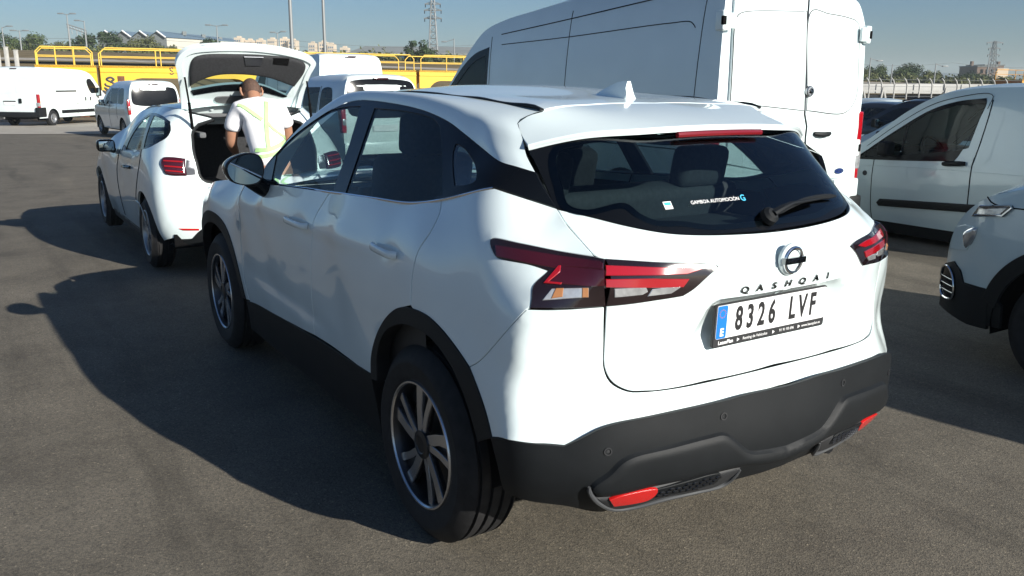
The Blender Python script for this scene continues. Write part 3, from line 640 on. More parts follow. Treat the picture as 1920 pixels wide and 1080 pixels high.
def build_suv():
    root = thing('crossover_car', 'large white crossover car with black lower cladding parked nearest the camera', 'car', (0, 0, 0))
    W = M['white']; BP = M['black_plastic']; BG = M['black_gloss']
    sk = {k: SK[v[0]] for k, v in D.items()}; pl = {k: v[1] for k, v in D.items()}
    def P(n, name, m, **k): return panel(name, m, root, sk[n], pl[n], **k)
    def PP(n, name, m, **k): return pair(name, m, root, sk[n], pl[n], **k)
    # --- painted shell
    PP('fender', 'front_fender', W)
    d1 = PP('door1', 'front_door', W, gap=.0035, h=.026); d2 = PP('door2', 'rear_door', W, gap=.0035, h=.026)
    PP('quarter', 'quarter_panel', W, h=.03)
    P('bumper', 'rear_bumper', W, sym=True, h=.03)
    gate = P('gate', 'tailgate', W, sym=True, h=.018)
    P('spoiler', 'roof_spoiler', W, sym=True, flange=.018)
    P('roof', 'roof_panel', W, sym=True, h=.06)
    low = smooth3(np.array([(1.90, .826, 1.127), (1.938, .802, 1.170), (1.706, .733, 1.330), (1.445, .68, 1.442), (1.274, .649, 1.498), (1.147, .632, 1.523), (.986, .627, 1.531), (.707, .633, 1.524), (.442, .642, 1.508), (.212, .658, 1.477), (.055, .675, 1.440), (-.077, .689, 1.405), (-.23, .711, 1.370), (-.317, .698, 1.358), (-.380, .674, 1.346)]), 5)
    upp = smooth3(np.array([(2.02, .70, 1.085), (1.94, .700, 1.150), (1.68, .655, 1.352), (1.50, .605, 1.465), (1.33, .548, 1.542), (1.2, .534, 1.556), (1.0, .530, 1.562), (.7, .527, 1.563), (.45, .52, 1.560), (.30, .514, 1.556), (.17, .516, 1.551), (.06, .518, 1.544), (-.02, .518, 1.538), (-.11, .517, 1.530), (-.192, .516, 1.522)]), 5)
    rear = smooth3(np.array([(-.380, .674, 1.346), (-.308, .658, 1.389), (-.272, .645, 1.423), (-.236, .632, 1.454), (-.18, .61, 1.483), (-.168, .59, 1.495), (-.181, .550, 1.513), (-.192, .516, 1.522)]), 3)
    v, f = coons(low, upp, [low[0], upp[0]], rear, 70, 14, .020, (0, .75, .66))
    me = pymesh('roof_side', v, f); a = mk('roof_side', me, W, root); mirrored(a, root)
    # near-black tubes down in the shut lines, standing in for their shade
    for n_, par in (('door1', d1), ('door2', d2)):
        q_ = smooth_poly(pl[n_], .04); mb = MB(); mb.tube(sk[n_](q_) - sk[n_].normal(q_) * .0095, .0045, 5, closed=True); o = mb.build('door_gap_shade', M['dark'], par[0]); mirrored(o, par[1])
    q_ = smooth_poly(pl['gate'][7:], .03, closed=False); q3 = S2(q_) - S2.normal(q_) * .008; mb = MB(); mb.tube(np.concatenate([q3[::-1][:-1], q3 * [1, -1, 1]]) if False else q3, .0042, 5); o = mb.build('gate_gap_shade', M['dark'], root); mirrored(o, root)
    # --- side glazing with its black surround
    PP('dlo', 'window_surround', BG, holes=[pl['pane1'], pl['pane2'], pl['pane3']], gap=.001)
    for n in ('pane1', 'pane2'): PP(n, 'side_window', M['glass'], off=-.004, gap=-.003, flange=0)
    PP('pane3', 'quarter_window', M['glass_dark'], off=-.003, gap=-.003, flange=0)
    # bright strip under the side windows
    belt = [(492, 346)]
    # --- rear screen
    P('glass', 'screen_surround', BG, sym=True, holes=[], h=.03) if False else None
    sp = smooth_poly(pl['glass'], .03)
    hole = [tuple(p) for p in pl['pane']]
    gp_ = [tuple(p) for p in pl['glass']]; pp_ = [tuple(p) for p in pl['pane']]
    ib = [i for i, p in enumerate(gp_) if abs(S5(np.array(p[:2]))[0][1]) < 3e-3]; ip = [i for i, p in enumerate(pp_) if abs(S5(np.array(p[:2]))[0][1]) < 3e-3]
    top_o = max(ib, key=lambda i: gp_[i][1]); bot_o = min(ib, key=lambda i: gp_[i][1]); top_i = max(ip, key=lambda i: pp_[i][1]); bot_i = min(ip, key=lambda i: pp_[i][1])
    cyc = lambda L, a, z: [L[(a + t) % len(L)] for t in range((z - a) % len(L) + 1)]
    c1 = lambda p: (p[0], p[1], 1)
    outer = cyc(gp_, top_o, bot_o); inner = cyc(pp_, bot_i, top_i)
    if len(outer) < 5: outer = cyc(gp_, bot_o, top_o)[::-1]
    if len(inner) < 5: inner = cyc(pp_, top_i, bot_i)[::-1]
    ringp = [c1(outer[0])] + outer[1:-1] + [c1(outer[-1]), c1(inner[0])] + inner[1:-1] + [c1(inner[-1])]
    panel('screen_surround', BG, root, S5, ringp, sym=True, h=.025, gap=.0, flange=.006)
    rw_ = panel('rear_window', M['glass_dark'], root, S5, hole, sym=True, gap=-.02, flange=0, off=.0012, h=.04)
    # stickers and lettering on the rear screen
    def on5(y, z, dx=.004):
        q = S5(np.array(newton(S5, (-.6, y, z), (1, 2))))[0]
        n = S5.normal(S5.inv([q]))[0]
        return q + n * dx, n
    q, n = on5(.366, 1.252); up = Vector((.6, 0, .8)); fr = frame(q, (0, -1, 0), up)
    b = MB(); b.prism([(-.016, -.013), (.016, -.013), (.016, .013), (-.016, .013)], .0006, fr); st = b.build('sticker', M['white_ink'], rw_)
    b = MB(); b.prism([(-.013, .000), (.013, .000), (.013, .010), (-.013, .010)], .001, fr); b.prism([(-.013, -.005), (.005, -.005), (.005, -.003), (-.013, -.003)], .001, fr); b.prism([(-.013, -.010), (.009, -.010), (.009, -.008), (-.013, -.008)], .001, fr); b.build('sticker_print', M['cyan_ink'], rw_)
    q, n = on5(.181, 1.256); fr = frame(q, (0, -1, 0), up)
    lettering('screen_lettering', 'GAMBOA AUTOMOCIÓN', .0125, fr, M['white_ink'], rw_, depth=.0003, sx=1.05)
    q, n = on5(.063, 1.257); fr = frame(q, (0, -1, 0), up)
    lettering('screen_logo', 'G', .022, fr, M['cyan_ink'], rw_, depth=.0003, bold=.0006)
    # wiper
    b = MB(); q0, n0 = on5(.005, 1.195, .02); q1, _ = on5(-.38, 1.226, .016); q2, _ = on5(-.10, 1.215, .028)
    b.lathe([(.030, -.012), (.028, .006), (.018, .016), (0, .018)], 20, 'z', (0, 0, 0))
    mt = Vector(n0).to_track_quat('Z', 'Y').to_matrix().to_4x4(); mt.translation = q0
    b.v = [tuple(mt @ Vector(p)) for p in b.v]
    b.tube([q0 + n0 * .012, q0 * .55 + q2 * .45 + n0 * .018, q2 + n0 * .010, q2 * .4 + q1 * .6 + n0 * .006], [.017, .014, .011, .006], 8, flat=(.6, 1))
    bl = [on5(-.03 - .36 * t, 1.198 + .030 * t + .016 * math.sin(math.pi * t), .006 + .01) [0] for t in np.linspace(0, 1, 10)]
    b.tube(bl, [.004] + [.009] * 8 + [.004], 6, flat=(1.0, .6))
    wp = b.build('rear_wiper', BP, root)
    # --- underside of the spoiler with the high brake lamp
    ed = smooth_poly(pl['spoiler'], .03); E3 = S4(ed); k = [i for i in range(len(ed))]
    gl = smooth_poly(pl['glass'], .03); G3 = S5(gl)
    ys = np.linspace(0, .63, 22)
    es = E3[(E3[:, 0] < -.28) & ((E3[:, 1] > .004) | (E3[:, 0] < -.48))]; es = es[np.argsort(es[:, 1])]; gs = G3[G3[:, 2] > 1.38]; gs = gs[np.argsort(gs[:, 1])]
    v = []; f = []
    for yy in list(-ys[::-1]) + list(ys[1:]):
        a = abs(yy)
        e = np.array([np.interp(a, es[:, 1], es[:, j]) for j in (0, 2)]); g = np.array([np.interp(a, gs[:, 1], gs[:, j]) for j in (0, 2)])
        v += [(e[0] + .004, yy, e[1] - .010), (e[0] * .6 + g[0] * .4 + .012, yy, e[1] * .5 + g[1] * .5 - .008), (g[0] + .012, yy, g[1] + .012), (g[0] + .02, yy, g[1] - .03)]
    m_ = len(v) // 4
    for i in range(m_ - 1):
        for j in range(3): f.append((4 * i + j, 4 * i + j + 1, 4 * i + 5 + j, 4 * i + 4 + j))
    mk('spoiler_underside', pymesh('spoiler_underside', v, f), BG, root)
    b = MB(); yy = np.linspace(-.195, .195, 15)
    pts = []
    for y_ in yy:
        a = abs(y_); pts.append((np.interp(a, es[:, 1], es[:, 0]) - .010, y_, np.interp(a, es[:, 1], es[:, 2]) - .0265))
    b.tube(pts, .0115, 8, flat=(.9, .8)); b.build('brake_lamp', M['red_brake'], root)
    # --- rear lamps
    for n in ('lampq', 'lampg'):
        mm = {'lampq': 'lamp_dark', 'lampg': 'lamp_dark'}[n]
        a, c = PP(n, 'tail_lamp', M[mm], off=.003, h=.02, gap=.0015)
        for sub, nm, ma, oo in {'lampq': (('lq_red0', 'fin_lens', 'red_dark', .005), ('lq_red1', 'red_lens', 'red_dark', .006), ('lq_edge', 'light_guide', 'red_lens', .008), ('lq_clr', 'indicator_lens', 'clear_lens', .0055), ('lq_amb', 'bulb', 'amber', .0075), ('lq_amb2', 'bulb', 'amber', .0075)),
                            'lampg': (('lg_red1', 'red_lens', 'red_lens', .006), ('lg_red2', 'red_lens', 'red_lens', .006), ('lg_clr', 'clear_lens', 'clear_lens', .0055), ('lg_clr2', 'clear_lens', 'clear_lens', .0055))}[n]:
            l = panel(nm, M[ma], a, sk[sub], pl[sub], off=oo, gap=0, flange=.003, h=.02)
            mirrored(l, c)
        if n == 'lampq':
            pb = [(.700, 1.014), (.738, 1.014), (.738, 1.036), (.700, 1.036)]
    # --- lower cladding
    P('bblack', 'lower_bumper', BP, sym=True, h=.03, off=.006, gap=0)
    pad = P('pad', 'bumper_pad', BP, sym=True, h=.03, off=.004, gap=0, raised=(.022, .03), flange=.03)
    PP('diff', 'diffuser_trim', M['trim_dark'], off=.013, gap=0, h=.02, raised=(.006, .012), flange=.02)
    g1, g2 = PP('grille', 'bumper_grille', BP, off=.021, gap=0, h=.03, flange=.01)
    # honeycomb of the grille
    gp = smooth_poly(pl['grille'], .02); lo, hi = gp.min(0), gp.max(0)
    b = MB(); r = 0
    for yy in np.arange(lo[1], hi[1], .0105):
        r += 1
        for xx in np.arange(lo[0] + (r % 2) * .009, hi[0], .018):
            c2 = np.array([[xx, yy]])
            if inside(gp, c2)[0] and edge_dist(gp, c2)[0] > .005:
                ring = np.array([[xx + .0082 * math.cos(t), yy + .0044 * math.sin(t)] for t in np.arange(6) * math.pi / 3])
                A3 = B(ring) + B.normal(ring) * .0225; C3 = B(ring * .0 + c2 + (ring - c2) * .8) + B.normal(ring) * .0262
                b.add(list(A3) + list(C3), [(i, (i + 1) % 6, 6 + (i + 1) % 6, 6 + i) for i in range(6)] + [(6, 7, 8, 9, 10, 11)])
    hc = b.build('grille_mesh', M['rim_dark'], g1); mirrored(hc, g2)
    PP('refl', 'reflector', M['red_refl'], off=.024, gap=0, h=.02, flange=.008)
    tl = smooth_poly([tuple(p[:2]) for p in pl['trimline']], .03, closed=False); mb = MB(); mb.tube(B(tl) + B.normal(tl) * .016, [.004] + [.0075] * (len(tl) - 2) + [.004], 8); o = mb.build('trim_edge', M['grey_trim'], root); mirrored(o, root)
    for a, b_ in pl['sens'] and [p[:2] for p in pl['sens']]:
        q = B(np.array([[a, b_]]))[0]; n = B.normal(np.array([[a, b_]]))[0]
        mb = MB(); mb.lathe([(.0125, .004), (.0125, .0085), (.009, .0085), (.0085, .0055), (0, .006)], 20, 'z')
        mt = Vector(n).to_track_quat('Z', 'Y').to_matrix().to_4x4(); mt.translation = q
        mb.v = [tuple(mt @ Vector(p)) for p in mb.v]
        o = mb.build('parking_sensor', M['trim_dark'], root); mirrored(o, root)
    # arch cladding and sills
    ao = [tuple(p[:2]) for p in pl['cladr']]; ai = [tuple(p[:2]) for p in pl['cladin']]
    ring = [(*ao[0], 1)] + ao[1:-1] + [(*ao[-1], 1), (*ai[-1], 1)] + ai[-2:0:-1] + [(*ai[0], 1)]
    pair('arch_cladding', BP, root, Q, ring, off=.004, gap=0, h=.03, flange=.05)
    cx, cz = 2.665, .356
    ring = [(*S1.inv([(cx + .495 * math.cos(t), .9, cz + .495 * math.sin(t))])[0], 1 if i in (0, 16) else 0) for i, t in enumerate(np.linspace(R(8), R(173), 17))]
    ring += [(*S1.inv([(cx + .425 * math.cos(t), .9, cz + .425 * math.sin(t))])[0], 1 if i in (0, 16) else 0) for i, t in enumerate(np.linspace(R(173), R(8), 17))]
    pair('arch_cladding', BP, root, S1, ring, off=.004, gap=0, h=.03, flange=.05)
    top = [D['door1'][1][-6], ]
    top = [S1.inv([(x, .9, z)])[0] for x, z in ((2.16, .405), (2.0, .427), (1.6, .452), (1.1, .476), (.7, .492), (.40, .505))]
    bot = [S1.inv([(x, .9, z)])[0] for x, z in ((.40, .24), (1.1, .225), (2.19, .23))]
    pair('sill', BP, root, S1, [(*top[0], 1)] + [tuple(t) for t in top[1:-1]] + [(*top[-1], 1), (*bot[0], 1), tuple(bot[1]), (*bot[2], 1)], off=.003, gap=0, flange=.05)
    for x0, in ((0.,), (2.665,)):
        b = MB(); v = []; f = []
        ts = np.linspace(R(2), R(178), 26)
        for t in ts:
            for y_, r_ in ((.87, .455), (.52, .44), (.52, .05)): v.append((x0 + r_ * math.cos(t), y_, .36 + r_ * math.sin(t)))
        for i in range(25):
            for j in range(2): f.append((3 * i + j, 3 * i + j + 1, 3 * i + 4 + j, 3 * i + 3 + j))
        o = mk('wheel_well', pymesh('wheel_well', v, f), M['dark'], root); mirrored(o, root)
    # under floor and dark core behind the seams
    b = MB(); b.box((1.33, 0, .33), (1.72, 1.66, .16)); b.box((1.4, 0, .40), (3.9, 1.02, .20)); b.box((-.42, 0, .48), (.42, 1.25, .24)); b.build('floor_pan', M['dark'], root)
    b = MB(); b.tube([(-.2, -.45, .30), (-.55, -.45, .30), (-.70, -.46, .30)], [.07, .07, .03], 10); b.build('silencer', M['rim_dark'], root)
    # --- roof ditch strip
    dt = [S4.inv([(x, y, 1.55)])[0] for x, y in ((1.26, .532), (1.0, .530), (.7, .527))] + [np.array(p[:2]) for p in (pl['ditch'][3], pl['ditch'][5])]
    for i, p in enumerate(pl['ditch'][2:]): pass
    L3 = S4(smooth_poly([tuple(p) for p in dt], .05, closed=False)); b = MB(); b.tube([p + np.array([0, 0, .002]) for p in L3], .0085, 8, flat=(.8, 1.1))
    o = b.build('roof_strip', BP, root); mirrored(o, root)
    # --- door handles
    for q0, q1 in ((( .320, 1.024), (.128, 1.021)), ((1.272, .992), (1.038, .991))):
        p0 = S1(S1.inv([(q0[0], .9, q0[1])]))[0]; p1 = S1(S1.inv([(q1[0], .9, q1[1])]))[0]
        b = MB()
        pts = [p0 + [0, .004, 0], p0 * .90 + p1 * .10 + [0, .026, .004], p0 * .5 + p1 * .5 + [0, .033, .004], p0 * .12 + p1 * .88 + [0, .030, .002], p1 + [0, .006, 0]]
        b.tube(smooth3(pts, 4), [.010] + [.0125] * 15 + [.0115], 10, flat=(1.15, .50))
        o = b.build('door_handle', W, None, sharp=60)
        c = MB(); mid = p0 * .5 + p1 * .5
        c.lathe([(.048, .002), (.040, .0028), (0, .0022)], 20, 'y', (mid[0] + .01, mid[1], mid[2] - .004))
        doors = d2 if q0[0] < 1 else d1
        o.parent = doors[0]; mirrored(o, doors[1])
    # bright strip along the window sill line
    bl = [S3.inv([p])[0] for p in S3(np.array([p[:2] for p in pl['dlo']]))]
    low = [np.array(p[:2]) for p in pl['dlo'][18:]] + [np.array(pl['dlo'][0][:2])]
    L3 = S3(smooth_poly([tuple(p) for p in low], .04, closed=False)) + [0, .004, -.004]
    b = MB(); b.tube(L3, .0055, 6); o = b.build('window_strip', M['chrome'], root); mirrored(o, root)
    # --- mirrors
    b = MB(); n = 20; prof = [(1.094, 1.205), (1.088, 1.170), (1.066, 1.137), (1.03, 1.122), (.985, 1.117), (.94, 1.128), (.914, 1.165), (.912, 1.222), (.934, 1.262), (.985, 1.272), (1.05, 1.254), (1.080, 1.232)]
    pp = smooth_poly(prof, .02); cy, cz_ = pp.mean(0)
    v = []; f = []; m_ = len(pp)
    for dx, sc in ((0, .90), (-.006, .96), (-.004, .99), (.02, 1.0), (.06, .98), (.10, .90), (.135, .72), (.155, .45), (.16, .1)):
        for y_, z_ in pp: v.append((1.60 + dx + (1.1 - y_) * .0, cy + (y_ - cy) * sc, cz_ + (z_ - cz_) * sc))
    for i in range(8):
        for j in range(m_): f.append((i * m_ + j, i * m_ + (j + 1) % m_, (i + 1) * m_ + (j + 1) % m_, (i + 1) * m_ + j))
    f.append(tuple(8 * m_ + j for j in range(m_)))
    b.add(v, f); b.tube([(1.70, .845, 1.075), (1.69, .90, 1.095), (1.67, .955, 1.135)], [.075, .062, .062], 10, flat=(.7, 1))
    o = b.build('side_mirror', BG, root, sharp=60, fix=True); o2 = mirrored(o, root)
    g = MB(); g.add([(1.598 + 0 * y_ + .012, cy + (y_ - cy) * .915, cz_ + (z_ - cz_) * .915) for y_, z_ in pp], [tuple(range(m_))]);
    g.v = [(p[0] - (p[1] - cy) * .02 - .016, p[1], p[2]) for p in g.v]
    go = g.build('mirror_glass', M['mirror'], o, smooth=False); mirrored(go, o2)
    # --- front: bonnet, screen, nose
    hp = [(2.03, 0), (2.0, .35), (1.96, .68, 1), (2.03, .80, 1), (2.4, .815), (2.8, .785), (3.14, .73, 1), (3.28, .62), (3.37, .3), (3.39, 0, 1)]
    hp = [(*HD.inv([(p[0], p[1], 1)])[0], 1 if len(p) > 2 else 0) for p in hp]; hp[0] = (*hp[0][:2], 1)
    panel('bonnet', W, root, HD, hp, sym=True, h=.07)
    wp_ = [WS.inv([p])[0] for p in ((2.07, 0, 1.10), (2.03, .4, 1.09), (1.94, .715, 1.13), (1.68, .665, 1.34), (1.50, .61, 1.45), (1.33, .55, 1.535), (1.355, .3, 1.565), (1.365, 0, 1.575))]
    panel('windscreen', M['glass'], root, WS, [(*wp_[0], 1), wp_[1], (*wp_[2], 1), wp_[3], wp_[4], (*wp_[5], 1), wp_[6], (*wp_[7], 1)], sym=True, gap=0, flange=0, h=.08)
    fp = [FR.inv([p])[0] for p in ((3.5, 0, .90), (3.45, .4, .895), (3.3, .70, .93), (3.2, .80, .93), (3.2, .82, .55), (3.2, .80, .28), (3.4, .4, .24), (3.45, 0, .24))]
    panel('front_bumper', W, root, FR, [(*fp[0], 1), fp[1], (*fp[2], 1), (*fp[3], 1), fp[4], (*fp[5], 1), fp[6], (*fp[7], 1)], sym=True, h=.06)
    gp = [FR.inv([p])[0] for p in ((3.5, 0, .84), (3.46, .36, .84), (3.46, .30, .5), (3.5, 0, .48))]
    panel('front_grille', M['black_gloss'], root, FR, [(*q_, 1) for q_ in gp], sym=True, h=.06, off=.006)
    lp = [FR.inv([p])[0] for p in ((3.4, .48, .86), (3.3, .72, .90), (3.25, .76, .86), (3.4, .52, .79))]
    pair('headlamp', M['clear_lens'], root, FR, [(*q_, 1) for q_ in lp], off=.006)
    # --- number plate
    x0 = -.772; pc = Vector((x0, .021, .8935))
    fr = frame(pc, (0, -1, 0), (-.03, 0, 1))
    b = MB()
    def rr(w, h, r=.008, dy=0): return [(sx * (w / 2 - r) + r * math.cos(t), dy + sy * (h / 2 - r) + r * math.sin(t)) for sx, sy, t0 in ((1, 1, 0), (-1, 1, 90), (-1, -1, 180), (1, -1, 270)) for t in (R(t0), R(t0 + 45), R(t0 + 90))]
    b.prism(rr(.522, .140), .010, fr, .002); pf = b.build('number_plate', M['trim_dark'], root)
    def at(x, y, z=0): return frame(fr @ Vector((x, y, z)), fr.to_3x3().col[0], fr.to_3x3().col[1])
    b = MB(); b.prism(rr(.508, .106, .006), .003, at(0, .0130, .010)); b.build('plate_face', M['plate_white'], pf)
    b = MB(); b.prism(rr(.042, .104, .005), .0008, at(-.232, .0130, .013)); b.build('country_band', M['plate_blue'], pf)
    lettering('country_letter', 'E', .024, at(-.232, -.020, .0142), M['white_ink'], pf, bold=.0012)
    b = MB()
    for k in range(12):
        t = 2 * math.pi * k / 12; b.prism([(.0022 * math.cos(a), .0022 * math.sin(a)) for a in np.arange(5) * 2 * math.pi / 5], .0006, at(-.232 + .0125 * math.cos(t), .040 + .0125 * math.sin(t), .0138))
    b.build('country_stars', M['amber'], pf)
    xs = [-.158, -.108, -.058, -.008, .088, .138, .188]
    for ch, xx in zip('8326LVF', xs):
        lettering('plate_character', ch, .075, at(xx, .0125, .0131), M['ink'], pf, depth=.0012, bold=.0030, sx=.62)
    lettering('frame_lettering', 'LeasePlan', .012, at(-.205, -.055, .0102), M['white_ink'], pf, depth=.0004, bold=.0004)
    lettering('frame_lettering', 'Renting de Vehículos', .0095, at(-.073, -.055, .0102), M['white_ink'], pf, depth=.0004)
    lettering('frame_lettering', '91 91 93 696', .0095, at(.075, -.055, .0102), M['white_ink'], pf, depth=.0004)
    lettering('frame_lettering', 'www.leaseplan.es', .0095, at(.195, -.055, .0102), M['white_ink'], pf, depth=.0004)
    b = MB()
    for xx in (-.150, .012, .135): b.prism([(-.005, -.006), (.006, 0), (-.005, .006)], .0005, at(xx, -.055, .0102))
    b.build('frame_arrows', M['white_ink'], pf)
    for xx in (-.19, .216):
        b = MB(); b.lathe([(.0045, .0125), (.0045, .0145), (0, .0148)], 12, 'z'); b.v = [tuple(at(xx, .008) @ Vector(p)) for p in b.v]; b.build('plate_rivet', M['plate_white'], pf)
    # --- badge and model lettering
    ec = S2.on([(-.83, .0165, 1.086)])[0]; en = S2.normal(S2.inv([ec]))[0]
    ef = frame(ec, (0, -1, 0), (-.04, 0, 1))
    b = MB(); b.lathe([(.051, -.003), (.051, .006), (.046, .012), (.0, .012)], 40, 'z'); b.v = [tuple(ef @ Vector(p)) for p in b.v]; eb = b.build('badge', W, root)
    b = MB(); b.lathe([(.045, .010), (.044, .017), (.040, .020), (.034, .019), (.032, .012)], 48, 'z'); b.v = [tuple(ef @ Vector(p)) for p in b.v]; b.build('badge_ring', M['chrome'], eb)
    b = MB(); b.prism([(-.048, -.0095), (.048, -.0095), (.048, .0095), (-.048, .0095)], .024, ef, .001); b.build('badge_bar', M['chrome_dark'], eb)
    lettering('badge_lettering', 'NISSAN', .0095, frame(ef @ Vector((0, 0, .0242)), ef.to_3x3().col[0], ef.to_3x3().col[1]), M['chrome'], eb, depth=.001, sx=1.5, bold=.0003)
    for ch, yy in zip('QASHQAI', (.1917, .1304, .0680, .0042, -.0620, -.1330, -.1965)):
        q = S2.on([(-.81, yy, 1.006)])[0]; n = Vector(S2.normal(S2.inv([q]))[0])
        fx = Vector((0, -1, 0)); fx = (fx - n * fx.dot(n)).normalized()
        lettering('model_letter', ch, .021, frame(q + np.array(n) * .002, fx, n.cross(fx)), M['chrome_dark'], gate, depth=.002, sx=1.45, bold=.0006)
    # --- roof aerial
    v = []; f = []
    secs = [(.185, .004, .0), (.14, .017, .021), (.09, .023, .041), (.045, .025, .057), (.01, .025, .063), (-.010, .025, .063), (-.018, .026, .034), (-.024, .027, .0)]
    for x_, w_, h_ in secs:
        z_ = S4(S4.inv([(x_, 0, 1.55)]))[0][2]
        v += [(x_, w_, z_ - .003), (x_, w_ * .66, z_ + h_ * .6), (x_, w_ * .28, z_ + h_), (x_, -w_ * .28, z_ + h_), (x_, -w_ * .66, z_ + h_ * .6), (x_, -w_, z_ - .003)]
    for i in range(len(secs) - 1):
        for j in range(5): f.append((6 * i + j, 6 * i + j + 1, 6 * i + 7 + j, 6 * i + 6 + j))
    mb = MB(); mb.add(v, f); mb.build('roof_aerial', W, root, sharp=35, fix=True)
    # --- cabin
    C = M['cabin']
    b = MB(); b.box((.9, 0, .46), (3.0, 1.55, .06)); b.build('cabin_floor', M['cabin'], root)
    def seat(x, y, w, rake=.22, hr=True):
        s = MB(); s.box((x + .02, y, .66), (.52, w, .16), rot=(0, -.08, 0), bev=.05, seg=3)
        s.box((x - .30, y, .98), (.13, w * .95, .64), rot=(0, -rake, 0), bev=.055, seg=3)
        o = s.build('seat', C, root, sharp=60)
        h = MB(); h.box((x - .40, y, 1.385), (.10, .26, .19), rot=(0, -.15, 0), bev=.045, seg=3)
        for d in (-.06, .06): h.tube([(x - .385, y + d, 1.22), (x - .40, y + d, 1.36)], .006, 6)
        h.build('headrest', C, o, sharp=60)
    for y in (.37, -.37): seat(1.32, y, .50)
    s = MB(); s.box((.42, 0, .68), (.5, 1.28, .16), bev=.05, seg=3); s.box((.10, 0, .95), (.13, 1.26, .56), rot=(0, -.25, 0), bev=.05, seg=3); rs = s.build('rear_bench', C, root, sharp=60)
    for y in (.40, -.40):
        h = MB(); h.box((.0, y, 1.285), (.09, .27, .17), rot=(0, -.2, 0), bev=.045, seg=3); h.build('headrest', C, rs, sharp=60)
    s = MB(); s.box((-.22, 0, 1.075), (.50, 1.14, .02), bev=.008); s.build('parcel_shelf', M['cabin'], root)
    s = MB(); s.box((1.80, 0, .90), (.34, 1.44, .26), bev=.07, seg=3); s.box((1.92, 0, 1.02), (.20, 1.40, .07), bev=.03); s.build('dashboard', M['trim_dark'], root)
    s = MB(); tt = np.linspace(0, 2 * math.pi, 28)[:-1]; cen = Vector((1.56, .37, 1.03)); ax = Vector((.42, 0, .9)).normalized(); u_ = Vector((0, 1, 0)); w_ = ax.cross(u_)
    nn = Vector((-.9, 0, .42)).normalized(); u2 = Vector((0, 1, 0)); w2 = nn.cross(u2)
    s.tube([cen + (u2 * math.cos(t) + w2 * math.sin(t)) * .185 for t in tt], .016, 8, closed=True)
    s.tube([cen - u2 * .18, cen, cen + u2 * .18], .018, 6); s.tube([cen, cen - w2 * .18 * (1 if w2.z > 0 else -1)], .018, 6); s.box(tuple(cen), (.06, .14, .11), bev=.02); s.tube([cen, cen + Vector((.25, 0, -.12))], .03, 8)
    s.build('steering_wheel', M['trim_dark'], root)
    s = MB(); s.box((1.50, 0, 1.445), (.03, .25, .075), bev=.02); s.tube([(1.50, 0, 1.46), (1.44, 0, 1.545)], .012, 6); s.build('interior_mirror', M['black_gloss'], root)
    s = MB()
    lin = panel_mesh('headliner', S4, [(*S4.inv([(x, y, 1.5)])[0], 1) for x, y in ((-.40, 0), (-.30, .50), (0, .58), (.9, .58), (1.25, .52), (1.33, 0))], sym=True, off=-.03, gap=0, flange=0, h=.1)
    mk('headliner', lin, M['headliner'], root)
    dp = [(*S1.inv([(x, .9, z)])[0], 1) for x, z in ((2.1, .4), (.0, .45), (-.0, 1.19), (.9, 1.13), (1.95, 1.07))]
    pair('door_lining', M['trim_dark'], root, S1, dp, off=-.06, gap=0, flange=0, h=.1)
    qp = [(*Q.inv([p])[0], 1) for p in ((-.02, .85, 1.20), (-.25, .8, 1.24), (-.46, .69, 1.22), (-.60, .68, 1.10), (-.62, .75, .65), (-.30, .88, .92), (0, .9, .93))]
    pair('boot_lining', M['trim_dark'], root, Q, qp, off=-.045, gap=0, flange=0, h=.08)
    # roof pillars seen from the inside
    # --- wheels
    for x in (0., 2.665):
        wheel(root, x, .898, .356, .225, .232, 'blade'); wheel(root, x, -.898, .356, .225, .232, 'blade')
    return root

def coons(c0, c1, d0, d1, nu, nv, bulge, n):
    def rs(L, k):
        L = np.array(L, float); s = np.r_[0, np.cumsum(np.linalg.norm(np.diff(L, axis=0), axis=1))]; t = np.linspace(0, s[-1], k)
        return np.stack([np.interp(t, s, L[:, i]) for i in range(3)], -1)
    def par(L, k):
        L = np.array(L, float); t = np.linspace(0, len(L) - 1, k); return np.stack([np.interp(t, np.arange(len(L)), L[:, i]) for i in range(3)], -1)
    a, b = par(c0, nu), par(c1, nu); p, q = rs(d0, nv), rs(d1, nv); U = np.linspace(0, 1, nu); V = np.linspace(0, 1, nv); n = np.array(n); v = []
    for i, u in enumerate(U):
        for j, w in enumerate(V):
            c = (1 - w) * a[i] + w * b[i] + (1 - u) * p[j] + u * q[j] - ((1 - u) * (1 - w) * a[0] + u * (1 - w) * a[-1] + (1 - u) * w * b[0] + u * w * b[-1])
            v.append(c + n * bulge * math.sin(math.pi * w) * (1 - u ** 10))
    return v, [(i * nv + j, (i + 1) * nv + j, (i + 1) * nv + j + 1, i * nv + j + 1)[::-1] for i in range(nu - 1) for j in range(nv - 1)]

def smooth3(P, k):
    P = [np.array(p, float) for p in P]; out = []
    for i in range(len(P) - 1):
        p0 = P[i - 1] if i else 2 * P[0] - P[1]; p1, p2 = P[i], P[i + 1]; p3 = P[i + 2] if i + 2 < len(P) else 2 * P[-1] - P[-2]
        for t in np.arange(k) / k: out.append(.5 * (2 * p1 + (p2 - p0) * t + (2 * p0 - 5 * p1 + 4 * p2 - p3) * t * t + (3 * p1 - p0 - 3 * p2 + p3) * t**3))
    out.append(P[-1]); return out
build_suv()

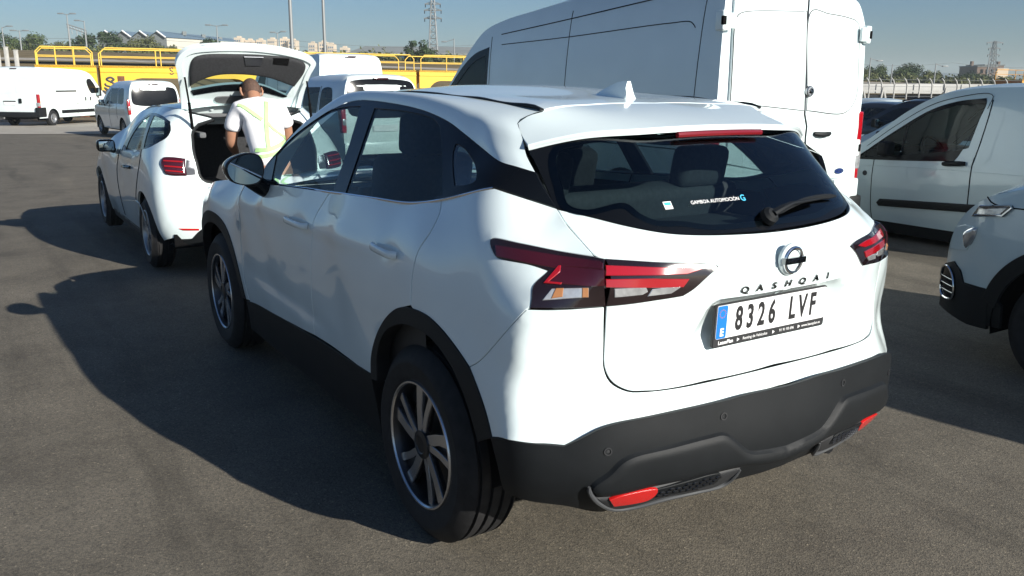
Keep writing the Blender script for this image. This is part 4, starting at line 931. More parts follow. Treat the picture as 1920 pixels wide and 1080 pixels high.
# ================================================================ the other vehicles
def spl(xs, ys):
    """smooth monotone interpolation through (xs, ys)"""
    xs = np.array(xs, float); ys = np.array(ys, float); h = np.diff(xs); d = np.diff(ys) / h; m = np.zeros(len(xs))
    m[0], m[-1] = d[0], d[-1]
    for i in range(1, len(xs) - 1): m[i] = 0 if d[i - 1] * d[i] <= 0 else 2 * d[i - 1] * d[i] / (d[i - 1] + d[i])
    def f(x):
        x = np.clip(np.asarray(x, float), xs[0], xs[-1]); i = np.clip(np.searchsorted(xs, x) - 1, 0, len(h) - 1); t = (x - xs[i]) / h[i]
        return (2*t**3-3*t**2+1)*ys[i] + (t**3-2*t**2+t)*h[i]*m[i] + (-2*t**3+3*t**2)*ys[i+1] + (t**3-t**2)*h[i]*m[i+1]
    return f
class FnSkin:
    def normal(s, ab):
        d = 2e-3; ab = np.atleast_2d(ab)
        u = s(ab + [d, 0]) - s(ab - [d, 0]); v = s(ab + [0, d]) - s(ab - [0, d]); n = np.cross(u, v)
        return n / np.linalg.norm(n, axis=1, keepdims=True)
class SideSkin(FnSkin):
    """left flank: parameters (-x, z)"""
    def __init__(s, zs, ws, x0, x1, r0=.35, k0=.12, r1=.6, k1=.2):
        s.w = spl(zs, ws); s.a = (x0, x1, r0, k0, r1, k1); s.ab = np.array([[-x1, zs[0]], [-x0, zs[-1]]], float)
    def y(s, x, z):
        x0, x1, r0, k0, r1, k1 = s.a
        d0 = np.clip((x0 + r0 - x) / r0, 0, 1.3); d1 = np.clip((x - x1 + r1) / r1, 0, 1.3)
        return s.w(z) * (1 - k0 * d0 ** 2.5 - k1 * d1 ** 2.5)
    def __call__(s, ab, off=0):
        ab = np.atleast_2d(np.array(ab, float)); return np.stack([-ab[:, 0], s.y(-ab[:, 0], ab[:, 1]), ab[:, 1]], -1)
    def inv(s, P): P = np.atleast_2d(np.array(P, float)); return np.stack([-P[:, 0], P[:, 2]], -1)
class RearSkin(FnSkin):
    """back face: parameters (-y, z); x follows a profile over z and bends forward at the corners"""
    def __init__(s, zs, xs, hw, bend=.04, p=4.):
        s.f = spl(zs, xs); s.hw = hw; s.b = bend; s.p = p; s.ab = np.array([[-hw, zs[0]], [hw, zs[-1]]], float)
    def __call__(s, ab, off=0):
        ab = np.atleast_2d(np.array(ab, float)); return np.stack([s.f(ab[:, 1]) + s.b * np.abs(ab[:, 0] / s.hw) ** s.p, -ab[:, 0], ab[:, 1]], -1)
    def inv(s, P): P = np.atleast_2d(np.array(P, float)); return np.stack([-P[:, 1], P[:, 2]], -1)
VS = {}
# tall panel van
VS['van_s'] = SideSkin([.2, .4, .8, 1.2, 1.6, 2.0, 2.3, 2.45, 2.6], [.97, 1.0, 1.02, 1.015, .99, .95, .905, .86, .76], -1.21, 4.77, .12, .02, .9, .16)
VS['van_r'] = RearSkin([.3, .6, .9, 1.2, 1.7, 2.2, 2.45, 2.55], [-1.20, -1.21, -1.21, -1.205, -1.185, -1.15, -1.11, -1.07], 1.0, .02, 8)
# small light van with the black side strip
VS['cour_s'] = SideSkin([.15, .3, .5, .8, .98, 1.05, 1.3, 1.55, 1.68, 1.76], [.83, .855, .875, .885, .875, .85, .79, .725, .66, .56], -.75, 3.35, .2, .06, .7, .22)
# van at the right edge
VS['ber_s'] = SideSkin([.15, .3, .5, .8, 1.0, 1.1, 1.4, 1.65, 1.8], [.86, .89, .91, .92, .91, .89, .83, .76, .66], -.75, 3.68, .2, .06, .62, .30)
# far van, far people carrier, people carrier behind the hatchback
VS['box_s'] = SideSkin([.2, .5, 1.0, 1.5, 2.0, 2.3, 2.45, 2.55], [.98, 1.01, 1.025, 1.0, .96, .92, .88, .80], -.98, 5.0, .15, .03, .8, .16)
VS['box_r'] = RearSkin([.3, .8, 1.2, 1.8, 2.4, 2.55], [-.97, -.98, -.98, -.95, -.90, -.87], .98, .03, 6)
VS['kan_s'] = SideSkin([.2, .5, .8, 1.0, 1.1, 1.4, 1.65, 1.82], [.86, .90, .915, .90, .87, .81, .74, .62], -.66, 3.62, .2, .06, .6, .22)
VS['kan_r'] = RearSkin([.3, .7, 1.0, 1.4, 1.7, 1.82], [-.66, -.68, -.66, -.61, -.55, -.50], .88, .06, 5)
# hatchback
CQp = []
for z, L in {.22: [(-.57, 0), (-.52, .5), (-.40, .73), (-.2, .82)], .36: [(-.63, 0), (-.59, .5), (-.50, .73), (-.43, .82), (-.34, .845), (-.18, .862)], .52: [(-.64, 0), (-.60, .5), (-.525, .74), (-.45, .835), (-.38, .862), (-.2, .884)], .72: [(-.61, 0), (-.57, .5), (-.505, .74), (-.435, .84), (-.36, .868), (-.2, .889)],
             .88: [(-.56, 0), (-.53, .48), (-.49, .71), (-.43, .805), (-.36, .842), (-.15, .873)], 1.0: [(-.50, .50), (-.44, .70), (-.32, .806), (-.1, .848)], 1.14: [(-.42, .53), (-.355, .68), (-.22, .755), (.1, .79)], 1.28: [(-.33, .5), (-.25, .635), (0, .685)], 1.39: [(-.22, .45), (-.12, .56), (.08, .61)]}.items():
    CQp += [(x, y, z) for x, y in L] + [(x, -y, z) for x, y in L if 0 < y < .55 and z < .9]
for x in (.5, 1.1, 1.7, 2.2): CQp += [(x, y, z) for z, y in ((.22, .835), (.36, .865), (.52, .882), (.75, .892), (.88, .885), (.97, .855), (1.02, .83))]
CQp += [(x, y, z) for x, L in ((.5, ((1.14, .77), (1.28, .695), (1.38, .61))), (1.1, ((1.14, .76), (1.28, .68), (1.36, .60)))) for z, y in L]
CQp += [(0, .897, .66), (2.6, .89, .66), (2.6, .87, .82), (2.6, .82, .92), (3.0, .82, .6), (3.0, .76, .82), (3.25, .6, .6), (3.2, .7, .45), (3.0, .82, .35), (1.6, .75, 1.1), (1.4, .69, 1.22)]
VS['hat'] = Skin(CQp, (-.42, .90, .1))
VP = {'van': (4.10, -4.47, 0), 'cour': (1.30, -7.05, -.1), 'ber': (-3.24, -3.67, -.03), 'hat': (5.5, -.06, -.03)}
VS['gate'] = Skin([(x - .02 * (1 - (y / .6) ** 2) , y, z) for x, z in ((.02, 1.22), (-.16, 1.42), (-.33, 1.60), (-.46, 1.76), (-.575, 1.925)) for y in (-.6, -.3, 0, .3, .6)], (-.75, 0, -.65), up=(0, 0, 1))
VP['gate'] = VP['hat']

E_ = {
 'van_door_l': ('van_r', [(-0.801,2.5701,1), (-0.848,2.1544,1), (-0.88,1.4178,1), (-0.8752,1.2466,1), (-0.8683,0.9163,1), (0.1919,0.7293,1), (0.1598,0.9292), (0.1537,1.1344,1), (0.1612,1.2267,1), (0.1222,1.3375,1), (0.1128,1.5918,1), (0.1176,2.2583,1), (0.1823,2.6409,1)]),
 'van_door_r': ('van_r', [(0.1988,2.6421,1), (0.1315,2.259,1), (0.1268,1.5918,1), (0.1364,1.3373,1), (0.1753,1.2264,1), (0.1671,1.1155,1), (0.2064,0.7285,1), (0.9811,0.6964,1), (0.961,1.0934,1), (1.0046,1.4804,1), (1.0028,2.1437,1), (0.9536,2.2717), (0.8868,2.3793), (0.7733,2.428), (0.5706,2.5075,1)]),
 'van_blank_l': ('van_r', [(-0.8422,2.0225,1), (-0.8317,2.1385,1), (-0.7919,2.1898), (-0.7247,2.216), (0.0984,2.2627,1), (0.1134,1.3741,1), (-0.8633,1.4518,1)]),
 'van_blank_r': ('van_r', [(0.1593,2.2586), (0.4195,2.255), (0.7147,2.2325), (0.8474,2.2018), (0.8826,2.1478), (0.8887,1.8591), (0.8938,1.5381), (0.8536,1.443), (0.7201,1.3491), (0.15,1.3737,1)]),
 'van_lock': ('van_r', [(0.1579,1.5521)]),
 'van_handle': ('van_r', [(0.2712,1.1594), (0.506,1.1538)]),
 'van_badge': ('van_r', [(0.6276,0.7885), (0.7659,0.7818)]),
 'van_lampR': ('van_r', [(1.023,1.3547,1), (1.0484,1.208,1), (1.0512,1.0506,1), (1.0934,0.6783,1), (0.9933,0.6756,1), (0.9598,1.0543,1), (0.9736,1.3071,1)]),
 'van_bump': ('van_r', [(0.5621,0.6962), (0.952,0.6883), (1.0368,0.49), (0.7187,0.4935)]),
 'van_line1': ('van_s', [(-1.1164,2.4093), (-1.1038,2.087), (-1.0565,1.5491)]),
 'van_line2': ('van_s', [(0.8287,2.3372), (0.8573,1.9691), (0.9223,1.4488)]),
 'van_cab': ('van_s', [(-2.6738,2.1446), (-2.6474,1.8267), (-2.6313,1.5516)]),
 'van_win': ('van_s', [(-3.4989,1.5436,1), (-3.1555,1.7997,1), (-2.9937,1.8766,1), (-2.7685,1.9309,1), (-2.7338,1.5506,1)]),
 'van_winouter': ('van_s', [(-3.6155,1.5425), (-3.3164,1.7677), (-3.0694,1.9238), (-2.6612,2.0303)]),
 'van_roofline': ('van_s', [(-3.1243,1.9972), (-2.9014,2.1852), (-2.4871,2.2748), (-1.824,2.3494), (-0.9793,2.4665)]),
 'van_rub': ('van_s', [(-2.4833,2.2622), (-1.1101,2.3534), (-0.0846,2.4023)]),
 'van_rub2': ('van_s', [(-2.4328,2.0613), (-1.1138,2.1319), (0.7147,2.1924), (0.7671,2.1711)]),
 'cour_win': ('cour_s', [(-1.5579,1.0004,1), (-1.5439,1.3084,1), (-1.3717,1.437,1), (-1.0858,1.5249,1), (-0.8043,1.5501,1), (-0.8597,1.121,1), (-0.9643,1.088,1)]),
 'cour_tri': ('cour_s', [(-2.0428,0.9415,1), (-1.7694,1.1724,1), (-1.5679,1.3073,1), (-1.5729,0.9993,1)]),
 'cour_frame': ('cour_s', [(-2.0495,0.941,1), (-1.8363,1.1264), (-1.6383,1.3179), (-1.4376,1.4617), (-1.1771,1.5487), (-0.9728,1.5922), (-0.794,1.6085,1), (-0.7409,1.5843), (-0.7343,1.509), (-0.8221,1.1107,1), (-0.9338,1.0771), (-1.5695,0.9886,1)]),
 'cour_seamF': ('cour_s', [(-1.8499,0.9334), (-1.8537,0.7262), (-1.8351,0.3772), (-1.8154,0.2906)]),
 'cour_seamR': ('cour_s', [(-0.746,1.5842), (-0.7418,1.4458), (-0.7606,1.1276), (-0.777,0.9604), (-0.7721,0.7003), (-0.7756,0.4341), (-0.7961,0.342)]),
 'cour_mould': ('cour_s', [(-1.7656,0.4801,1), (-1.7303,0.5221,1), (-0.6314,0.5855,1), (-0.2309,0.605,1), (-0.221,0.5231,1), (-0.6754,0.5063,1), (-1.7406,0.4481,1)]),
 'cour_handle': ('cour_s', [(-1.0734,0.9515), (-0.8404,0.9707)]),
 'cour_sill': ('cour_s', [(-1.8484,0.2861), (-1.3416,0.3133), (-0.8499,0.3232)]),
 'cour_roof': ('cour_s', [(-1.219,1.5873), (-1.0004,1.6562), (-0.7059,1.6929), (-0.5149,1.7048)]),
 'cour_mir': ('cour_s', [(-1.7631,1.005), (-1.6066,0.9886), (-1.6536,1.1513), (-1.7907,1.1347)]),
 'cour_badge': ('cour_s', [(-1.9423,0.7817)]),
 'ber_drl': ('ber_s', [(-3.4143,0.9008,1), (-3.373,0.9647,1), (-3.1674,0.9963,1), (-3.1604,0.9863,1), (-3.2066,0.9301,1)]),
 'ber_drl2': ('ber_s', [(-3.3739,0.921,1), (-3.3625,0.9477,1), (-3.1947,0.9778,1), (-3.2294,0.9369,1)]),
 'ber_fog': ('ber_s', [(-3.4243,0.7108,1), (-3.447,0.7834), (-3.4259,0.8174), (-3.3656,0.8359), (-3.3656,0.7992), (-3.3901,0.7415,1)]),
 'ber_pocket': ('ber_s', [(-3.5767,0.6722,1), (-3.554,0.7607,1), (-3.527,0.8157,1), (-3.4619,0.8393,1), (-3.3598,0.8401,1), (-3.397,0.7401,1), (-3.4191,0.6979,1), (-3.4978,0.6802,1)]),
 'ber_grille': ('ber_s', [(-3.6189,0.5422), (-3.5521,0.561), (-3.5062,0.5286), (-3.4814,0.4684), (-3.4811,0.3895), (-3.5187,0.3666), (-3.6087,0.3781)]),
 'ber_black': ('ber_s', [(-3.6119,0.5671,1), (-3.5202,0.6029,1), (-3.4518,0.565,1), (-3.4094,0.4934,1), (-3.2178,0.481,1), (-3.2321,0.4023,1), (-3.2273,0.261,1), (-3.3643,0.2546,1), (-3.6482,0.2878,1), (-3.6414,0.3318,1)]),
 'ber_body': ('ber_s', [(-3.2873,1.0327), (-3.3602,0.9666), (-3.5283,0.8209), (-3.5857,0.7091), (-3.6052,0.5917)]),
 'ber_hood': ('ber_s', [(-3.2873,1.0327), (-3.2207,1.0638), (-3.128,1.0957)]),
 'ber_arch': ('ber_s', [(-3.2302,0.3811), (-3.2263,0.4576), (-3.1973,0.5386), (-3.1446,0.6226), (-3.0902,0.666), (-3.0538,0.6829)]),
 'ber_seam': ('ber_s', [(-3.2873,1.0327), (-3.2589,1.0013), (-3.2238,0.9909), (-3.1674,0.9963)]),
 'hat_dlo': ('hat', [(-1.3885,0.9211,1), (-1.3387,1.0312), (-1.1873,1.1808), (-1.025,1.2672), (-0.7244,1.2922), (-0.2976,1.2587), (-0.0841,1.2145,1), (-0.0171,1.1394), (-0.0207,1.0784), (-0.1188,1.0244,1), (-0.2413,0.9858), (-0.459,0.9577,1)]),
 'hat_p1': ('hat', [(-1.1881,0.9377,1), (-1.1746,1.049), (-1.0728,1.1845), (-0.9039,1.2542), (-0.7875,1.2722,1), (-0.4873,0.9677,1)]),
 'hat_p2': ('hat', [(-0.618,1.268,1), (-0.3062,1.2393), (-0.1091,1.2029,1), (-0.0413,1.1381), (-0.0461,1.0851), (-0.1396,1.0316), (-0.4048,0.9727,1)]),
 'hat_lamp': ('hat', [(0.0298,0.8874), (0.034,0.9044), (0.1022,0.9144), (0.179,0.9092,1), (0.208,0.7728,1), (0.1562,0.7698), (0.0996,0.7781), (0.0667,0.8192), (0.0371,0.8557)]),
 'hat_lampg': ('hat', [(0.1884,0.8997,1), (0.2248,0.8966,1), (0.2462,0.7826,1), (0.2102,0.7769,1)]),
 'hat_open': ('hat', [(0.4317,0.7183), (0.3662,0.713), (0.3017,0.722), (0.2659,0.7657), (0.2301,0.8907), (0.1626,1.0498), (0.1291,1.1308), (0.1299,1.2019), (0.184,1.2504)]),
 'hat_refl': ('hat', [(0.1789,0.3241,1), (0.1993,0.3123,1), (0.2876,0.3162,1), (0.2902,0.3296,1)]),
 'hat_diff': ('hat', [(0.228,0.2403,1), (0.3041,0.3276,1), (0.3445,0.3468,1), (0.3324,0.2453,1)]),
 'hat_bot': ('hat', [(0.1012,0.2373), (0.1604,0.2321), (0.228,0.2403)]),
 'hat_arch': ('hat', [(-0.217,0.5149), (-0.1828,0.5769), (-0.0988,0.6222), (-0.0295,0.6209), (0.025,0.5608), (0.067,0.4355), (0.0852,0.2935), (0.0961,0.2383)]),
 'hat_sill': ('hat', [(-1.8757,0.3084), (-0.3488,0.2566)]),
 'hat_seam': ('hat', [(-0.472,0.9573), (-0.4463,0.8451), (-0.5093,0.7074), (-0.6836,0.503)]),
 'hat_crease': ('hat', [(-1.5844,0.4133), (-1.0637,0.4599), (-0.4923,0.4641), (-0.3772,0.3385)]),
 'hat_handle': ('hat', [(-1.1394,0.7863), (-0.8207,0.7841)]),
 'hat_frame': ('hat', [(-0.0112,1.2347,1), (0.0162,1.2437,1), (0.1179,1.1099,1), (0.2624,0.7324,1), (0.208,0.7728,1), (0.1779,0.9104,1)]),
 'g_outer': ('gate', [(-0.6185,1.6374), (-0.5975,1.7205), (-0.5265,1.7845), (-0.3451,1.8246), (-0.0073,1.8376), (0.2963,1.8002), (0.4941,1.7379), (0.5649,1.6776), (0.5341,1.5473), (0.5169,1.3698), (0.5211,1.1243), (0.5081,0.9832,1), (-0.4694,0.9728,1), (-0.5184,1.0717), (-0.5564,1.3326), (-0.5994,1.5418)]),
 'g_trim': ('gate', [(-0.5049,1.5894), (-0.4882,1.692), (-0.4256,1.7313), (-0.0909,1.7551), (0.1212,1.75), (0.3708,1.7176), (0.465,1.6672), (0.4738,1.5939), (0.4087,1.423,1), (0.152,1.5283), (-0.0804,1.5599), (-0.2869,1.5453), (-0.4269,1.4776), (-0.491,1.4217,1)]),
 'g_glass': ('gate', [(-0.4884,1.4173,1), (-0.4269,1.4776), (-0.2869,1.5453), (-0.0804,1.5599), (0.152,1.5283), (0.4067,1.4198,1), (0.3666,1.2923,1), (0.1069,1.4234), (-0.0758,1.4336), (-0.2495,1.4146), (-0.471,1.3519,1)]),
 'g_frit': ('gate', [(-0.4769,1.3549,1), (-0.2501,1.4193), (-0.0765,1.4383), (0.1063,1.4267), (0.3685,1.2957,1), (0.3381,1.2863,1), (0.1173,1.358), (-0.0669,1.3694), (-0.2432,1.362), (-0.45,1.3108,1)]),
 'g_lampcov': ('gate', [(-0.27,1.2761), (-0.2581,1.2929), (0.0162,1.2982), (0.0698,1.2691), (0.0256,1.237), (-0.2511,1.2365)]),
 'g_latch': ('gate', [(-0.0847,1.7513,1), (0.0757,1.7518,1), (0.0602,1.6661,1), (-0.0637,1.6661,1)]),
 'g_dark': ('gate', [(0.1682,1.74,1), (0.3057,1.7357,1), (0.3038,1.6656,1), (0.1689,1.6816,1)]),
 'g_hinge': ('gate', [(-0.5508,1.5303), (-0.4911,0.9139), (0.4999,1.5014), (0.5424,0.9812)])}
def shell(root, name, S, outline, m, arches=(), zb=.3, crown=.05, p=4., holes=(), step=.07, x_end=None):
    """painted monocoque: both flanks and the skin over back, roof and front"""
    top = smooth_poly(outline, step, closed=False)
    n = len(top); bot = []
    xa, xb = top[-1][0], top[0][0]          # front to rear along the sill
    x = xa
    arcs = sorted(arches, key=lambda a: -a[0])
    pts = []
    for xc, zc, r in arcs:
        d = math.sqrt(max(r * r - (zb - zc) ** 2, 0)); a0 = math.atan2(zb - zc, d); 
        pts += [(xc + d, zb)] + [(xc + r * math.cos(t), zc + r * math.sin(t)) for t in np.linspace(a0, math.pi - a0, 22)[1:-1]] + [(xc - d, zb)]
    line = [tuple(top[-1])] + [(xa, zb)] * (abs(top[-1][1] - zb) > .02) + pts + [(xb, zb)] * (abs(top[0][1] - zb) > .02) + [tuple(top[0])]
    for i in range(len(line) - 1):
        a, b = np.array(line[i]), np.array(line[i + 1]); k = max(1, int(np.linalg.norm(b - a) / step))
        bot += [tuple(a + (b - a) * t) for t in np.arange(k) / k]
    poly = [(-x_, z_, 1) for x_, z_ in list(map(tuple, top[:-1])) + bot]
    me = panel_mesh(name, S, poly, holes=holes, h=step * 1.75, gap=0, flange=0, both=True)
    bm = bmesh.new(); bm.from_mesh(me)
    T = np.gradient(top, axis=0); N = np.stack([-T[:, 1], T[:, 0]], -1); N /= np.linalg.norm(N, axis=1, keepdims=True) + 1e-9
    ss = np.array([-1, -.985, -.94, -.86, -.7, -.45, 0, .45, .7, .86, .94, .985, 1.]); Y = S.y(top[:, 0], top[:, 1])
    vs = [[bm.verts.new((top[i][0] + N[i][0] * crown * (1 - abs(s) ** p), s * Y[i], top[i][1] + N[i][1] * crown * (1 - abs(s) ** p))) for s in ss] for i in range(n)]
    for i in range(n - 1):
        for j in range(len(ss) - 1): bm.faces.new((vs[i][j], vs[i + 1][j], vs[i + 1][j + 1], vs[i][j + 1]))
    bmesh.ops.remove_doubles(bm, verts=bm.verts, dist=2e-3)
    bmesh.ops.recalc_face_normals(bm, faces=bm.faces)
    bm.to_mesh(me); bm.free(); me.shade_smooth(); me.set_sharp_from_angle(angle=R(40))
    o = mk(name, me, m, root)
    for xc, zc, r in arches:
        v = []; f = []
        for t in np.linspace(R(-12), R(192), 20):
            for y_, r_ in ((float(S.y(xc, zc + r * .8)) - .01, r + .005), (.5, r), (.5, .05)): v.append((xc + r_ * math.cos(t), y_, zc + r_ * math.sin(t)))
        for i in range(19):
            for j in range(2): f.append((3 * i + j, 3 * i + j + 1, 3 * i + 4 + j, 3 * i + 3 + j))
        w = mk('wheel_well', pymesh('wheel_well', v, f), M['dark'], root); mirrored(w, root)
    xs = [a[0] for a in arcs]
    b = MB(); b.box(((xa + xb) / 2, 0, zb + .04), (abs(xa - xb) - .25, 1.0, .16))
    if len(arcs) == 2: b.box(((xs[0] + xs[1]) / 2, 0, zb + .02), (xs[0] - xs[1] - .9, 1.62, .12))
    b.build('floor_pan', M['dark'], root)
    return o

def seam(root, S, pts, both=True, r=.0045, off=.0, m='dark', name='panel_seam', par=True):
    L = S(smooth_poly([tuple(p[:2]) for p in pts], .06, closed=False)) if par else np.array(pts)
    b = MB(); b.tube(L, r, 5); o = b.build(name, M[m], root)
    if both: mirrored(o, root)
    return o

def strip(root, name, secs, m, crown=.04, p=3.):
    """sheet over the car's width: secs are (x, half width, z)"""
    secs = np.array(secs, float); T = np.gradient(secs[:, [0, 2]], axis=0); N = np.stack([-T[:, 1], T[:, 0]], -1); N /= np.linalg.norm(N, axis=1, keepdims=True)
    N *= np.sign(N[:, 1:2] + 1e-9)
    ss = np.linspace(-1, 1, 15); v = []; f = []
    for (x, y, z), n in zip(secs, N):
        for s in ss: c = crown * (1 - abs(s) ** p); v.append((x + n[0] * c, s * y, z + n[1] * c))
    for i in range(len(secs) - 1):
        for j in range(14): f.append((15 * i + j, 15 * i + 15 + j, 15 * i + 16 + j, 15 * i + j + 1))
    me = pymesh(name, v, f); 
    bm = bmesh.new(); bm.from_mesh(me); bmesh.ops.recalc_face_normals(bm, faces=bm.faces)
    if sum(q.normal.z for q in bm.faces) < 0: bmesh.ops.reverse_faces(bm, faces=bm.faces)
    bm.to_mesh(me); bm.free()
    return mk(name, me, m, root)

def ep(k): return [tuple(p) for p in E_[k][1]]
def es(k): return VS[E_[k][0]]
def both_panel(root, key, name, m, **k): return pair(name, M[m], root, es(key), ep(key), **k)

def simple_mirror(root, x, y, z, m, size=(.10, .17, .20), foot=.12, glassy=True):
    b = MB(); b.box((x + .02, y, z), (size[0] * 1.2, size[1], size[2]), bev=.04, seg=3); b.tube([(x + .05, y - foot, z - size[2] * .45), (x + .03, y - .02, z - size[2] * .3)], .03, 8)
    o = b.build('side_mirror', m, root, sharp=60); o2 = mirrored(o, root)
    if glassy:
        g = MB(); g.box((x - size[0] * .6 - .001 + .02, y, z), (.004, size[1] * .82, size[2] * .82), bev=.0015); q = g.build('mirror_glass', M['mirror'], o); mirrored(q, o2)

def cab_seats(root, xs, y=.38, z=.75, h=.62, m='cabin', hz=.0):
    for x in xs:
        for yy in (y, -y):
            s = MB(); s.box((x, yy, z), (.48, .48, .15), bev=.05); s.box((x - .27, yy, z + h * .55), (.13, .46, h), rot=(0, -.18, 0), bev=.05); s.box((x - .37, yy, z + h + .12 + hz), (.09, .25, .18), rot=(0, -.15, 0), bev=.04)
            s.build('seat', M[m], root, sharp=60)

# ---------------------------------------------------------------- the tall white panel van
def build_van():
    root = thing('panel_van', 'tall white panel van with closed rear doors standing behind the crossover car', 'van', VP['van'])
    S, Rr = VS['van_s'], VS['van_r']; W = M['white']
    out = [(-1.20, .62, 1), (-1.21, .9), (-1.205, 1.2), (-1.185, 1.7), (-1.15, 2.2), (-1.11, 2.45), (-1.02, 2.56), (-.6, 2.575), (.2, 2.56), (1.0, 2.50), (1.8, 2.41), (2.45, 2.33), (2.85, 2.23), (3.12, 2.05), (3.62, 1.60), (3.92, 1.32), (4.3, 1.17), (4.62, 1.02), (4.76, .80), (4.77, .5), (4.72, .32, 1)]
    shell(root, 'body', S, out, W, arches=[(0, .36, .43), (3.75, .36, .43)], zb=.42, crown=.03, p=6, holes=[ep('van_win')])
    # rear doors, slightly proud of the frame
    for k, bk in (('van_door_l', 'van_blank_l'), ('van_door_r', 'van_blank_r')):
        pts = ep(k)
        d = panel('rear_door', W, root, Rr, pts, off=.045, gap=.007, flange=.05, h=.08, raised=None)
        panel('window_blank', W, d, Rr, ep(bk), off=.049, gap=.0, flange=.02, h=.08, bevel=.004)
        bl_ = smooth_poly(ep(bk), .05); b = MB(); b.tube(Rr(bl_) + Rr.normal(bl_) * .047, .0055, 5, closed=True); b.build('groove_shade', M['cabin_grey'], d)  # grey tube round the blank, painting in the shade of its groove
        if k == 'van_door_r': dr = d
        else: dl = d
    cl = [(p[0] - .004, p[1]) for p in ep('van_door_r')[:7]]; sl_ = Rr(smooth_poly(cl, .05, closed=False)); b = MB(); b.tube(sl_ + [-.028, 0, 0], .014, 6); b.build('door_gap_shade', M['dark'], root)  # dark tube added behind the gap between the doors as its shade
    q = Rr(np.array([p[:2] for p in ep('van_lock')]))[0]
    b = MB(); b.lathe([(.052, -.02), (.052, .025), (.044, .035), (.030, .036), (.028, .028), (.0, .03)], 28, 'x', (0, 0, 0))
    b.v = [(q[0] - .045 - p[0], q[1] + p[1] * (1.0), q[2] + p[2]) for p in b.v]; b.f = [t[::-1] for t in b.f]
    lk = b.build('padlock', M['steel'], root)
    b = MB(); b.box((q[0] - .083, q[1], q[2]), (.012, .05, .026), rot=(.5, 0, 0), bev=.004); b.lathe([(.022, 0), (.022, .008), (0, .008)], 20, 'x', (q[0] - .09, q[1], q[2])); b.build('lock_core', M['chrome_dark'], lk)
    a, c = [Rr(np.array([p[:2]]))[0] for p in ep('van_handle')]
    b = MB(); mid = (a + c) / 2; b.tube([a + [-.055, 0, 0], a * .8 + c * .2 + [-.075, 0, -.006], mid + [-.08, 0, -.008], a * .2 + c * .8 + [-.075, 0, -.004], c + [-.055, 0, .002]], [.018, .024, .025, .024, .018], 10, flat=(1, .8)); b.build('door_handle', M['black_plastic'], dr)
    b = MB(); b.lathe([(.075, 0), (.055, .006), (0, .004)], 24, 'x', (0, 0, 0)); b.v = [(mid[0] - .046 - p[0] * .5, mid[1] + p[1], mid[2] + .012 + p[2] * .7) for p in b.v]; b.build('handle_cup', W, dr, fix=True)
    a, c = [Rr(np.array([p[:2]]))[0] for p in ep('van_badge')]; mid = (a + c) / 2; w = abs(a[1] - c[1]) / 2
    fr = frame((mid[0] - .047, mid[1], mid[2]), (0, -1, 0), (0, 0, 1))
    ov = lambda s: [(w * s * math.cos(t), w * s * .40 * math.sin(t)) for t in np.linspace(0, 2 * math.pi, 33)[:-1]]
    b = MB(); b.prism(ov(1.05), .006, fr); bd = b.build('badge', M['chrome'], root)
    b = MB(); b.prism(ov(.94), .009, fr); mb = mat('badge_blue', (.012, .03, .14), .25, coat=.6); b.build('badge_field', mb, bd)
    lettering('badge_lettering', 'Ford', w * .42, frame((mid[0] - .0565, mid[1], mid[2]), (0, -1, 0), (0, 0, 1)), M['chrome'], bd, depth=.001, sx=1.25)
    # hinges of the rear doors
    for y, z, sy in ((.985, 2.14, 1), (.985, 1.0, 1), (-.985, 2.09, -1), (-.985, 1.0, -1)):
        b = MB(); b.box((-1.195, y + sy * .0, z), (.10, .075, .17), bev=.02, seg=3); b.box((-1.235, y - sy * .06, z), (.03, .12, .13), bev=.01); h = b.build('door_hinge', W, root)
        b = MB(); b.box((-1.235, y + sy * .022, z), (.03, .04, .075), bev=.008); b.build('hinge_pin', M['dark'], h)
    # tail lamps: tall, red above clear above red
    lp = ep('van_lampR'); P3 = Rr(np.array([p[:2] for p in lp]))
    def lampbox(z0, z1, y0, y1, ma, nm, par):
        b = MB(); b.box((-1.175, (y0 + y1) / 2, (z0 + z1) / 2), (.12, abs(y1 - y0), z1 - z0), bev=.022, seg=3); return b.build(nm, M[ma], par)
    for s in (1, -1):
        o = lampbox(.66, 1.36, s * .955, s * 1.045, 'red_lens', 'tail_lamp', root)
        b = MB(); b.box((-1.18, s * 1.003, .90), (.125, .092, .22), bev=.02); b.build('clear_section', M['clear_lens'], o)
    # bumper and step
    b = MB(); b.box((-1.19, 0, .585), (.20, 1.80, .15), bev=.03); b.box((-1.235, .78, .60), (.14, .38, .22), bev=.03); b.box((-1.235, -.78, .60), (.14, .38, .22), bev=.03); b.build('rear_bumper', W, root)
    b = MB(); b.box((-1.15, 0, .45), (.16, 1.98, .14), bev=.03); b.box((-1.22, -.93, .44), (.2, .2, .2), bev=.04); b.box((-1.22, .93, .44), (.2, .2, .2), bev=.04); b.build('bumper_step', M['black_plastic'], root)
    # pressed lines of the flank
    for k in ('van_line1', 'van_line2'):
        pts = ep(k); x0 = -pts[-1][0]; L = [(-(x0 - .015 * (t - .5)), z) for t, z in zip(np.linspace(0, 1, 8), np.linspace(2.36 if k == 'van_line1' else 2.44, .55, 8))]
        seam(root, S, L)
    seam(root, S, [(-2.66, 2.15), (-2.65, 1.8), (-2.62, 1.2), (-2.6, .6)])
    seam(root, S, [(-2.45, 2.17), (-1.0, 2.285), (.1, 2.38), (1.02, 2.45)], r=.006)
    seam(root, S, [(-2.42, 2.05), (-1.06, 2.09), (.5, 2.155), (.77, 2.15), (.83, 2.10)], r=.005)
    seam(root, S, [(-2.62, 1.02), (-1.0, 1.02), (.8, 1.02)], r=.006)
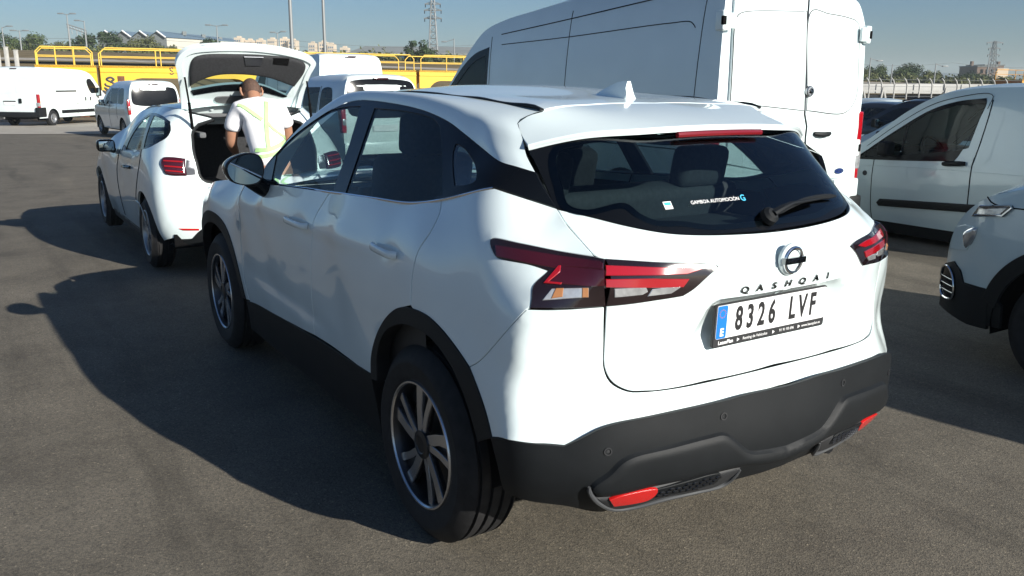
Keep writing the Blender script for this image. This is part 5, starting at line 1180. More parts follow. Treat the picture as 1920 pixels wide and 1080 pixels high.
    # cab side window
    pair('window_surround', M['black_gloss'], root, S, [(-3.66, 1.52, 1), (-3.32, 1.80), (-3.05, 1.95), (-2.70, 2.03, 1), (-2.69, 1.5, 1)], off=.003, gap=0, flange=.004, holes=[ep('van_win')])
    pair('side_window', M['glass'], root, S, ep('van_win'), off=-.004, gap=-.003, flange=0)
    strip(root, 'windscreen', [(3.06, .80, 2.13), (3.4, .86, 1.83), (3.8, .90, 1.45)], M['glass_dark'], crown=.045, p=6)
    cab_seats(root, (2.75,), y=.5, z=1.0)
    b = MB(); b.box((2.45, 0, 1.4), (.04, 1.8, 1.5)); b.build('bulkhead', M['cabin_grey'], root)
    simple_mirror(root, 3.45, 1.13, 1.22, M['black_plastic'], size=(.12, .2, .34))
    b = MB()
    for s in (1, -1): b.tube([(.6, s * 1.01, .62), (3.2, s * 1.01, .62)], .05, 8, flat=(.35, 1.2))
    o = MB(); o.tube([(.55, 1.015, .64), (3.2, 1.012, .64)], .06, 8, flat=(1, .3)); q = o.build('side_moulding', M['black_plastic'], root); mirrored(q, root)
    for x in (0, 3.75):
        for s in (1, -1): wheel(root, x, s * .99, .355, .23, .21, 'steel')

# ---------------------------------------------------------------- the small pale van with a black strip
def build_courier():
    root = thing('small_van', 'small pale grey van with a black strip along its door, right of the tall van', 'van', VP['cour'])
    S = VS['cour_s']; W = M['silver']
    out = [(-.74, .45, 1), (-.75, .9), (-.72, 1.3), (-.66, 1.62), (-.55, 1.70), (0, 1.715), (.5, 1.71), (1.0, 1.685), (1.3, 1.62), (1.6, 1.45), (2.05, 1.10), (2.3, 1.02), (2.8, .96), (3.15, .86), (3.33, .70), (3.35, .45), (3.28, .25, 1)]
    win, tri = ep('cour_win'), ep('cour_tri')
    shell(root, 'body', S, out, W, arches=[(0, .31, .38), (2.49, .31, .38)], zb=.285, crown=.045, p=4, holes=[[(p[0], p[1], 1) for p in smooth_poly(win, .2)], [(p[0], p[1], 1) for p in smooth_poly(tri, .2)]])
    pair('window_surround', M['black_gloss'], root, S, [(-2.09, .925, 1), (-1.72, 1.22), (-1.35, 1.47), (-1.1, 1.56), (-.82, 1.60, 1), (-.80, 1.55), (-.93, 1.06), (-.97, .985, 1), (-1.5, .95)], holes=[win, tri], off=.002, gap=0, flange=.003)
    pair('side_window', M['glass'], root, S, win, off=-.004, gap=-.003, flange=0); pair('corner_window', M['glass'], root, S, tri, off=-.004, gap=-.003, flange=0)
    seam(root, S, ep('cour_seamF')); seam(root, S, [(p[0], p[1]) for p in ep('cour_seamR')], r=.006)
    fr_ = [(-p[0] * 1 * -1, p[1]) for p in ep('cour_frame')]
    seam(root, S, [(-2.0, 1.05), (-1.72, 1.28), (-1.36, 1.52), (-1.1, 1.605), (-.82, 1.645), (-.76, 1.62), (-.775, 1.5)], r=.0035)
    seam(root, S, [(-2.05, .86), (-1.4, .885), (-.5, .90), (.3, .90)], r=.0022, m='silver', name='body_crease')
    both_panel(root, 'cour_mould', 'side_moulding', 'black_plastic', off=.012, gap=0, flange=.014, raised=(.008, .02), h=.06)
    a, c = [S(np.array([p[:2]]))[0] for p in ep('cour_handle')]
    b = MB(); b.tube([a + [0, .008, 0], a * .8 + c * .2 + [0, .035, .002], a * .2 + c * .8 + [0, .035, .002], c + [0, .008, 0]], [.016, .022, .022, .018], 10, flat=(1.1, .7)); o = b.build('door_handle', M['black_plastic'], root); mirrored(o, root)
    q = S(np.array([p[:2] for p in ep('cour_badge')]))[0]; b = MB(); b.lathe([(.028, .001), (.026, .005), (0, .005)], 18, 'y', tuple(q)); o = b.build('indicator', M['rim_dark'], root, fix=True); mirrored(o, root)
    sl = [(-2.1, .285, 1), (-.42, .285, 1), (-.42, .17, 1), (-2.1, .17, 1)]
    pair('sill', M['black_plastic'], root, S, sl, off=.0, gap=0, flange=.03)
    strip(root, 'windscreen', [(1.28, .66, 1.615), (1.62, .74, 1.435), (2.03, .80, 1.12)], M['glass_dark'], crown=.055, p=4)
    b = MB(); b.box((1.68, .945, 1.065), (.12, .17, .155), bev=.045, seg=3); b.tube([(1.74, .86, .99), (1.70, .90, 1.03)], .035, 8); o = b.build('side_mirror', M['black_plastic'], root, sharp=60); mirrored(o, root)
    cab_seats(root, (1.05,), y=.38, z=.72, h=.55, m='cabin')
    b = MB(); b.box((.62, 0, .98), (.03, 1.38, .9)); b.build('bulkhead', M['cabin_grey'], root)
    b = MB(); b.box((1.85, 0, .93), (.45, 1.5, .22), bev=.06); b.build('dashboard', M['trim_dark'], root)
    b = MB(); cen = Vector((1.48, .38, 1.02)); nn = Vector((-.85, 0, .5)).normalized(); u2 = Vector((0, 1, 0)); w2 = nn.cross(u2)
    b.tube([cen + (u2 * math.cos(t) + w2 * math.sin(t)) * .185 for t in np.linspace(0, 2 * math.pi, 25)[:-1]], .016, 8, closed=True); b.box(tuple(cen), (.06, .3, .06), bev=.02); b.build('steering_wheel', M['trim_dark'], root)
    for x in (0, 2.49):
        for s in (1, -1): wheel(root, x, s * .87, .31, .195, .195, 'steel')

# ---------------------------------------------------------------- the van cut by the right edge
def build_berlingo():
    root = thing('light_van', 'pale silver van with black front bumper corner cut off by the right edge', 'van', VP['ber'])
    S = VS['ber_s']; W = M['silver']
    out = [(-.74, .45, 1), (-.75, 1.0), (-.70, 1.5), (-.6, 1.74), (-.4, 1.81), (.6, 1.85), (1.4, 1.82), (1.75, 1.74), (2.2, 1.45), (2.66, 1.17), (3.0, 1.115), (3.22, 1.065), (3.36, 1.0), (3.50, .88), (3.58, .75), (3.61, .60), (3.60, .45), (3.55, .34), (3.46, .29, 1)]
    shell(root, 'body', S, out, W, arches=[(0, .33, .40), (2.785, .33, .41)], zb=.29, crown=.06, p=3, step=.06)
    pair('bonnet_edge', W, root, S, [(-3.30, 1.045, 1), (-3.1, 1.10), (-2.75, 1.15, 1), (-2.75, 1.09, 1), (-3.1, 1.03), (-3.28, 1.0, 1)], off=.006, gap=0, flange=.01) if False else None
    a, c = both_panel(root, 'ber_drl', 'headlamp', 'lamp_dark', off=.006, gap=0, flange=.02, h=.03)
    for q, par in ((panel('lamp_lens', M['clear_lens'], a, S, ep('ber_drl2'), off=.010, gap=0, flange=.006, h=.03), c),): mirrored(q, par)
    L = S(np.array([p[:2] for p in ep('ber_drl')]))
    b = MB(); b.tube([L[2] + [0, .014, -.002], L[1] + [-.01, .014, 0]], .008, 6); b.tube([L[0] + [-.02, .016, .006], L[4] + [0, .014, .006], L[3] + [0, .014, .0]], .008, 6); q = b.build('light_bar', M['chrome'], a); mirrored(q, c)
    a, c = both_panel(root, 'ber_pocket', 'lamp_pocket', 'silver', off=.004, gap=0, flange=.01, h=.03)
    q = panel('fog_lens', M['clear_lens'], a, S, ep('ber_fog'), off=.010, gap=0, flange=.01, h=.02, raised=(.02, .03)); mirrored(q, c)
    both_panel(root, 'ber_black', 'lower_bumper', 'black_plastic', off=.008, gap=0, flange=.02, h=.04)
    pair('lower_bumper', M['black_plastic'], root, S, [(-3.44, .285, 1), (-3.15, .285, 1), (-3.15, .42, 1), (-3.26, .50, 1), (-3.44, .50, 1)], off=.005, gap=0, flange=.02)
    a, c = both_panel(root, 'ber_grille', 'corner_intake', 'black_gloss', off=.014, gap=0, flange=.01, h=.02)
    gp = smooth_poly(ep('ber_grille'), .03); P = S(gp) ; N = S.normal(gp)
    b = MB(); b.tube(P + N * .018, .0065, 6, closed=True); q = b.build('intake_frame', M['chrome'], a); mirrored(q, c)
    lo, hi = gp.min(0), gp.max(0)
    for t in (.25, .45, .65):
        z = lo[1] + (hi[1] - lo[1]) * t; xs = [x for x in np.linspace(lo[0], hi[0], 40) if inside(gp, np.array([[x, z]]))[0]]
        if len(xs) > 3:
            b = MB(); b.tube(S(np.array([[x, z] for x in xs])) + S.normal(np.array([[x, z] for x in xs])) * .018, .004, 5); q = b.build('intake_bar', M['chrome_dark'], a); mirrored(q, c)
    ring = [(-(2.785 + .49 * math.cos(t)), .33 + .49 * math.sin(t), 1 if i in (0, 14) else 0) for i, t in enumerate(np.linspace(R(14), R(172), 15))] + [(-(2.785 + .405 * math.cos(t)), .33 + .405 * math.sin(t), 1 if i in (0, 14) else 0) for i, t in enumerate(np.linspace(R(172), R(10), 15))]
    pair('arch_cladding', M['black_plastic'], root, S, ring, off=.012, gap=0, flange=.02, h=.04)
    seam(root, S, [(-3.33, 1.025), (-3.30, 1.0), (-3.24, .985), (-3.05, .985), (-2.7, 1.0)], r=.004)
    seam(root, S, [(-2.16, .28), (-2.2, .7), (-2.15, 1.05)], r=.004)
    pair('side_window', M['black_gloss'], root, S, [(-2.3, 1.16, 1), (-1.9, 1.5), (-1.6, 1.62), (-1.15, 1.64, 1), (-1.1, 1.13, 1)], off=.003, gap=0, flange=.004)
    strip(root, 'windscreen', [(1.75, .72, 1.78), (2.2, .80, 1.5), (2.62, .86, 1.22)], M['glass_dark'], crown=.08, p=3)
    simple_mirror(root, 2.0, 1.02, 1.22, M['black_plastic'])
    for x in (0, 2.785):
        for s in (1, -1): wheel(root, x, s * .90, .33, .205, .205, 'steel')

# ---------------------------------------------------------------- the hatchback with its boot open
def build_hatch():
    root = thing('hatchback_car', 'white hatchback with its tailgate raised and a man leaning into the boot', 'car', VP['hat'])
    S = VS['hat']; W = M['white']
    xz = lambda x, z, y=.85: newton(S, (x, y, z), (0, 2)); yz = lambda y, z, x=-.55: newton(S, (x, y, z), (1, 2))
    arch = lambda xc, a0, a1, n, r=.375: [xz(xc + r * math.cos(t), .31 + r * math.sin(t)) for t in np.linspace(R(a0), R(a1), n)]
    poly = [(*xz(2.20, .25), 1), (*xz(.38, .25), 1)] + [(*p, 1) for p in arch(0, -8, 182, 18)] + [(*ep('hat_bot')[0][:2], 1)] + [ep('hat_bot')[1], (*ep('hat_bot')[2][:2], 1)] + [(*yz(.50, .42), 0), (*yz(.3, .44), 0), (*yz(0, .44), 1), (*yz(0, .77), 1)]
    poly += [tuple(p[:2]) for p in ep('hat_open')] + [(*yz(.50, 1.385, -.2), 1), (*xz(0, 1.40, .6), 0), (*xz(.5, 1.405, .6), 0), (*xz(1.0, 1.375, .6), 0), (*xz(1.35, 1.27, .68), 0), (*xz(1.9, 1.01, .8), 1)]
    poly += [(*xz(2.4, .95, .83), 0), (*xz(2.9, .84, .78), 0), (*xz(3.18, .68, .68), 0), (*xz(3.24, .5, .6), 0), (*xz(3.1, .25, .75), 1), (*xz(2.96, .25, .8), 1)] + [(*p, 1) for p in arch(2.583, -8, 188, 18)]
    dlo = ep('hat_dlo')
    body = mk('body', panel_mesh('body', S, poly, holes=[dlo], sym=True, h=.07, gap=0, flange=.02), W, root)
    pair('window_surround', M['black_gloss'], root, S, dlo, holes=[ep('hat_p1'), ep('hat_p2')], off=.001, gap=0, flange=.006)
    for k in ('hat_p1', 'hat_p2'): pair('side_window', M['glass'], root, S, ep(k), off=-.004, gap=-.003, flange=0)
    for k in ('hat_seam',): seam(root, S, ep(k))
    seam(root, S, [xz(1.30, .96), xz(1.33, .7), xz(1.30, .3)])
    L = S(smooth_poly([tuple(p[:2]) for p in ep('hat_crease')], .05, closed=False)); b = MB(); b.tube(L, .004, 5); o = b.build('door_crease', M['white2'], root); mirrored(o, root)
    sl = [(*xz(2.14, .27), 1), (*xz(.40, .27), 1), (*xz(.40, .19), 1), (*xz(2.14, .19), 1)]
    pair('sill', M['trim_dark'], root, S, sl, gap=0, flange=.02)
    a, c = [S(np.array([p[:2]]))[0] for p in ep('hat_handle')]
    b = MB(); b.tube([a + [0, .006, 0], a * .7 + c * .3 + [0, .03, 0], a * .3 + c * .7 + [0, .03, 0], c + [0, .006, 0]], .014, 8); o = b.build('door_handle', M['black_gloss'], root); mirrored(o, root)
    a, c = both_panel(root, 'hat_lamp', 'tail_lamp', 'red_dark', off=.012, gap=0, flange=.025, h=.03, raised=(.008, .025))
    P = S(np.array([p[:2] for p in ep('hat_lamp')])); N = S.normal(np.array([p[:2] for p in ep('hat_lamp')]))
    mid = S(np.array([[.5 * (ep('hat_lamp')[0][0] + ep('hat_lamp')[-1][0]), .5 * (ep('hat_lamp')[0][1] + ep('hat_lamp')[-1][1])]]))[0]
    def lerp(u, v): 
        q = np.array(ep('hat_lamp')[1][:2]) * (1 - u) * (1 - v) + np.array(ep('hat_lamp')[3][:2]) * u * (1 - v) + np.array(ep('hat_lamp')[4][:2]) * u * v + np.array(ep('hat_lamp')[6][:2]) * (1 - u) * v
        return (S(q[None]) + S.normal(q[None]) * .022)[0]
    for v in (.22, .55, .82):
        b = MB(); b.tube([lerp(u, v) for u in np.linspace(.08, .92, 8)], .007, 6); q = b.build('light_guide', M['red_lens'], a); mirrored(q, c)
    pair('lamp_seat', M['rim_dark'], root, S, ep('hat_lampg'), off=.002, gap=0, flange=.01)
    both_panel(root, 'hat_refl', 'reflector', 'red_refl', off=.004, gap=0, flange=.01, h=.03)
    df = [(*ep('hat_bot')[2][:2], 1)] + [(*yz(.50, .42), 0), (*yz(.3, .44), 0), (*yz(0, .44), 1), (*yz(0, .24), 1), (*yz(.4, .25), 0), (*yz(.60, .25), 0), (*xz(-.40, .26, .75), 1)]
    panel('diffuser', M['black_plastic'], root, S, df, sym=True, off=.006, gap=0, flange=.02, h=.05)
    # boot aperture
    op = [tuple(p[:2]) for p in ep('hat_open')] + [yz(.50, 1.36, -.24)]
    L = S(smooth_poly(op, .04, closed=False)); b = MB(); L2 = np.concatenate([(L * [1, -1, 1])[::-1][:-1] if False else np.zeros((0, 3)), L])
    b.tube(L + [.012, -.012, 0], .016, 8); o = b.build('boot_seal', M['black_plastic'], root); mirrored(o, root)
    v = []; f = []
    ringL = L[::2]
    for d, k in ((0, 1.), (.10, .97), (.75, .90)):
        for p in ringL: v.append((p[0] * (1 - d) + d * .45 + .0, p[1] * k, p[2] if d < .5 else max(p[2] * .98, .62)))
    n = len(ringL)
    for r in range(2):
        for i in range(n - 1): f.append((r * n + i, r * n + i + 1, (r + 1) * n + i + 1, (r + 1) * n + i))
    o = mk('boot_lining', pymesh('boot_lining', v, f), M['cabin'], root); mirrored(o, root)
    b = MB(); b.box((-.05, 0, .60), (1.0, 1.0, .04)); b.build('boot_floor', M['dark'], root)
    b = MB(); b.box((.34, 0, .93), (.10, 1.22, .62), rot=(0, -.2, 0), bev=.04)
    for y in (-.38, 0, .38): b.box((.24, y, 1.25), (.08, .25, .15), bev=.04)
    b.build('rear_bench', M['cabin'], root, sharp=60)
    b = MB(); b.box((-.30, .44, 1.18), (.3, .06, .05), bev=.02); b.box((-.05, 0, 1.335), (.35, .95, .03), bev=.01); b.build('boot_trim', M['cabin_grey'], root)
    cab_seats(root, (1.25,), y=.36, z=.52, h=.55)
    b = MB(); b.box((1.72, 0, .86), (.3, 1.35, .2), bev=.06); b.build('dashboard', M['trim_dark'], root)
    b = MB(); b.box((1.0, 0, .30), (3.0, 1.5, .12)); b.box((-.3, 0, .36), (.5, 1.0, .16)); b.build('floor_pan', M['dark'], root)
    strip(root, 'roof_panel', [(-.23, .505, 1.388), (0, .60, 1.402), (.5, .605, 1.407), (1.0, .60, 1.377), (1.22, .625, 1.322)], W, crown=.035)
    strip(root, 'windscreen', [(1.22, .625, 1.322), (1.55, .68, 1.18), (1.9, .76, 1.0)], M['glass'], crown=.06)
    strip(root, 'bonnet', [(1.88, .80, 1.005), (2.4, .822, .952), (2.9, .77, .842), (3.18, .66, .68)], W, crown=.06)
    strip(root, 'front_bumper', [(3.18, .66, .68), (3.26, .62, .5), (3.2, .66, .25)], W, crown=.08)
    for xc in (0, 2.583):
        v = []; f = []
        for t in np.linspace(R(0), R(180), 20):
            for y_, r_ in ((.83, .37), (.5, .365), (.5, .05)): v.append((xc + r_ * math.cos(t), y_, .31 + r_ * math.sin(t)))
        for i in range(19):
            for j in range(2): f.append((3 * i + j, 3 * i + j + 1, 3 * i + 4 + j, 3 * i + 3 + j))
        w = mk('wheel_well', pymesh('wheel_well', v, f), M['dark'], root); mirrored(w, root)
        for s in (1, -1): wheel(root, xc, s * .885, .312, .19, .205, 'five', dark=False)
    b = MB(); b.box((1.50, .945, .985), (.13, .175, .125), bev=.055, seg=4); b.tube([(1.56, .86, .93), (1.53, .92, .95)], .03, 8); o = b.build('side_mirror', M['black_gloss'], root, sharp=60); o2 = mirrored(o, root)
    g = MB(); g.box((1.434, .947, .985), (.004, .135, .090), bev=.0015); q = g.build('mirror_glass', M['mirror'], o); mirrored(q, o2)
    # raised tailgate
    G = VS['gate']
    full = lambda k: ep(k)
    gate = panel('tailgate', W, root, G, full('g_outer'), holes=[ep('g_glass')], off=.0, gap=0, flange=.035, h=.05)
    panel('tailgate_rim', W, gate, G, full('g_outer'), holes=[[(p[0], p[1], 1) for p in inset(smooth_poly(full('g_outer'), .06) if area2(smooth_poly(full('g_outer'), .06)) > 0 else smooth_poly(full('g_outer'), .06)[::-1], .045)]], off=.014, gap=0, flange=.03, h=.05)
    panel('inner_trim', M['cabin'], gate, G, ep('g_trim'), off=.012, gap=0, flange=.02, h=.05, raised=(.015, .03))
    panel('latch', M['rim_dark'], gate, G, ep('g_latch'), off=.035, gap=0, flange=.02, h=.05)
    panel('trim_pocket', M['dark'], gate, G, ep('g_dark'), off=.03, gap=0, flange=.005, h=.05)
    panel('rear_window', M['glass'], gate, G, ep('g_glass'), off=-.01, gap=-.004, flange=0, h=.06)
    panel('window_border', M['black_gloss'], gate, G, ep('g_frit'), off=.006, gap=0, flange=.01, h=.05)
    panel('lamp_cover', M['cabin_grey'], gate, G, ep('g_lampcov'), off=.012, gap=0, flange=.015, h=.05)
    hp = G(np.array([p[:2] for p in ep('g_hinge')]))
    for k in (0, 2):
        a, c = hp[k], hp[k + 1]; c = np.array([-.36, c[1] * 1.02, max(c[2], 1.16) if k == 0 else 1.22])
        b = MB(); b.tube([a + [-.04, 0, -.02], a * .5 + c * .5 + [-.03, 0, 0]], .008, 8); b.tube([a * .5 + c * .5 + [-.03, 0, 0], c], .013, 8); b.build('gas_strut', M['dark'], root)
    for y in (-.28, .28):
        b = MB(); b.tube([(-.16, y, 1.39), (-.06, y, 1.44), (.04, y, 1.41)], .018, 6); b.build('tailgate_hinge', W, root)

# ---------------------------------------------------------------- vehicles further off
def people_carrier(name, label, loc, rz, rear_open=False, side_m='glass_dark', paint_='white2', plate=True, group=None, wt=1.645):
    root = thing(name, label, 'van', loc, rz, group)
    S, Rr = VS['kan_s'], VS['kan_r']; W = M[paint_]
    out = [(-.66, .42, 1), (-.68, .7), (-.66, 1.0), (-.61, 1.4), (-.55, 1.7), (-.45, 1.80), (0, 1.825), (.8, 1.82), (1.35, 1.77), (1.8, 1.52), (2.3, 1.17), (2.6, 1.09), (3.1, 1.0), (3.45, .86), (3.60, .65), (3.62, .45), (3.55, .28, 1)]
    wins = [[(-.45, 1.11, 1), (-.45, 1.56, 0), (-.36, 1.60, 0), (-.02, 1.60, 0), (.06, 1.55, 0), (.16, 1.16, 0), (.10, 1.11, 0)], [(-1.32, 1.09, 1), (-1.32, 1.60, 1), (-.55, 1.61, 1), (-.55, 1.11, 1)], [(-2.1, 1.06, 1), (-1.7, 1.42), (-1.42, 1.59, 1), (-1.40, 1.09, 1)]]
    shell(root, 'body', S, out, W, arches=[(0, .31, .37), (2.7, .31, .37)], zb=.27, crown=.04, p=5, holes=[[(q[0], q[1], 1) for q in smooth_poly(w, .2)] for w in wins], step=.09)
    for w in wins: pair('side_window', M[side_m], root, S, w, off=.001, gap=0, flange=.004, h=.12)
    rw = [(-.70, 1.13), (-.72, 1.40), (-.66, wt - .05), (-.5, wt), (.5, wt), (.66, wt - .05), (.72, 1.40), (.70, 1.13), (.55, 1.07), (-.55, 1.07)]
    panel('rear_window', M['black_gloss'], root, Rr, rw, off=.045, gap=0, flange=.05, h=.1)
    for s in (1, -1):
        b = MB(); b.box((-.60, s * .83, 1.02), (.16, .10, .50), rot=(0, .08, 0), bev=.03); o = b.build('tail_lamp', M['red_lens'], root)
        b = MB(); b.box((-.665, s * .83, .98), (.06, .07, .12), bev=.015); b.build('clear_section', M['clear_lens'], o)
    b = MB(); b.box((-.66, 0, .48), (.16, 1.72, .24), bev=.05); b.build('rear_bumper', W, root)
    b = MB(); b.box((-.735, 0, .86), (.01, .52, .12)); pf = b.build('number_plate', M['plate_white'], root)
    b = MB(); b.box((-.585, 0, 1.745 + (wt - 1.645) * .4), (.06, .30, .03), bev=.01); b.build('brake_lamp', M['red_dark'], root)
    seam(root, Rr, [(-.0, .62), (-.0, 1.04)], both=False) if not rear_open else None
    seam(root, S, [(-.50, 1.63), (-.50, .8), (-.42, .6)], r=.005); seam(root, S, [(-1.36, 1.63), (-1.37, 1.0), (-1.36, .32)], r=.005)
    strip(root, 'windscreen', [(1.36, .70, 1.76), (1.8, .77, 1.5), (2.28, .84, 1.18)], M['glass_dark'], crown=.055, p=4)
    cab_seats(root, (1.3, .3), y=.38, z=.75, h=.6)
    simple_mirror(root, 1.85, 1.0, 1.12, M['black_plastic'])
    for x in (0, 2.7):
        for s in (1, -1): wheel(root, x, s * .885, .31, .195, .195, 'steel')
    return root

def big_van(label, loc, rz, bare=False, group=None):
    root = thing('panel_van', label, 'van', loc, rz, group); S, Rr = VS['box_s'], VS['box_r']; W = M['white2']
    out = [(-.97, .45, 1), (-.98, .8), (-.98, 1.2), (-.95, 1.8), (-.90, 2.35), (-.8, 2.48), (0, 2.51), (1.6, 2.48), (2.9, 2.40), (3.35, 2.22), (3.7, 1.85), (4.1, 1.45), (4.45, 1.22), (4.85, 1.05), (5.0, .85), (5.02, .5), (4.95, .3, 1)]
    win = [(-3.55, 1.42, 1), (-3.1, 2.02, 1), (-2.85, 2.02, 0), (-2.75, 1.95, 0), (-2.95, 1.50, 0), (-3.05, 1.40, 1)]
    win = [(-3.72, 1.40, 1), (-3.42, 1.86), (-3.22, 2.05, 1), (-2.95, 2.03), (-2.86, 1.9), (-2.98, 1.52), (-3.12, 1.38, 1)]
    shell(root, 'body', S, out, W, arches=[(0, .34, .42), (4.035, .34, .42)], zb=.36, crown=.03, p=6, step=.1)
    pair('side_window', M['black_gloss'], root, S, win, off=.003, gap=0, flange=.004, h=.12)
    for s, nm in ((1, 0), (-1, 0)):
        d = panel('rear_door', W, root, Rr, [(s * .012, .66, 1), (s * .012, 2.42, 1), (s * .70, 2.40), (s * .83, 2.28), (s * .90, 1.4), (s * .91, .66, 1)], off=.03, gap=.0, flange=.035, h=.15)
        panel('window_blank', W, d, Rr, [(s * .06, 1.45, 1), (s * .06, 2.1, 0), (s * .12, 2.18, 0), (s * .66, 2.16, 0), (s * .76, 2.05), (s * .80, 1.5), (s * .76, 1.42)], off=.036, gap=0, flange=.02, h=.15)
    b = MB(); b.box((-1.04, -.22, 1.10), (.04, .13, .2), bev=.02); b.build('door_handle', M['black_plastic'], root)
    for s in (1, -1):
        b = MB(); b.box((-.93, s * .985, 1.08), (.14, .10, .62), bev=.03); o = b.build('tail_lamp', M['red_lens'], root)
        b = MB(); b.box((-.95, s * .987, .95), (.145, .103, .16), bev=.02); b.build('clear_section', M['clear_lens'], o)
        b = MB(); b.box((-.80, s * .96, .62), (.55, .18, .42), bev=.05); b.build('bumper_corner', M['black_plastic'], root)
    b = MB(); b.box((-1.0, 0, .52), (.16, 1.9, .22), bev=.04); b.build('rear_bumper', M['black_plastic'], root)
    b = MB(); b.box((-1.02, .28, .99), (.02, .52, .12)); b.build('number_plate', M['plate_white'], root)
    b = MB(); b.box((-1.02, .28, 1.08), (.04, .56, .04), bev=.01); b.build('plate_trim', M['black_plastic'], root)
    b = MB(); b.box((-.93, 0, 2.46), (.04, .30, .04), bev=.01); b.build('brake_lamp', M['red_dark'], root)
    b = MB(); b.tube([(.62, 1.02, .60), (3.45, 1.02, .60)], .075, 8, flat=(1, .3)); o = b.build('side_moulding', M['black_plastic'], root); mirrored(o, root)
    b = MB(); b.tube([(.35, 1.0, 1.50), (1.9, 1.0, 1.50)], .035, 8, flat=(1, .4)); o = b.build('door_rail', M['rim_dark'], root); mirrored(o, root)
    for x in (2.55, 2.95):
        b = MB(); b.tube([(x, 1.035, 1.22), (x, 1.035, 1.06)], .03, 8); o = b.build('door_handle', M['black_plastic'], root); mirrored(o, root)
    seam(root, S, [(-2.75, 2.2), (-2.72, 1.4), (-2.75, .5)], r=.006); seam(root, S, [(-1.9, 2.2), (-1.9, .45)], r=.006); seam(root, S, [(.15, .95), (-2.7, .95), (-3.7, 1.02)], r=.005)
    simple_mirror(root, 3.5, 1.15, 1.45, M['black_plastic'], size=(.12, .2, .4))
    strip(root, 'windscreen', [(3.3, .80, 2.26), (3.7, .88, 1.87), (4.08, .92, 1.48)], M['glass_dark'], crown=.045, p=6)
    for x in (0, 4.035):
        for s in (1, -1): wheel(root, x, s * 1.0, .34, .22, .205, 'steel', dark=False)
    return root

def parked_car(label, loc, rz, h, m, group=None, suv=False):
    """an ordinary five-door car seen past other vehicles"""
    root = thing('parked_car', label, 'car', loc, rz, group); k = h / 1.5
    S = SideSkin([.15, .3, .5, .8, .92, 1.0, 1.2, 1.38, 1.5], [.83, .86, .885, .885, .865, .83, .74, .64, .54], -.72, 3.48, .6, .16, .8, .22)
    S2_ = SideSkin(list(np.array([.15, .3, .5, .8, .92, 1.0, 1.2, 1.38, 1.5]) * k), [.83, .86, .885, .885, .865, .83, .74, .64, .54], -.72, 3.48, .6, .16, .8, .22)
    out = [(-.68, .42 * k, 1), (-.72, .6 * k), (-.70, .85 * k), (-.60, 1.02 * k), (-.38, 1.25 * k), (-.12, 1.42 * k), (.2, 1.475 * k), (.8, 1.49 * k), (1.2, 1.45 * k), (1.6, 1.27 * k), (2.05, 1.0 * k), (2.5, .93 * k), (3.0, .84 * k), (3.35, .70 * k), (3.47, .52 * k), (3.42, .3 * k, 1)]
    wins = [[(-.93, .97 * k, 1), (-.93, 1.34 * k, 1), (-.5, 1.36 * k), (-.02, 1.31 * k), (.15, 1.22 * k), (.20, 1.06 * k, 1)], [(-1.95, .93 * k, 1), (-1.6, 1.15 * k), (-1.3, 1.30 * k), (-1.0, 1.34 * k, 1), (-1.0, .965 * k, 1)]]
    shell(root, 'body', S2_, out, M[m], arches=[(0, .32, .37), (2.65, .32, .37)], zb=.27, crown=.05, p=3, holes=[[(q[0], q[1], 1) for q in smooth_poly(w, .2)] for w in wins], step=.09)
    for w in wins: pair('side_window', M['glass_dark'], root, S2_, w, off=.001, gap=0, flange=.004, h=.12)
    strip(root, 'rear_window', [(-.55, .62, 1.05 * k), (-.36, .60, 1.25 * k), (-.18, .57, 1.38 * k)], M['black_gloss'], crown=.068, p=3)
    strip(root, 'windscreen', [(1.28, .58, 1.415 * k), (1.62, .66, 1.25 * k), (1.98, .74, 1.03 * k)], M['glass_dark'], crown=.068, p=3)
    for s in (1, -1):
        b = MB(); b.box((-.60, s * .66, .86 * k), (.14, .26, .13), rot=(0, 0, s * -.45), bev=.03); b.build('tail_lamp', M['red_lens'], root)
    if suv:
        b = MB(); b.tube([(-.05, .60, 1.475 * k), (.2, .60, 1.53 * k), (1.0, .58, 1.53 * k), (1.25, .58, 1.47 * k)], .018, 6); o = b.build('roof_rail', M['rim_dark'], root); mirrored(o, root)
    cab_seats(root, (1.25, .3), y=.36, z=.55 * k, h=.5 * k); simple_mirror(root, 1.62, .97, 1.0 * k, M['black_plastic'])
    seam(root, S2_, [(-.96, .95 * k), (-.96, .3)], r=.005)
    for x in (0, 2.65):
        for s in (1, -1): wheel(root, x, s * .87, .32, .2, .2, 'five', dark=False)
    return root

build_van(); build_courier(); build_berlingo(); build_hatch()
M['dark_paint'] = paint('dark_paint', (.018, .020, .024)); M['grey_blue'] = paint('grey_blue_paint', (.20, .25, .30))
big_van('long white van on the pale concrete strip, seen from behind at the left edge', (41.66, -.85, gz(41.66)), R(-37.9))
people_carrier('people_carrier', 'white people carrier with dark side windows between the long van and the hatchback', (28.53, -3.42, gz(28.5)), R(7), side_m='black_gloss')
people_carrier('people_carrier', 'white people carrier with dark rear window behind the raised tailgate of the hatchback', (13.52, -4.80, gz(13.5)), R(2.2), side_m='glass', wt=1.735)
big_van('white van with twin rear doors beyond the raised tailgate, partly hidden', (21.04, -7.12, gz(21.0)), R(4))

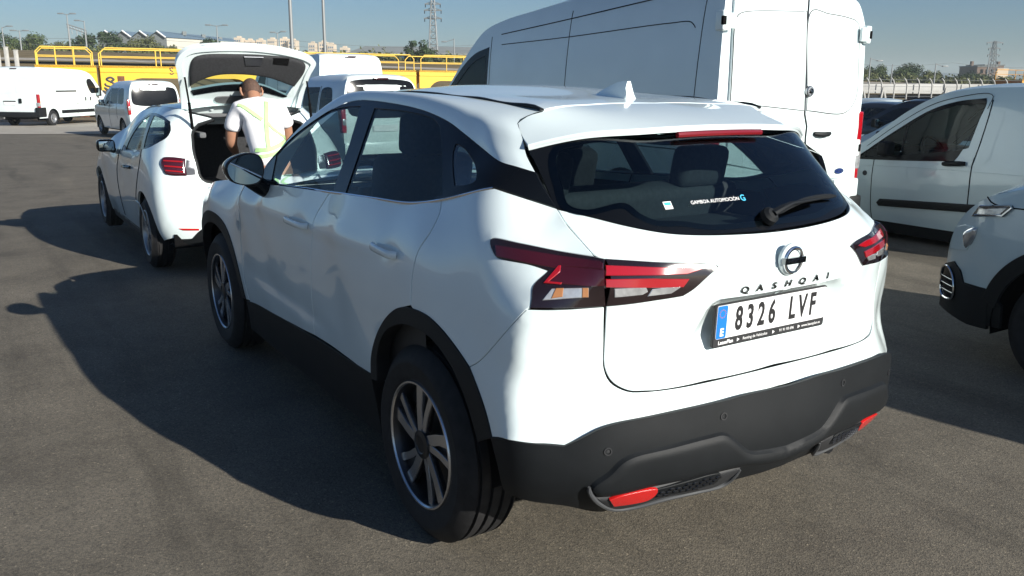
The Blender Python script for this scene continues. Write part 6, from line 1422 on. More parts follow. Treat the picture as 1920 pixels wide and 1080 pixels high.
# ================================================================ the man at the open boot
from mathutils.bvhtree import BVHTree
def skinned(name, pts, edges, root=0, sub=2):
    """one smooth body grown round a skeleton: pts are (x, y, z, rx, ry)"""
    bm = bmesh.new(); L = bm.verts.layers.skin.verify()
    vs = [bm.verts.new(p[:3]) for p in pts]
    for v, p in zip(vs, pts): v[L].radius = (p[3], p[4] if len(p) > 4 else p[3])
    vs[root][L].use_root = True
    for a, b in edges: bm.edges.new((vs[a], vs[b]))
    me = bpy.data.meshes.new(name); bm.to_mesh(me); bm.free()
    o = bpy.data.objects.new(name, me); COL.objects.link(o)
    o.modifiers.new('Skin', 'SKIN').use_smooth_shade = True
    s = o.modifiers.new('Sub', 'SUBSURF'); s.levels = sub; s.render_levels = sub
    dg = bpy.context.evaluated_depsgraph_get(); r = bpy.data.meshes.new_from_object(o.evaluated_get(dg), depsgraph=dg)
    bpy.data.objects.remove(o); r.shade_smooth(); r.name = name
    return r

def build_man():
    skin_m = mat('skin', (.36, .185, .115), .5, var=.12, scale=14, bump=.1, bscale=120)
    hair_m = mat('short_hair', (.085, .048, .034), .8, var=.35, scale=60, bump=.5, bscale=350)
    tee = mat('white_cotton', (.78, .78, .80), .85, var=.04, scale=6, bump=.35, bscale=14)
    hv = mat('pale_green_webbing', (.40, .68, .27), .7, var=.08, scale=20, bump=.3, bscale=400)
    trou = mat('dark_trousers', (.05, .055, .07), .85, bump=.3, bscale=20)
    root = thing('person', 'man in white t-shirt with pale green harness straps bending into an open boot', 'person', (4.45, -.10, gz(4.45)))
    O = np.array([4.45, -.10, gz(4.45)])
    def loc(L): return [(p[0] - O[0], p[1] - O[1], p[2] - O[2], *p[3:]) for p in L]
    # body: pelvis, spine, neck, head core, arms, legs
    B_ = loc([(4.60, -.06, .93, .140, .12), (4.68, -.055, 1.07, .145, .12), (4.79, -.06, 1.22, .165, .125), (4.89, -.06, 1.335, .155, .115), (4.955, -.055, 1.415, .085, .08), (4.995, -.05, 1.462, .058, .056), (5.05, -.058, 1.51, .07, .07),
              (4.90, .10, 1.345, .085, .085), (4.93, .165, 1.22, .062, .060), (4.955, .175, 1.085, .052, .05), (5.06, .13, 1.03, .043, .042), (5.17, .08, .985, .032, .028),
              (4.90, -.225, 1.345, .085, .085), (4.94, -.30, 1.235, .062, .060), (4.99, -.33, 1.10, .052, .05), (5.09, -.29, 1.03, .043, .042), (5.20, -.24, .985, .032, .028),
              (4.60, .035, .84, .105, .10), (4.55, .06, .47, .070, .070), (4.47, .06, .10, .050, .050),
              (4.60, -.155, .84, .105, .10), (4.56, -.18, .47, .070, .070), (4.50, -.18, .10, .050, .050)])
    E0 = [(0, 1), (1, 2), (2, 3), (3, 4), (4, 5), (5, 6), (3, 7), (7, 8), (8, 9), (9, 10), (10, 11), (3, 12), (12, 13), (13, 14), (14, 15), (15, 16), (0, 17), (17, 18), (18, 19), (0, 20), (20, 21), (21, 22)]
    bm_ = skinned('body', B_, E0)
    body = mk('body', bm_, skin_m, root)
    # head with face, seen mostly from behind
    hb = bmesh.new(); bmesh.ops.create_uvsphere(hb, u_segments=28, v_segments=20, radius=1)
    tilt = Matrix.Rotation(R(28), 3, 'Y'); hc = Vector((5.085, -.06, 1.508)) - Vector(O)
    for v in hb.verts:
        x, y, z = v.co; sx = .098; sy = .078 * (1 - .12 * max(0, -z)); sz = .118
        p = Vector((x * sx + (.012 if z < -.2 and x > .2 else 0), y * sy, z * sz))
        if x > .55:
            if abs(y) < .22 and -.35 < z < .12: p.x += .022 * (1 - abs(y) / .22)             # nose
            if .12 < abs(y) < .5 and .0 < z < .22: p.x -= .008                                # eye sockets
            if abs(y) < .35 and -.62 < z < -.45: p.x += .006                                  # mouth
        v.co = tilt @ p + hc
    hm = bpy.data.meshes.new('head'); hb.to_mesh(hm); hb.free(); hm.shade_smooth(); head = mk('head', hm, skin_m, root)
    for s in (1, -1):
        b = MB(); 
        pts = [Vector((.0, s * .078, .02)), Vector((-.012, s * .092, .03)), Vector((-.014, s * .096, .0)), Vector((-.008, s * .088, -.03)), Vector((0, s * .078, -.034))]
        b.tube([tilt @ p + hc for p in pts], [.010, .013, .013, .011, .008], 8, flat=(1, .7)); b.build('ear', skin_m, head)
        b = MB(); b.lathe([(.0, .009), (.006, .006), (.009, 0)], 10, 'x', tuple(tilt @ Vector((.086, s * .028, .014)) + hc)); b.build('eye', M['black_gloss'], head)
    hr = bmesh.new(); bmesh.ops.create_uvsphere(hr, u_segments=28, v_segments=18, radius=1)
    kill = []
    for v in hr.verts:
        x, y, z = v.co
        if z < -.12 - .45 * max(0, -x) + .65 * max(0, x): kill.append(v)
        v.co = tilt @ Vector((x * .1025 - .001, y * .0825 * (1 - .12 * max(0, -z)), z * .1225)) + hc
    bmesh.ops.delete(hr, geom=kill, context='VERTS'); hm = bpy.data.meshes.new('hair'); hr.to_mesh(hm); hr.free(); hm.shade_smooth(); mk('hair', hm, hair_m, head)
    # hands
    for s, w in ((1, (5.17, .08, .985)), (-1, (5.20, -.24, .985))):
        pts = [(w[0], w[1], w[2], .030, .022), (w[0] + .05, w[1] - .01, w[2] - .02, .036, .016), (w[0] + .085, w[1] - .015, w[2] - .035, .034, .013)]; ed = [(0, 1), (1, 2)]
        for k, (dy, ln) in enumerate(((-.027, .060), (-.009, .070), (.009, .066), (.026, .052))):
            n = len(pts); bx, by, bz = w[0] + .085, w[1] - .015 + dy, w[2] - .035
            pts += [(bx + .012, by, bz - .004, .0095), (bx + .012 + ln * .5, by + dy * .1, bz - .018, .0085), (bx + ln * .85, by + dy * .1, bz - .05, .0075)]; ed += [(2, n), (n, n + 1), (n + 1, n + 2)]
        n = len(pts); th = s * -.032
        pts += [(w[0] + .035, w[1] + th, w[2] - .02, .012), (w[0] + .065, w[1] + th * 1.5, w[2] - .035, .010), (w[0] + .09, w[1] + th * 1.5, w[2] - .052, .0085)]; ed += [(1, n), (n, n + 1), (n + 1, n + 2)]
        mk('hand', skinned('hand', loc(pts), ed, sub=1), skin_m, root)
    # t-shirt
    T_ = loc([(4.575, -.058, .865, .180, .158), (4.64, -.057, 1.0, .165, .142), (4.70, -.055, 1.09, .166, .142), (4.79, -.06, 1.22, .186, .145), (4.885, -.06, 1.335, .176, .134), (4.95, -.055, 1.412, .095, .092), (4.965, -.055, 1.425, .072, .070),
              (4.90, .105, 1.345, .105, .102), (4.925, .160, 1.24, .083, .080), (4.928, .170, 1.175, .082, .080), (4.90, -.23, 1.345, .105, .102), (4.935, -.295, 1.255, .083, .080), (4.945, -.305, 1.205, .082, .080)])
    tm = skinned('t_shirt', T_, [(0, 1), (1, 2), (2, 3), (3, 4), (4, 5), (5, 6), (4, 7), (7, 8), (8, 9), (4, 10), (10, 11), (11, 12)])
    # cloth folds
    for v in tm.vertices:
        p = v.co; k = math.sin(p.z * 46 + p.y * 30) * .5 + math.sin(p.z * 27 - p.y * 52 + 1.3) * .5
        n = v.normal; a = .0045 * (1.4 if p.z < 1.15 else .7); v.co = p + n * k * a
    tee_o = mk('t_shirt', tm, tee, root)
    tr = skinned('trousers', loc([(4.60, -.06, .92, .172, .15), (4.60, .035, .82, .130, .124), (4.55, .06, .47, .088, .088), (4.47, .06, .09, .075, .075), (4.60, -.155, .82, .130, .124), (4.56, -.18, .47, .088, .088), (4.50, -.18, .09, .075, .075)]), [(0, 1), (1, 2), (2, 3), (0, 4), (4, 5), (5, 6)])
    mk('trousers', tr, trou, root)
    for y, x in ((.06, 4.47), (-.18, 4.50)):
        b = MB(); b.box((x + .06 - O[0], y - O[1], .05), (.28, .10, .10), bev=.035, seg=3); b.build('shoe', M['rubber'], root, sharp=60)
    # harness webbing draped on the back
    bv = BVHTree.FromPolygons([v.co[:] for v in tm.vertices], [p.vertices[:] for p in tm.polygons])
    def web(path, wd=.0175, nm='strap'):
        P = smooth3([(0, y, z) for y, z in path], 6); hits = []
        for p in P:
            # straight back from the viewer's side of the man
            q = Vector((4.75, p[1], p[2])); d = (q - Vector(cam_o.location)).normalized() if False else Vector((1, .0, 0))
            h, n, i, dist = bv.ray_cast(Vector((3.8 - O[0], p[1] - O[1], p[2] - O[2])), Vector((1, 0, 0)))
            if h is not None: hits.append((h + n * .004, n))
        if len(hits) < 3: return
        v = []; f = []
        for i, (h, n) in enumerate(hits):
            t = (hits[min(i + 1, len(hits) - 1)][0] - hits[max(i - 1, 0)][0]).normalized(); s = t.cross(n).normalized() * wd
            v += [h + s, h + s + n * .004, h - s + n * .004, h - s]
        for i in range(len(hits) - 1):
            for j in range(3): f.append((4 * i + j, 4 * i + 4 + j, 4 * i + 5 + j, 4 * i + j + 1))
        m = MB(); m.add(v, f); m.build(nm, hv, root, sharp=30, fix=True)
    web([(.135, 1.405), (.10, 1.39), (.045, 1.345), (-.02, 1.285)])
    web([(-.105, 1.43), (-.085, 1.38), (-.055, 1.29), (-.03, 1.17), (-.015, 1.05)])
    web([(-.055, 1.265), (-.09, 1.215), (-.15, 1.165), (-.195, 1.14)], .0135)
    web([(.075, 1.045), (0, 1.05), (-.09, 1.075), (-.19, 1.115)], .018, 'belt')
    web([(.075, .995), (0, 1.005), (-.09, 1.03), (-.20, 1.075)], .016, 'belt')
build_man()

# ================================================================ beyond the yard
FX, FY, RX, RY = .83997, -.54263, -.54263, -.83997
def far(lat, d, z=0.):
    """a place given by distance across the view and distance away, metres"""
    return Vector((-2.54 + FX * d + RX * lat, 2.149 + FY * d + RY * lat, z))
HEAD = math.atan2(FY, FX)
rng = random.Random(7)
def noise_mat(name, stops, scale, rough=.95, bump=0., bscale=3., detail=10):
    m = bpy.data.materials.new(name); m.use_nodes = True; nt = m.node_tree; b = nt.nodes['Principled BSDF']
    tc = nt.nodes.new('ShaderNodeTexCoord'); n = nt.nodes.new('ShaderNodeTexNoise'); n.inputs['Scale'].default_value = scale; n.inputs['Detail'].default_value = detail; n.inputs['Roughness'].default_value = .65
    nt.links.new(tc.outputs['Object'], n.inputs['Vector']); r = nt.nodes.new('ShaderNodeValToRGB'); e = r.color_ramp.elements
    while len(e) < len(stops): e.new(.5)
    for k, (p, c) in zip(e, stops): k.position = p; k.color = (*c, 1)
    nt.links.new(n.outputs['Fac'], r.inputs[0]); nt.links.new(r.outputs[0], b.inputs['Base Color']); b.inputs['Roughness'].default_value = rough; b.inputs['Specular IOR Level'].default_value = .2
    if bump:
        n2 = nt.nodes.new('ShaderNodeTexNoise'); n2.inputs['Scale'].default_value = bscale; n2.inputs['Detail'].default_value = 6; nt.links.new(tc.outputs['Object'], n2.inputs['Vector'])
        bp = nt.nodes.new('ShaderNodeBump'); bp.inputs['Strength'].default_value = bump; bp.inputs['Distance'].default_value = .05; nt.links.new(n2.outputs['Fac'], bp.inputs['Height']); nt.links.new(bp.outputs[0], b.inputs['Normal'])
    return m
M['concrete'] = noise_mat('concrete', [(.3, (.30, .275, .235)), (.7, (.40, .37, .32))], 1.3, .9)
M['post'] = noise_mat('post_concrete', [(.3, (.36, .36, .34)), (.7, (.48, .47, .44))], 5., .9)
M['grass'] = noise_mat('dry_grass', [(.3, (.085, .070, .035)), (.5, (.15, .115, .06)), (.7, (.21, .165, .09))], .25, bump=.4)
M['scrub'] = noise_mat('scrub', [(.3, (.05, .055, .022)), (.6, (.11, .095, .04)), (.75, (.16, .125, .06))], .3, bump=.5)
M['track_bed'] = noise_mat('track_bed', [(.3, (.16, .135, .11)), (.7, (.27, .235, .195))], .6)
M['yellow'] = mat('wagon_yellow', (.72, .42, .012), .45, var=.14, scale=.5)
M['yellow_rail'] = mat('rail_yellow', (.70, .47, .06), .5)
M['rust'] = mat('rust', (.12, .045, .018), .8, var=.3, scale=6)
M['orange'] = mat('wagon_orange', (.50, .25, .03), .6, var=.2, scale=.8)
M['grey_steel'] = mat('galvanised', (.24, .255, .26), .55, metal=.3)
M['roof_blue'] = mat('roof_blue_grey', (.105, .16, .215), .6, var=.06, scale=.2)
M['wall_grey'] = mat('wall_grey', (.14, .155, .155), .8, var=.05, scale=.3)
M['wall_cream'] = mat('wall_cream', (.60, .58, .50), .85, var=.04, scale=.2)
M['flat_cream'] = mat('flat_cream', (.55, .45, .33), .9, var=.12, scale=.1)
M['roof_grey'] = mat('roof_grey', (.22, .235, .225), .8, var=.06, scale=.15)
M['wall_blue'] = mat('wall_blue', (.03, .075, .14), .6, var=.1, scale=.15)
M['wall_blue_light'] = mat('wall_light_blue', (.12, .26, .44), .6)
M['bark'] = mat('bark', (.05, .038, .028), .9, var=.3, scale=10)
M['brick_brown'] = mat('brick_brown', (.15, .105, .08), .9, var=.12, scale=.4)

# pale concrete apron at the far side of the yard
v = [(33.6, 1.2), (31.6, -2.3), (29.0, -7.5), (26.0, -15), (40.5, -22), (44.5, -9), (46, 0), (50, 14), (52, 40), (39, 40), (35.5, 8)]
m_ = bpy.data.meshes.new('concrete_apron'); m_.from_pydata([(x, y, gz(x) + .006) for x, y in v], [], [tuple(range(len(v)))[::-1]]); 
bm = bmesh.new(); bm.from_mesh(m_); bmesh.ops.triangulate(bm, faces=bm.faces); bmesh.ops.subdivide_edges(bm, edges=bm.edges, cuts=6, use_grid_fill=True)
for w_ in bm.verts: w_.co.z = gz(w_.co.x) + .012
bmesh.ops.recalc_face_normals(bm, faces=bm.faces); bm.to_mesh(m_); bm.free()
tag(mk('concrete_apron', m_, M['concrete']), kind='structure')

# railway bank behind the wagons, higher on the left
def bank_z(lat, d):
    h = np.interp(lat, [-200, -60, -10, 20, 60, 200], [4.6, 4.5, 4.0, 2.9, 2.3, 2.0])
    return float(np.interp(d, [58, 70, 84, 92, 110, 130, 400, 1100], [-.55, -.2, .62 * h, .74 * h, .98 * h, 1.1 * h, 1.15 * h + .5, 9]))
def train_d(lat): return 61.9 + .515 * lat
ls = list(np.arange(-240, 260, 12.)); ds = [0, 6, 14, 22, 30, 42, 56, 80, 140, 320, 700, 1000]
V = []; 
for l in ls:
    for k, dd in enumerate(ds):
        d = max(train_d(max(min(l, 60), -40)), 40) + 3 + dd; zz = bank_z(l, np.interp(dd, [0, 6, 22, 30, 42, 56, 140, 1000], [58, 70, 84, 92, 108, 125, 300, 1100]))
        V.append(far(l * (1 + dd / 400), d, zz + (rng.uniform(-.12, .12) if 0 < dd < 300 else 0) - (.15 if dd == 0 else 0)))
n = len(ds); F = [(i * n + j, (i + 1) * n + j, (i + 1) * n + j + 1, i * n + j + 1)[::-1] for i in range(len(ls) - 1) for j in range(n - 1)]
tag(mk('embankment', pymesh('embankment', V, F, sharp=80), M['grass']), kind='structure')
# pale service road along the bank
V = []; 
for l in ls:
    for s, dd in enumerate((23.5, 27.0)):
        d = max(train_d(max(min(l, 60), -40)), 40) + 3 + dd; V.append(far(l * (1 + dd / 400), d, bank_z(l, np.interp(dd, [22, 30], [84, 92])) + .25))
F = [(2 * i, 2 * i + 1, 2 * i + 3, 2 * i + 2) for i in range(len(ls) - 1)]
o = mk('service_road', pymesh('service_road', V, F), M['concrete']); tag(o, kind='structure')
bm = bmesh.new(); bm.from_mesh(o.data); bmesh.ops.recalc_face_normals(bm, faces=bm.faces); 
if sum(f.normal.z for f in bm.faces) < 0: bmesh.ops.reverse_faces(bm, faces=bm.faces)
bm.to_mesh(o.data); bm.free()

# ---------------------------------------------------------------- yellow car-carrier wagons
def wagon(label, l0, l1, first=False, graffiti=False, m='yellow', rail='yellow_rail', dz=0., rails=True, mg=.55):
    """two-deck railway car carrier standing along the line of the train"""
    p0, p1 = far(l1, train_d(l1), 0), far(l0, train_d(l0), 0); ax = p1 - p0; ln = ax.length; rz = math.atan2(ax.y, ax.x)
    root = thing('car_carrier_wagon', label, 'wagon', (p0.x, p0.y, -.55 + dz), rz, 'car carrier wagons of the train behind the yard')
    Y = M[m]; w = 1.45; H = 2.85                     # deck height above the rail foot
    b = MB(); b.box((ln / 2, 0, H - .06), (ln, 2 * w, .10)); b.build('upper_deck', Y, root)
    for s in (1, -1):
        b = MB()
        # side beam with arched bays between columns
        nb = max(1, int(round(ln / 8.2))); bw = ln / nb; poly = [(0, H), (0, .55)]
        b2 = []
        for k in range(nb):
            x0, x1 = k * bw + mg, (k + 1) * bw - mg; ar = [(x0, .95)]
            for t in np.linspace(0, 1, 7): a = R(180 - 90 * t); ar.append((x0 + .95 + .95 * math.cos(a), 1.15 + 1.05 * math.sin(a)))
            for t in np.linspace(0, 1, 7): a = R(90 - 90 * t); ar.append((x1 - .95 + .95 * math.cos(a), 1.15 + 1.05 * math.sin(a)))
            ar.append((x1, .95)); b2.append(ar)
        verts = [(0, H), (0, .45), (ln, .45), (ln, H)]
        loops = [verts] + b2; pts = [Vector(p) for q in loops for p in q]; ed = []; n_ = 0
        for q in loops: ed += [(n_ + i, n_ + (i + 1) % len(q)) for i in range(len(q))]; n_ += len(q)
        vv, _, ff, _, _, _ = delaunay_2d_cdt(pts, ed, [], 0, 1e-6); arr = np.array([tuple(p) for p in vv]); tri = np.array([t for t in ff if len(t) == 3]); c_ = arr[tri].mean(1)
        ok = inside(np.array(verts), c_)
        for q in b2: ok &= ~inside(np.array(q), c_)
        tri = tri[ok]; n_ = len(arr); y0, y1 = s * w, s * (w - .09)
        v = [(p[0], y0, p[1]) for p in arr] + [(p[0], y1, p[1]) for p in arr]; f = [tuple(t) for t in tri] + [tuple(t[::-1] + n_) for t in tri]
        off = 0
        for q in loops:
            idx = [int(np.argmin(np.abs(arr - np.array(p)).sum(1))) for p in q]
            for i in range(len(idx)): a_, c2 = idx[i], idx[(i + 1) % len(idx)]; f.append((a_, c2, c2 + n_, a_ + n_))
        b.add(v, f); b.build('side_frame', Y, root, smooth=False, fix=True)
        b = MB(); b.box((ln / 2, s * w, H - .32), (ln, .10, .05)); b.box((ln / 2, s * w, .52), (ln, .12, .14)); b.build('flange_strip', Y, root)
        if rails:
            for k in range(nb):
                x0, x1 = k * bw + .15, (k + 1) * bw - .1; r0 = .028
                b = MB(); b.tube([(x0, s * w, H), (x0, s * w, H + .70), (x0 + .25, s * w, H + .95), (x1 - .25, s * w, H + .95), (x1, s * w, H + .70), (x1, s * w, H)], r0 * 1.25, 6); b.build('hand_rail', M[rail], root)
                b = MB(); b.tube([(x0, s * w, H + .5), (x1, s * w, H + .5)], r0 * .8, 6); b.build('middle_rail', M[rail], root)
                for t in (.33, .66):
                    b = MB(); b.tube([(x0 + (x1 - x0) * t, s * w, H), (x0 + (x1 - x0) * t, s * w, H + .95)], r0 * 1.15, 6); b.build('rail_post', M[rail], root)
    b = MB(); b.box((ln / 2, 0, .50), (ln, 2 * w - .2, .10)); b.build('lower_deck', M['rust'], root)
    for x in [1.6, ln - 1.6] if ln > 9 else [ln / 2]:
        for dx in (-.8, .8):
            b = MB()
            for s in (1, -1): b.lathe([(.36, -.06), (.40, .02), (.34, .05), (.08, .07), (0, .07)], 20, 'y', (x + dx, s * .72, .22))
            b.tube([(x + dx, -.7, .22), (x + dx, .7, .22)], .08, 8); b.build('wheelset', M['rust'], root)
    if graffiti:
        ink = M['ink']
        # black tag on the end column and a red-brown ladder panel beside it
        def sc(path, r=.055):
            g = MB(); g.tube([(x, w + .012 if True else 0, z) for x, z in smooth2(path, 5)], r, 6, flat=(1, .25) if False else None); g.v = [(p[0], w + .012 + (p[1] - w - .012) * .15, p[2]) for p in g.v]; return g.build('graffiti', ink, root)
        GX = ln - .40
        SGN(sc, GX)
        b = MB(); b.box((GX - .62, w + .01, 1.55), (.36, .04, 1.5), bev=.05); lp_ = b.build('ladder_panel', M['rust'], root)
        for z in (1.05, 1.35, 1.68, 2.0):
            b = MB(); b.box((GX - .62, w + .05, z), (.30, .06, .045)); b.build('rung', M['grey_steel'], lp_)
    return root, w, H, ln
def smooth2(P, k): return [(p[0], p[1]) for p in [(q[0], q[1]) for q in smooth3([(a, b, 0) for a, b in P], k)]]
def SGN(sc, x):
    sc([(x - .1, 2.0), (x - .25, 2.12), (x - .08, 2.22), (x + .12, 2.12), (x - .05, 2.0), (x - .28, 1.86), (x - .15, 1.72), (x + .15, 1.78), (x + .22, 1.9)])
    sc([(x - .25, 1.62), (x - .05, 1.48), (x + .25, 1.66), (x + .05, 1.40), (x + .38, 1.50)])
    sc([(x - .2, 1.20), (x + .15, 1.38), (x + .45, 1.34), (x + .1, 1.12), (x - .12, .95), (x + .25, 1.02)])
wagon('short yellow end section of a car carrier wagon with curved railings above the long van', -26.3, -23.65, mg=.28)
w2 = wagon('yellow car carrier wagon with black graffiti and brown ladder panel on its column', -23.5, -7.0, graffiti=.45, mg=1.15)
# stencilled letter and faded number on the wagon's side
if True:
    root, w_, H_, ln_ = w2
    ys = w_ + .006
    # the side that faces the yard
    test = root.matrix_basis if False else None
lettering('wagon_lettering', 'S', .42, frame((w2[3] - 3.7, 1.462, 2.58), (-1, 0, 0), (0, 0, 1)), M['ink'], w2[0], depth=.004)
wagon('yellow car carrier wagon with plain railings right of the raised tailgate', -6.8, 9.5)
wagon('weathered orange car carrier wagon far off at the right edge', 49.0, 66.0, m='orange', rail='orange', dz=.0)

# ---------------------------------------------------------------- trees
def leaf_mat(name, c):
    m = mat(name, c, .7, var=.45, scale=1.2, spec=.25); return m
M['leaf_dark'] = leaf_mat('leaf_dark', (.030, .050, .018)); M['leaf_mid'] = leaf_mat('leaf_mid', (.055, .080, .026)); M['leaf_olive'] = leaf_mat('leaf_olive', (.085, .095, .035))
def tree(label, lat, d, z0, z1, wid, leaf='leaf_mid', seed=0, cat='tree', group=None, n=None):
    r = random.Random(seed); h = z1 - z0; p = far(lat, d, z0 - .3)
    root = thing('broadleaf_tree', label, cat, p, r.uniform(0, 6), group)
    b = MB(); th = h * .35
    b.tube([(0, 0, -.5), (r.uniform(-.1, .1), r.uniform(-.1, .1), th * .6), (r.uniform(-.2, .2), r.uniform(-.2, .2), h * .7)], [.035 * h + .05, .028 * h + .04, .012 * h], 8)
    for k in range(6):
        a = r.uniform(0, 6.28); z = h * r.uniform(.25, .55); b.tube([(0, 0, z), (math.cos(a) * wid * .18, math.sin(a) * wid * .18, z + h * .14), (math.cos(a) * wid * .34, math.sin(a) * wid * .34, z + h * .22)], [.014 * h, .010 * h, .004 * h], 6)
    b.build('trunk', M['bark'], root)
    v = []; f = []; cl = []
    nc = 22
    for k in range(nc):
        a = r.uniform(0, 6.28); q = math.sqrt(r.random()) * wid * .40; z = h * (.30 + .62 * r.random() ** .8)
        fall = math.sqrt(max(.05, 1 - ((z / h - .52) / .52) ** 2)); cl.append((math.cos(a) * q * fall, math.sin(a) * q * fall, z, wid * r.uniform(.11, .20)))
    n = n or int(1500 + 40 * h * wid)
    for k in range(n):
        cx, cy, cz, cr = r.choice(cl); u = Vector((r.gauss(0, 1), r.gauss(0, 1), r.gauss(0, .85))).normalized() * cr * (r.random() ** .35)
        c = Vector((cx, cy, cz)) + u; s = r.uniform(.11, .24) * (.75 + h * .03)
        nrm_ = (u.normalized() + Vector((r.uniform(-.8, .8), r.uniform(-.8, .8), r.uniform(-.3, .9)))).normalized(); t = nrm_.orthogonal().normalized(); w = nrm_.cross(t); a = r.uniform(0, 6.28)
        t, w = t * math.cos(a) + w * math.sin(a), w * math.cos(a) - t * math.sin(a)
        i = len(v); v += [c + t * s, c + w * s * .55, c - t * s, c - w * s * .55]; f.append((i, i + 1, i + 2, i + 3))
    me = bpy.data.meshes.new('crown'); me.from_pydata([tuple(x) for x in v], [], f); o = mk('crown', me, M[leaf], root)
    return root
T = [  # lat, d, ground, top, width, leaf, label
    (-75.5, 130, 4.6, 8.6, 4.5, 'leaf_dark', 'dark round tree at the left edge behind a tall lamp'),
    (-72.4, 131, 4.6, 7.5, 5.5, 'leaf_mid', 'mid green bushy tree standing behind the concrete posts'),
    (-70.2, 129, 4.5, 7.9, 5.2, 'leaf_mid', 'broad green tree right of the concrete posts'),
    (-67.6, 132, 4.5, 6.9, 5.0, 'leaf_olive', 'low olive bush sloping down left of the rail gantry'),
    (-62.4, 128, 4.6, 8.0, 4.8, 'leaf_dark', 'dark tree under the rail gantry'),
    (-59.6, 130, 4.6, 8.2, 6.0, 'leaf_dark', 'largest dark tree between the gantry and the grey gables'),
    (-56.5, 131, 4.6, 6.9, 5.2, 'leaf_mid', 'green tree in front of the second grey gable'),
    (-53.2, 127, 4.6, 7.7, 5.6, 'leaf_olive', 'sunlit olive tree in front of the last grey gable'),
    (-51.0, 129, 4.6, 6.7, 3.8, 'leaf_mid', 'small tree at the corner of the cream warehouse wall'),
    (-48.6, 126, 4.6, 6.3, 2.8, 'leaf_olive', 'thin sunlit bush before the cream warehouse wall'),
    (-45.3, 132, 4.7, 7.6, 4.4, 'leaf_dark', 'dark tree crown showing above the raised tailgate'),
    (-11.7, 108, 3.2, 6.7, 4.6, 'leaf_dark', 'single dark tree beside the lattice pylon'),
    (56.2, 140, 2.2, 4.0, 4.5, 'leaf_olive', 'olive tree just right of the tall van'),
    (58.6, 142, 2.3, 4.9, 5.0, 'leaf_mid', 'green tree behind the white fence, left of two'),
    (63.0, 141, 2.4, 4.9, 5.6, 'leaf_dark', 'dark rounded tree in the middle behind the white fence'),
    (61.0, 138, 2.2, 4.2, 4.6, 'leaf_mid', 'lower green tree between two others behind the fence'),
    (66.2, 139, 2.3, 3.9, 4.2, 'leaf_olive', 'low olive tree sloping down right of the others'),
    (75.5, 145, 2.3, 3.7, 6.0, 'leaf_dark', 'dark low tree left of the brown building'),
    (79.0, 150, 2.3, 3.5, 5.0, 'leaf_dark', 'dark low bush against the brown building')]
for i, (la, d, z0, z1, wd, lf, lb) in enumerate(T): tree(lb, la, d, z0, z1, wd, lf, seed=i + 3, group='trees beyond the railway')
# scrub on the bank
def bushes(name, cells, leaf, kind='stuff'):
    r = random.Random(21); v = []; f = []
    for la, d, z, w, h in cells:
        for k in range(170):
            c = far(la, d, z) + Vector((r.gauss(0, w * .4), r.gauss(0, w * .4), abs(r.gauss(0, h * .45)))); s = r.uniform(.12, .3)
            n = Vector((r.uniform(-1, 1), r.uniform(-1, 1), r.uniform(-.2, 1))).normalized(); t = n.orthogonal().normalized(); w2 = n.cross(t); i = len(v)
            v += [c + t * s, c + w2 * s * .6, c - t * s, c - w2 * s * .6]; f.append((i, i + 1, i + 2, i + 3))
    me = bpy.data.meshes.new(name); me.from_pydata([tuple(x) for x in v], [], f); return tag(mk(name, me, M[leaf]), kind=kind)
r_ = random.Random(5); cells = []
for k in range(150):
    la = r_.uniform(-85, -5); cells.append((la, 112 + r_.uniform(-3, 6), bank_z(la, 108), 1.3, r_.uniform(.5, 1.3)))
for k in range(70):
    la = r_.uniform(40, 95); cells.append((la, 128 + r_.uniform(-4, 6), 2.0, 1.6, r_.uniform(.5, 1.2)))
bushes('undergrowth', cells, 'leaf_olive')

# ---------------------------------------------------------------- buildings
def local_box(b, lat0, lat1, d0, d1, z0, z1):
    P = [far(lat0, d0, z0), far(lat1, d0, z0), far(lat1, d1, z0), far(lat0, d1, z0)]; n = len(b.v)
    b.v += [tuple(p) for p in P] + [(p.x, p.y, z1) for p in P]; b.f += [tuple(n + i for i in q) for q in ((0, 1, 5, 4), (1, 2, 6, 5), (2, 3, 7, 6), (3, 0, 4, 7), (4, 5, 6, 7), (3, 2, 1, 0))]
    return b
def base_of(root, o):    # geometry is written in world coordinates, the thing sits at its own base
    o.parent = root; o.matrix_parent_inverse = root.matrix_basis.inverted(); return o
def bthing(name, label, cat, lat, d, z, group=None): return thing(name, label, cat, far(lat, d, z), HEAD, group)
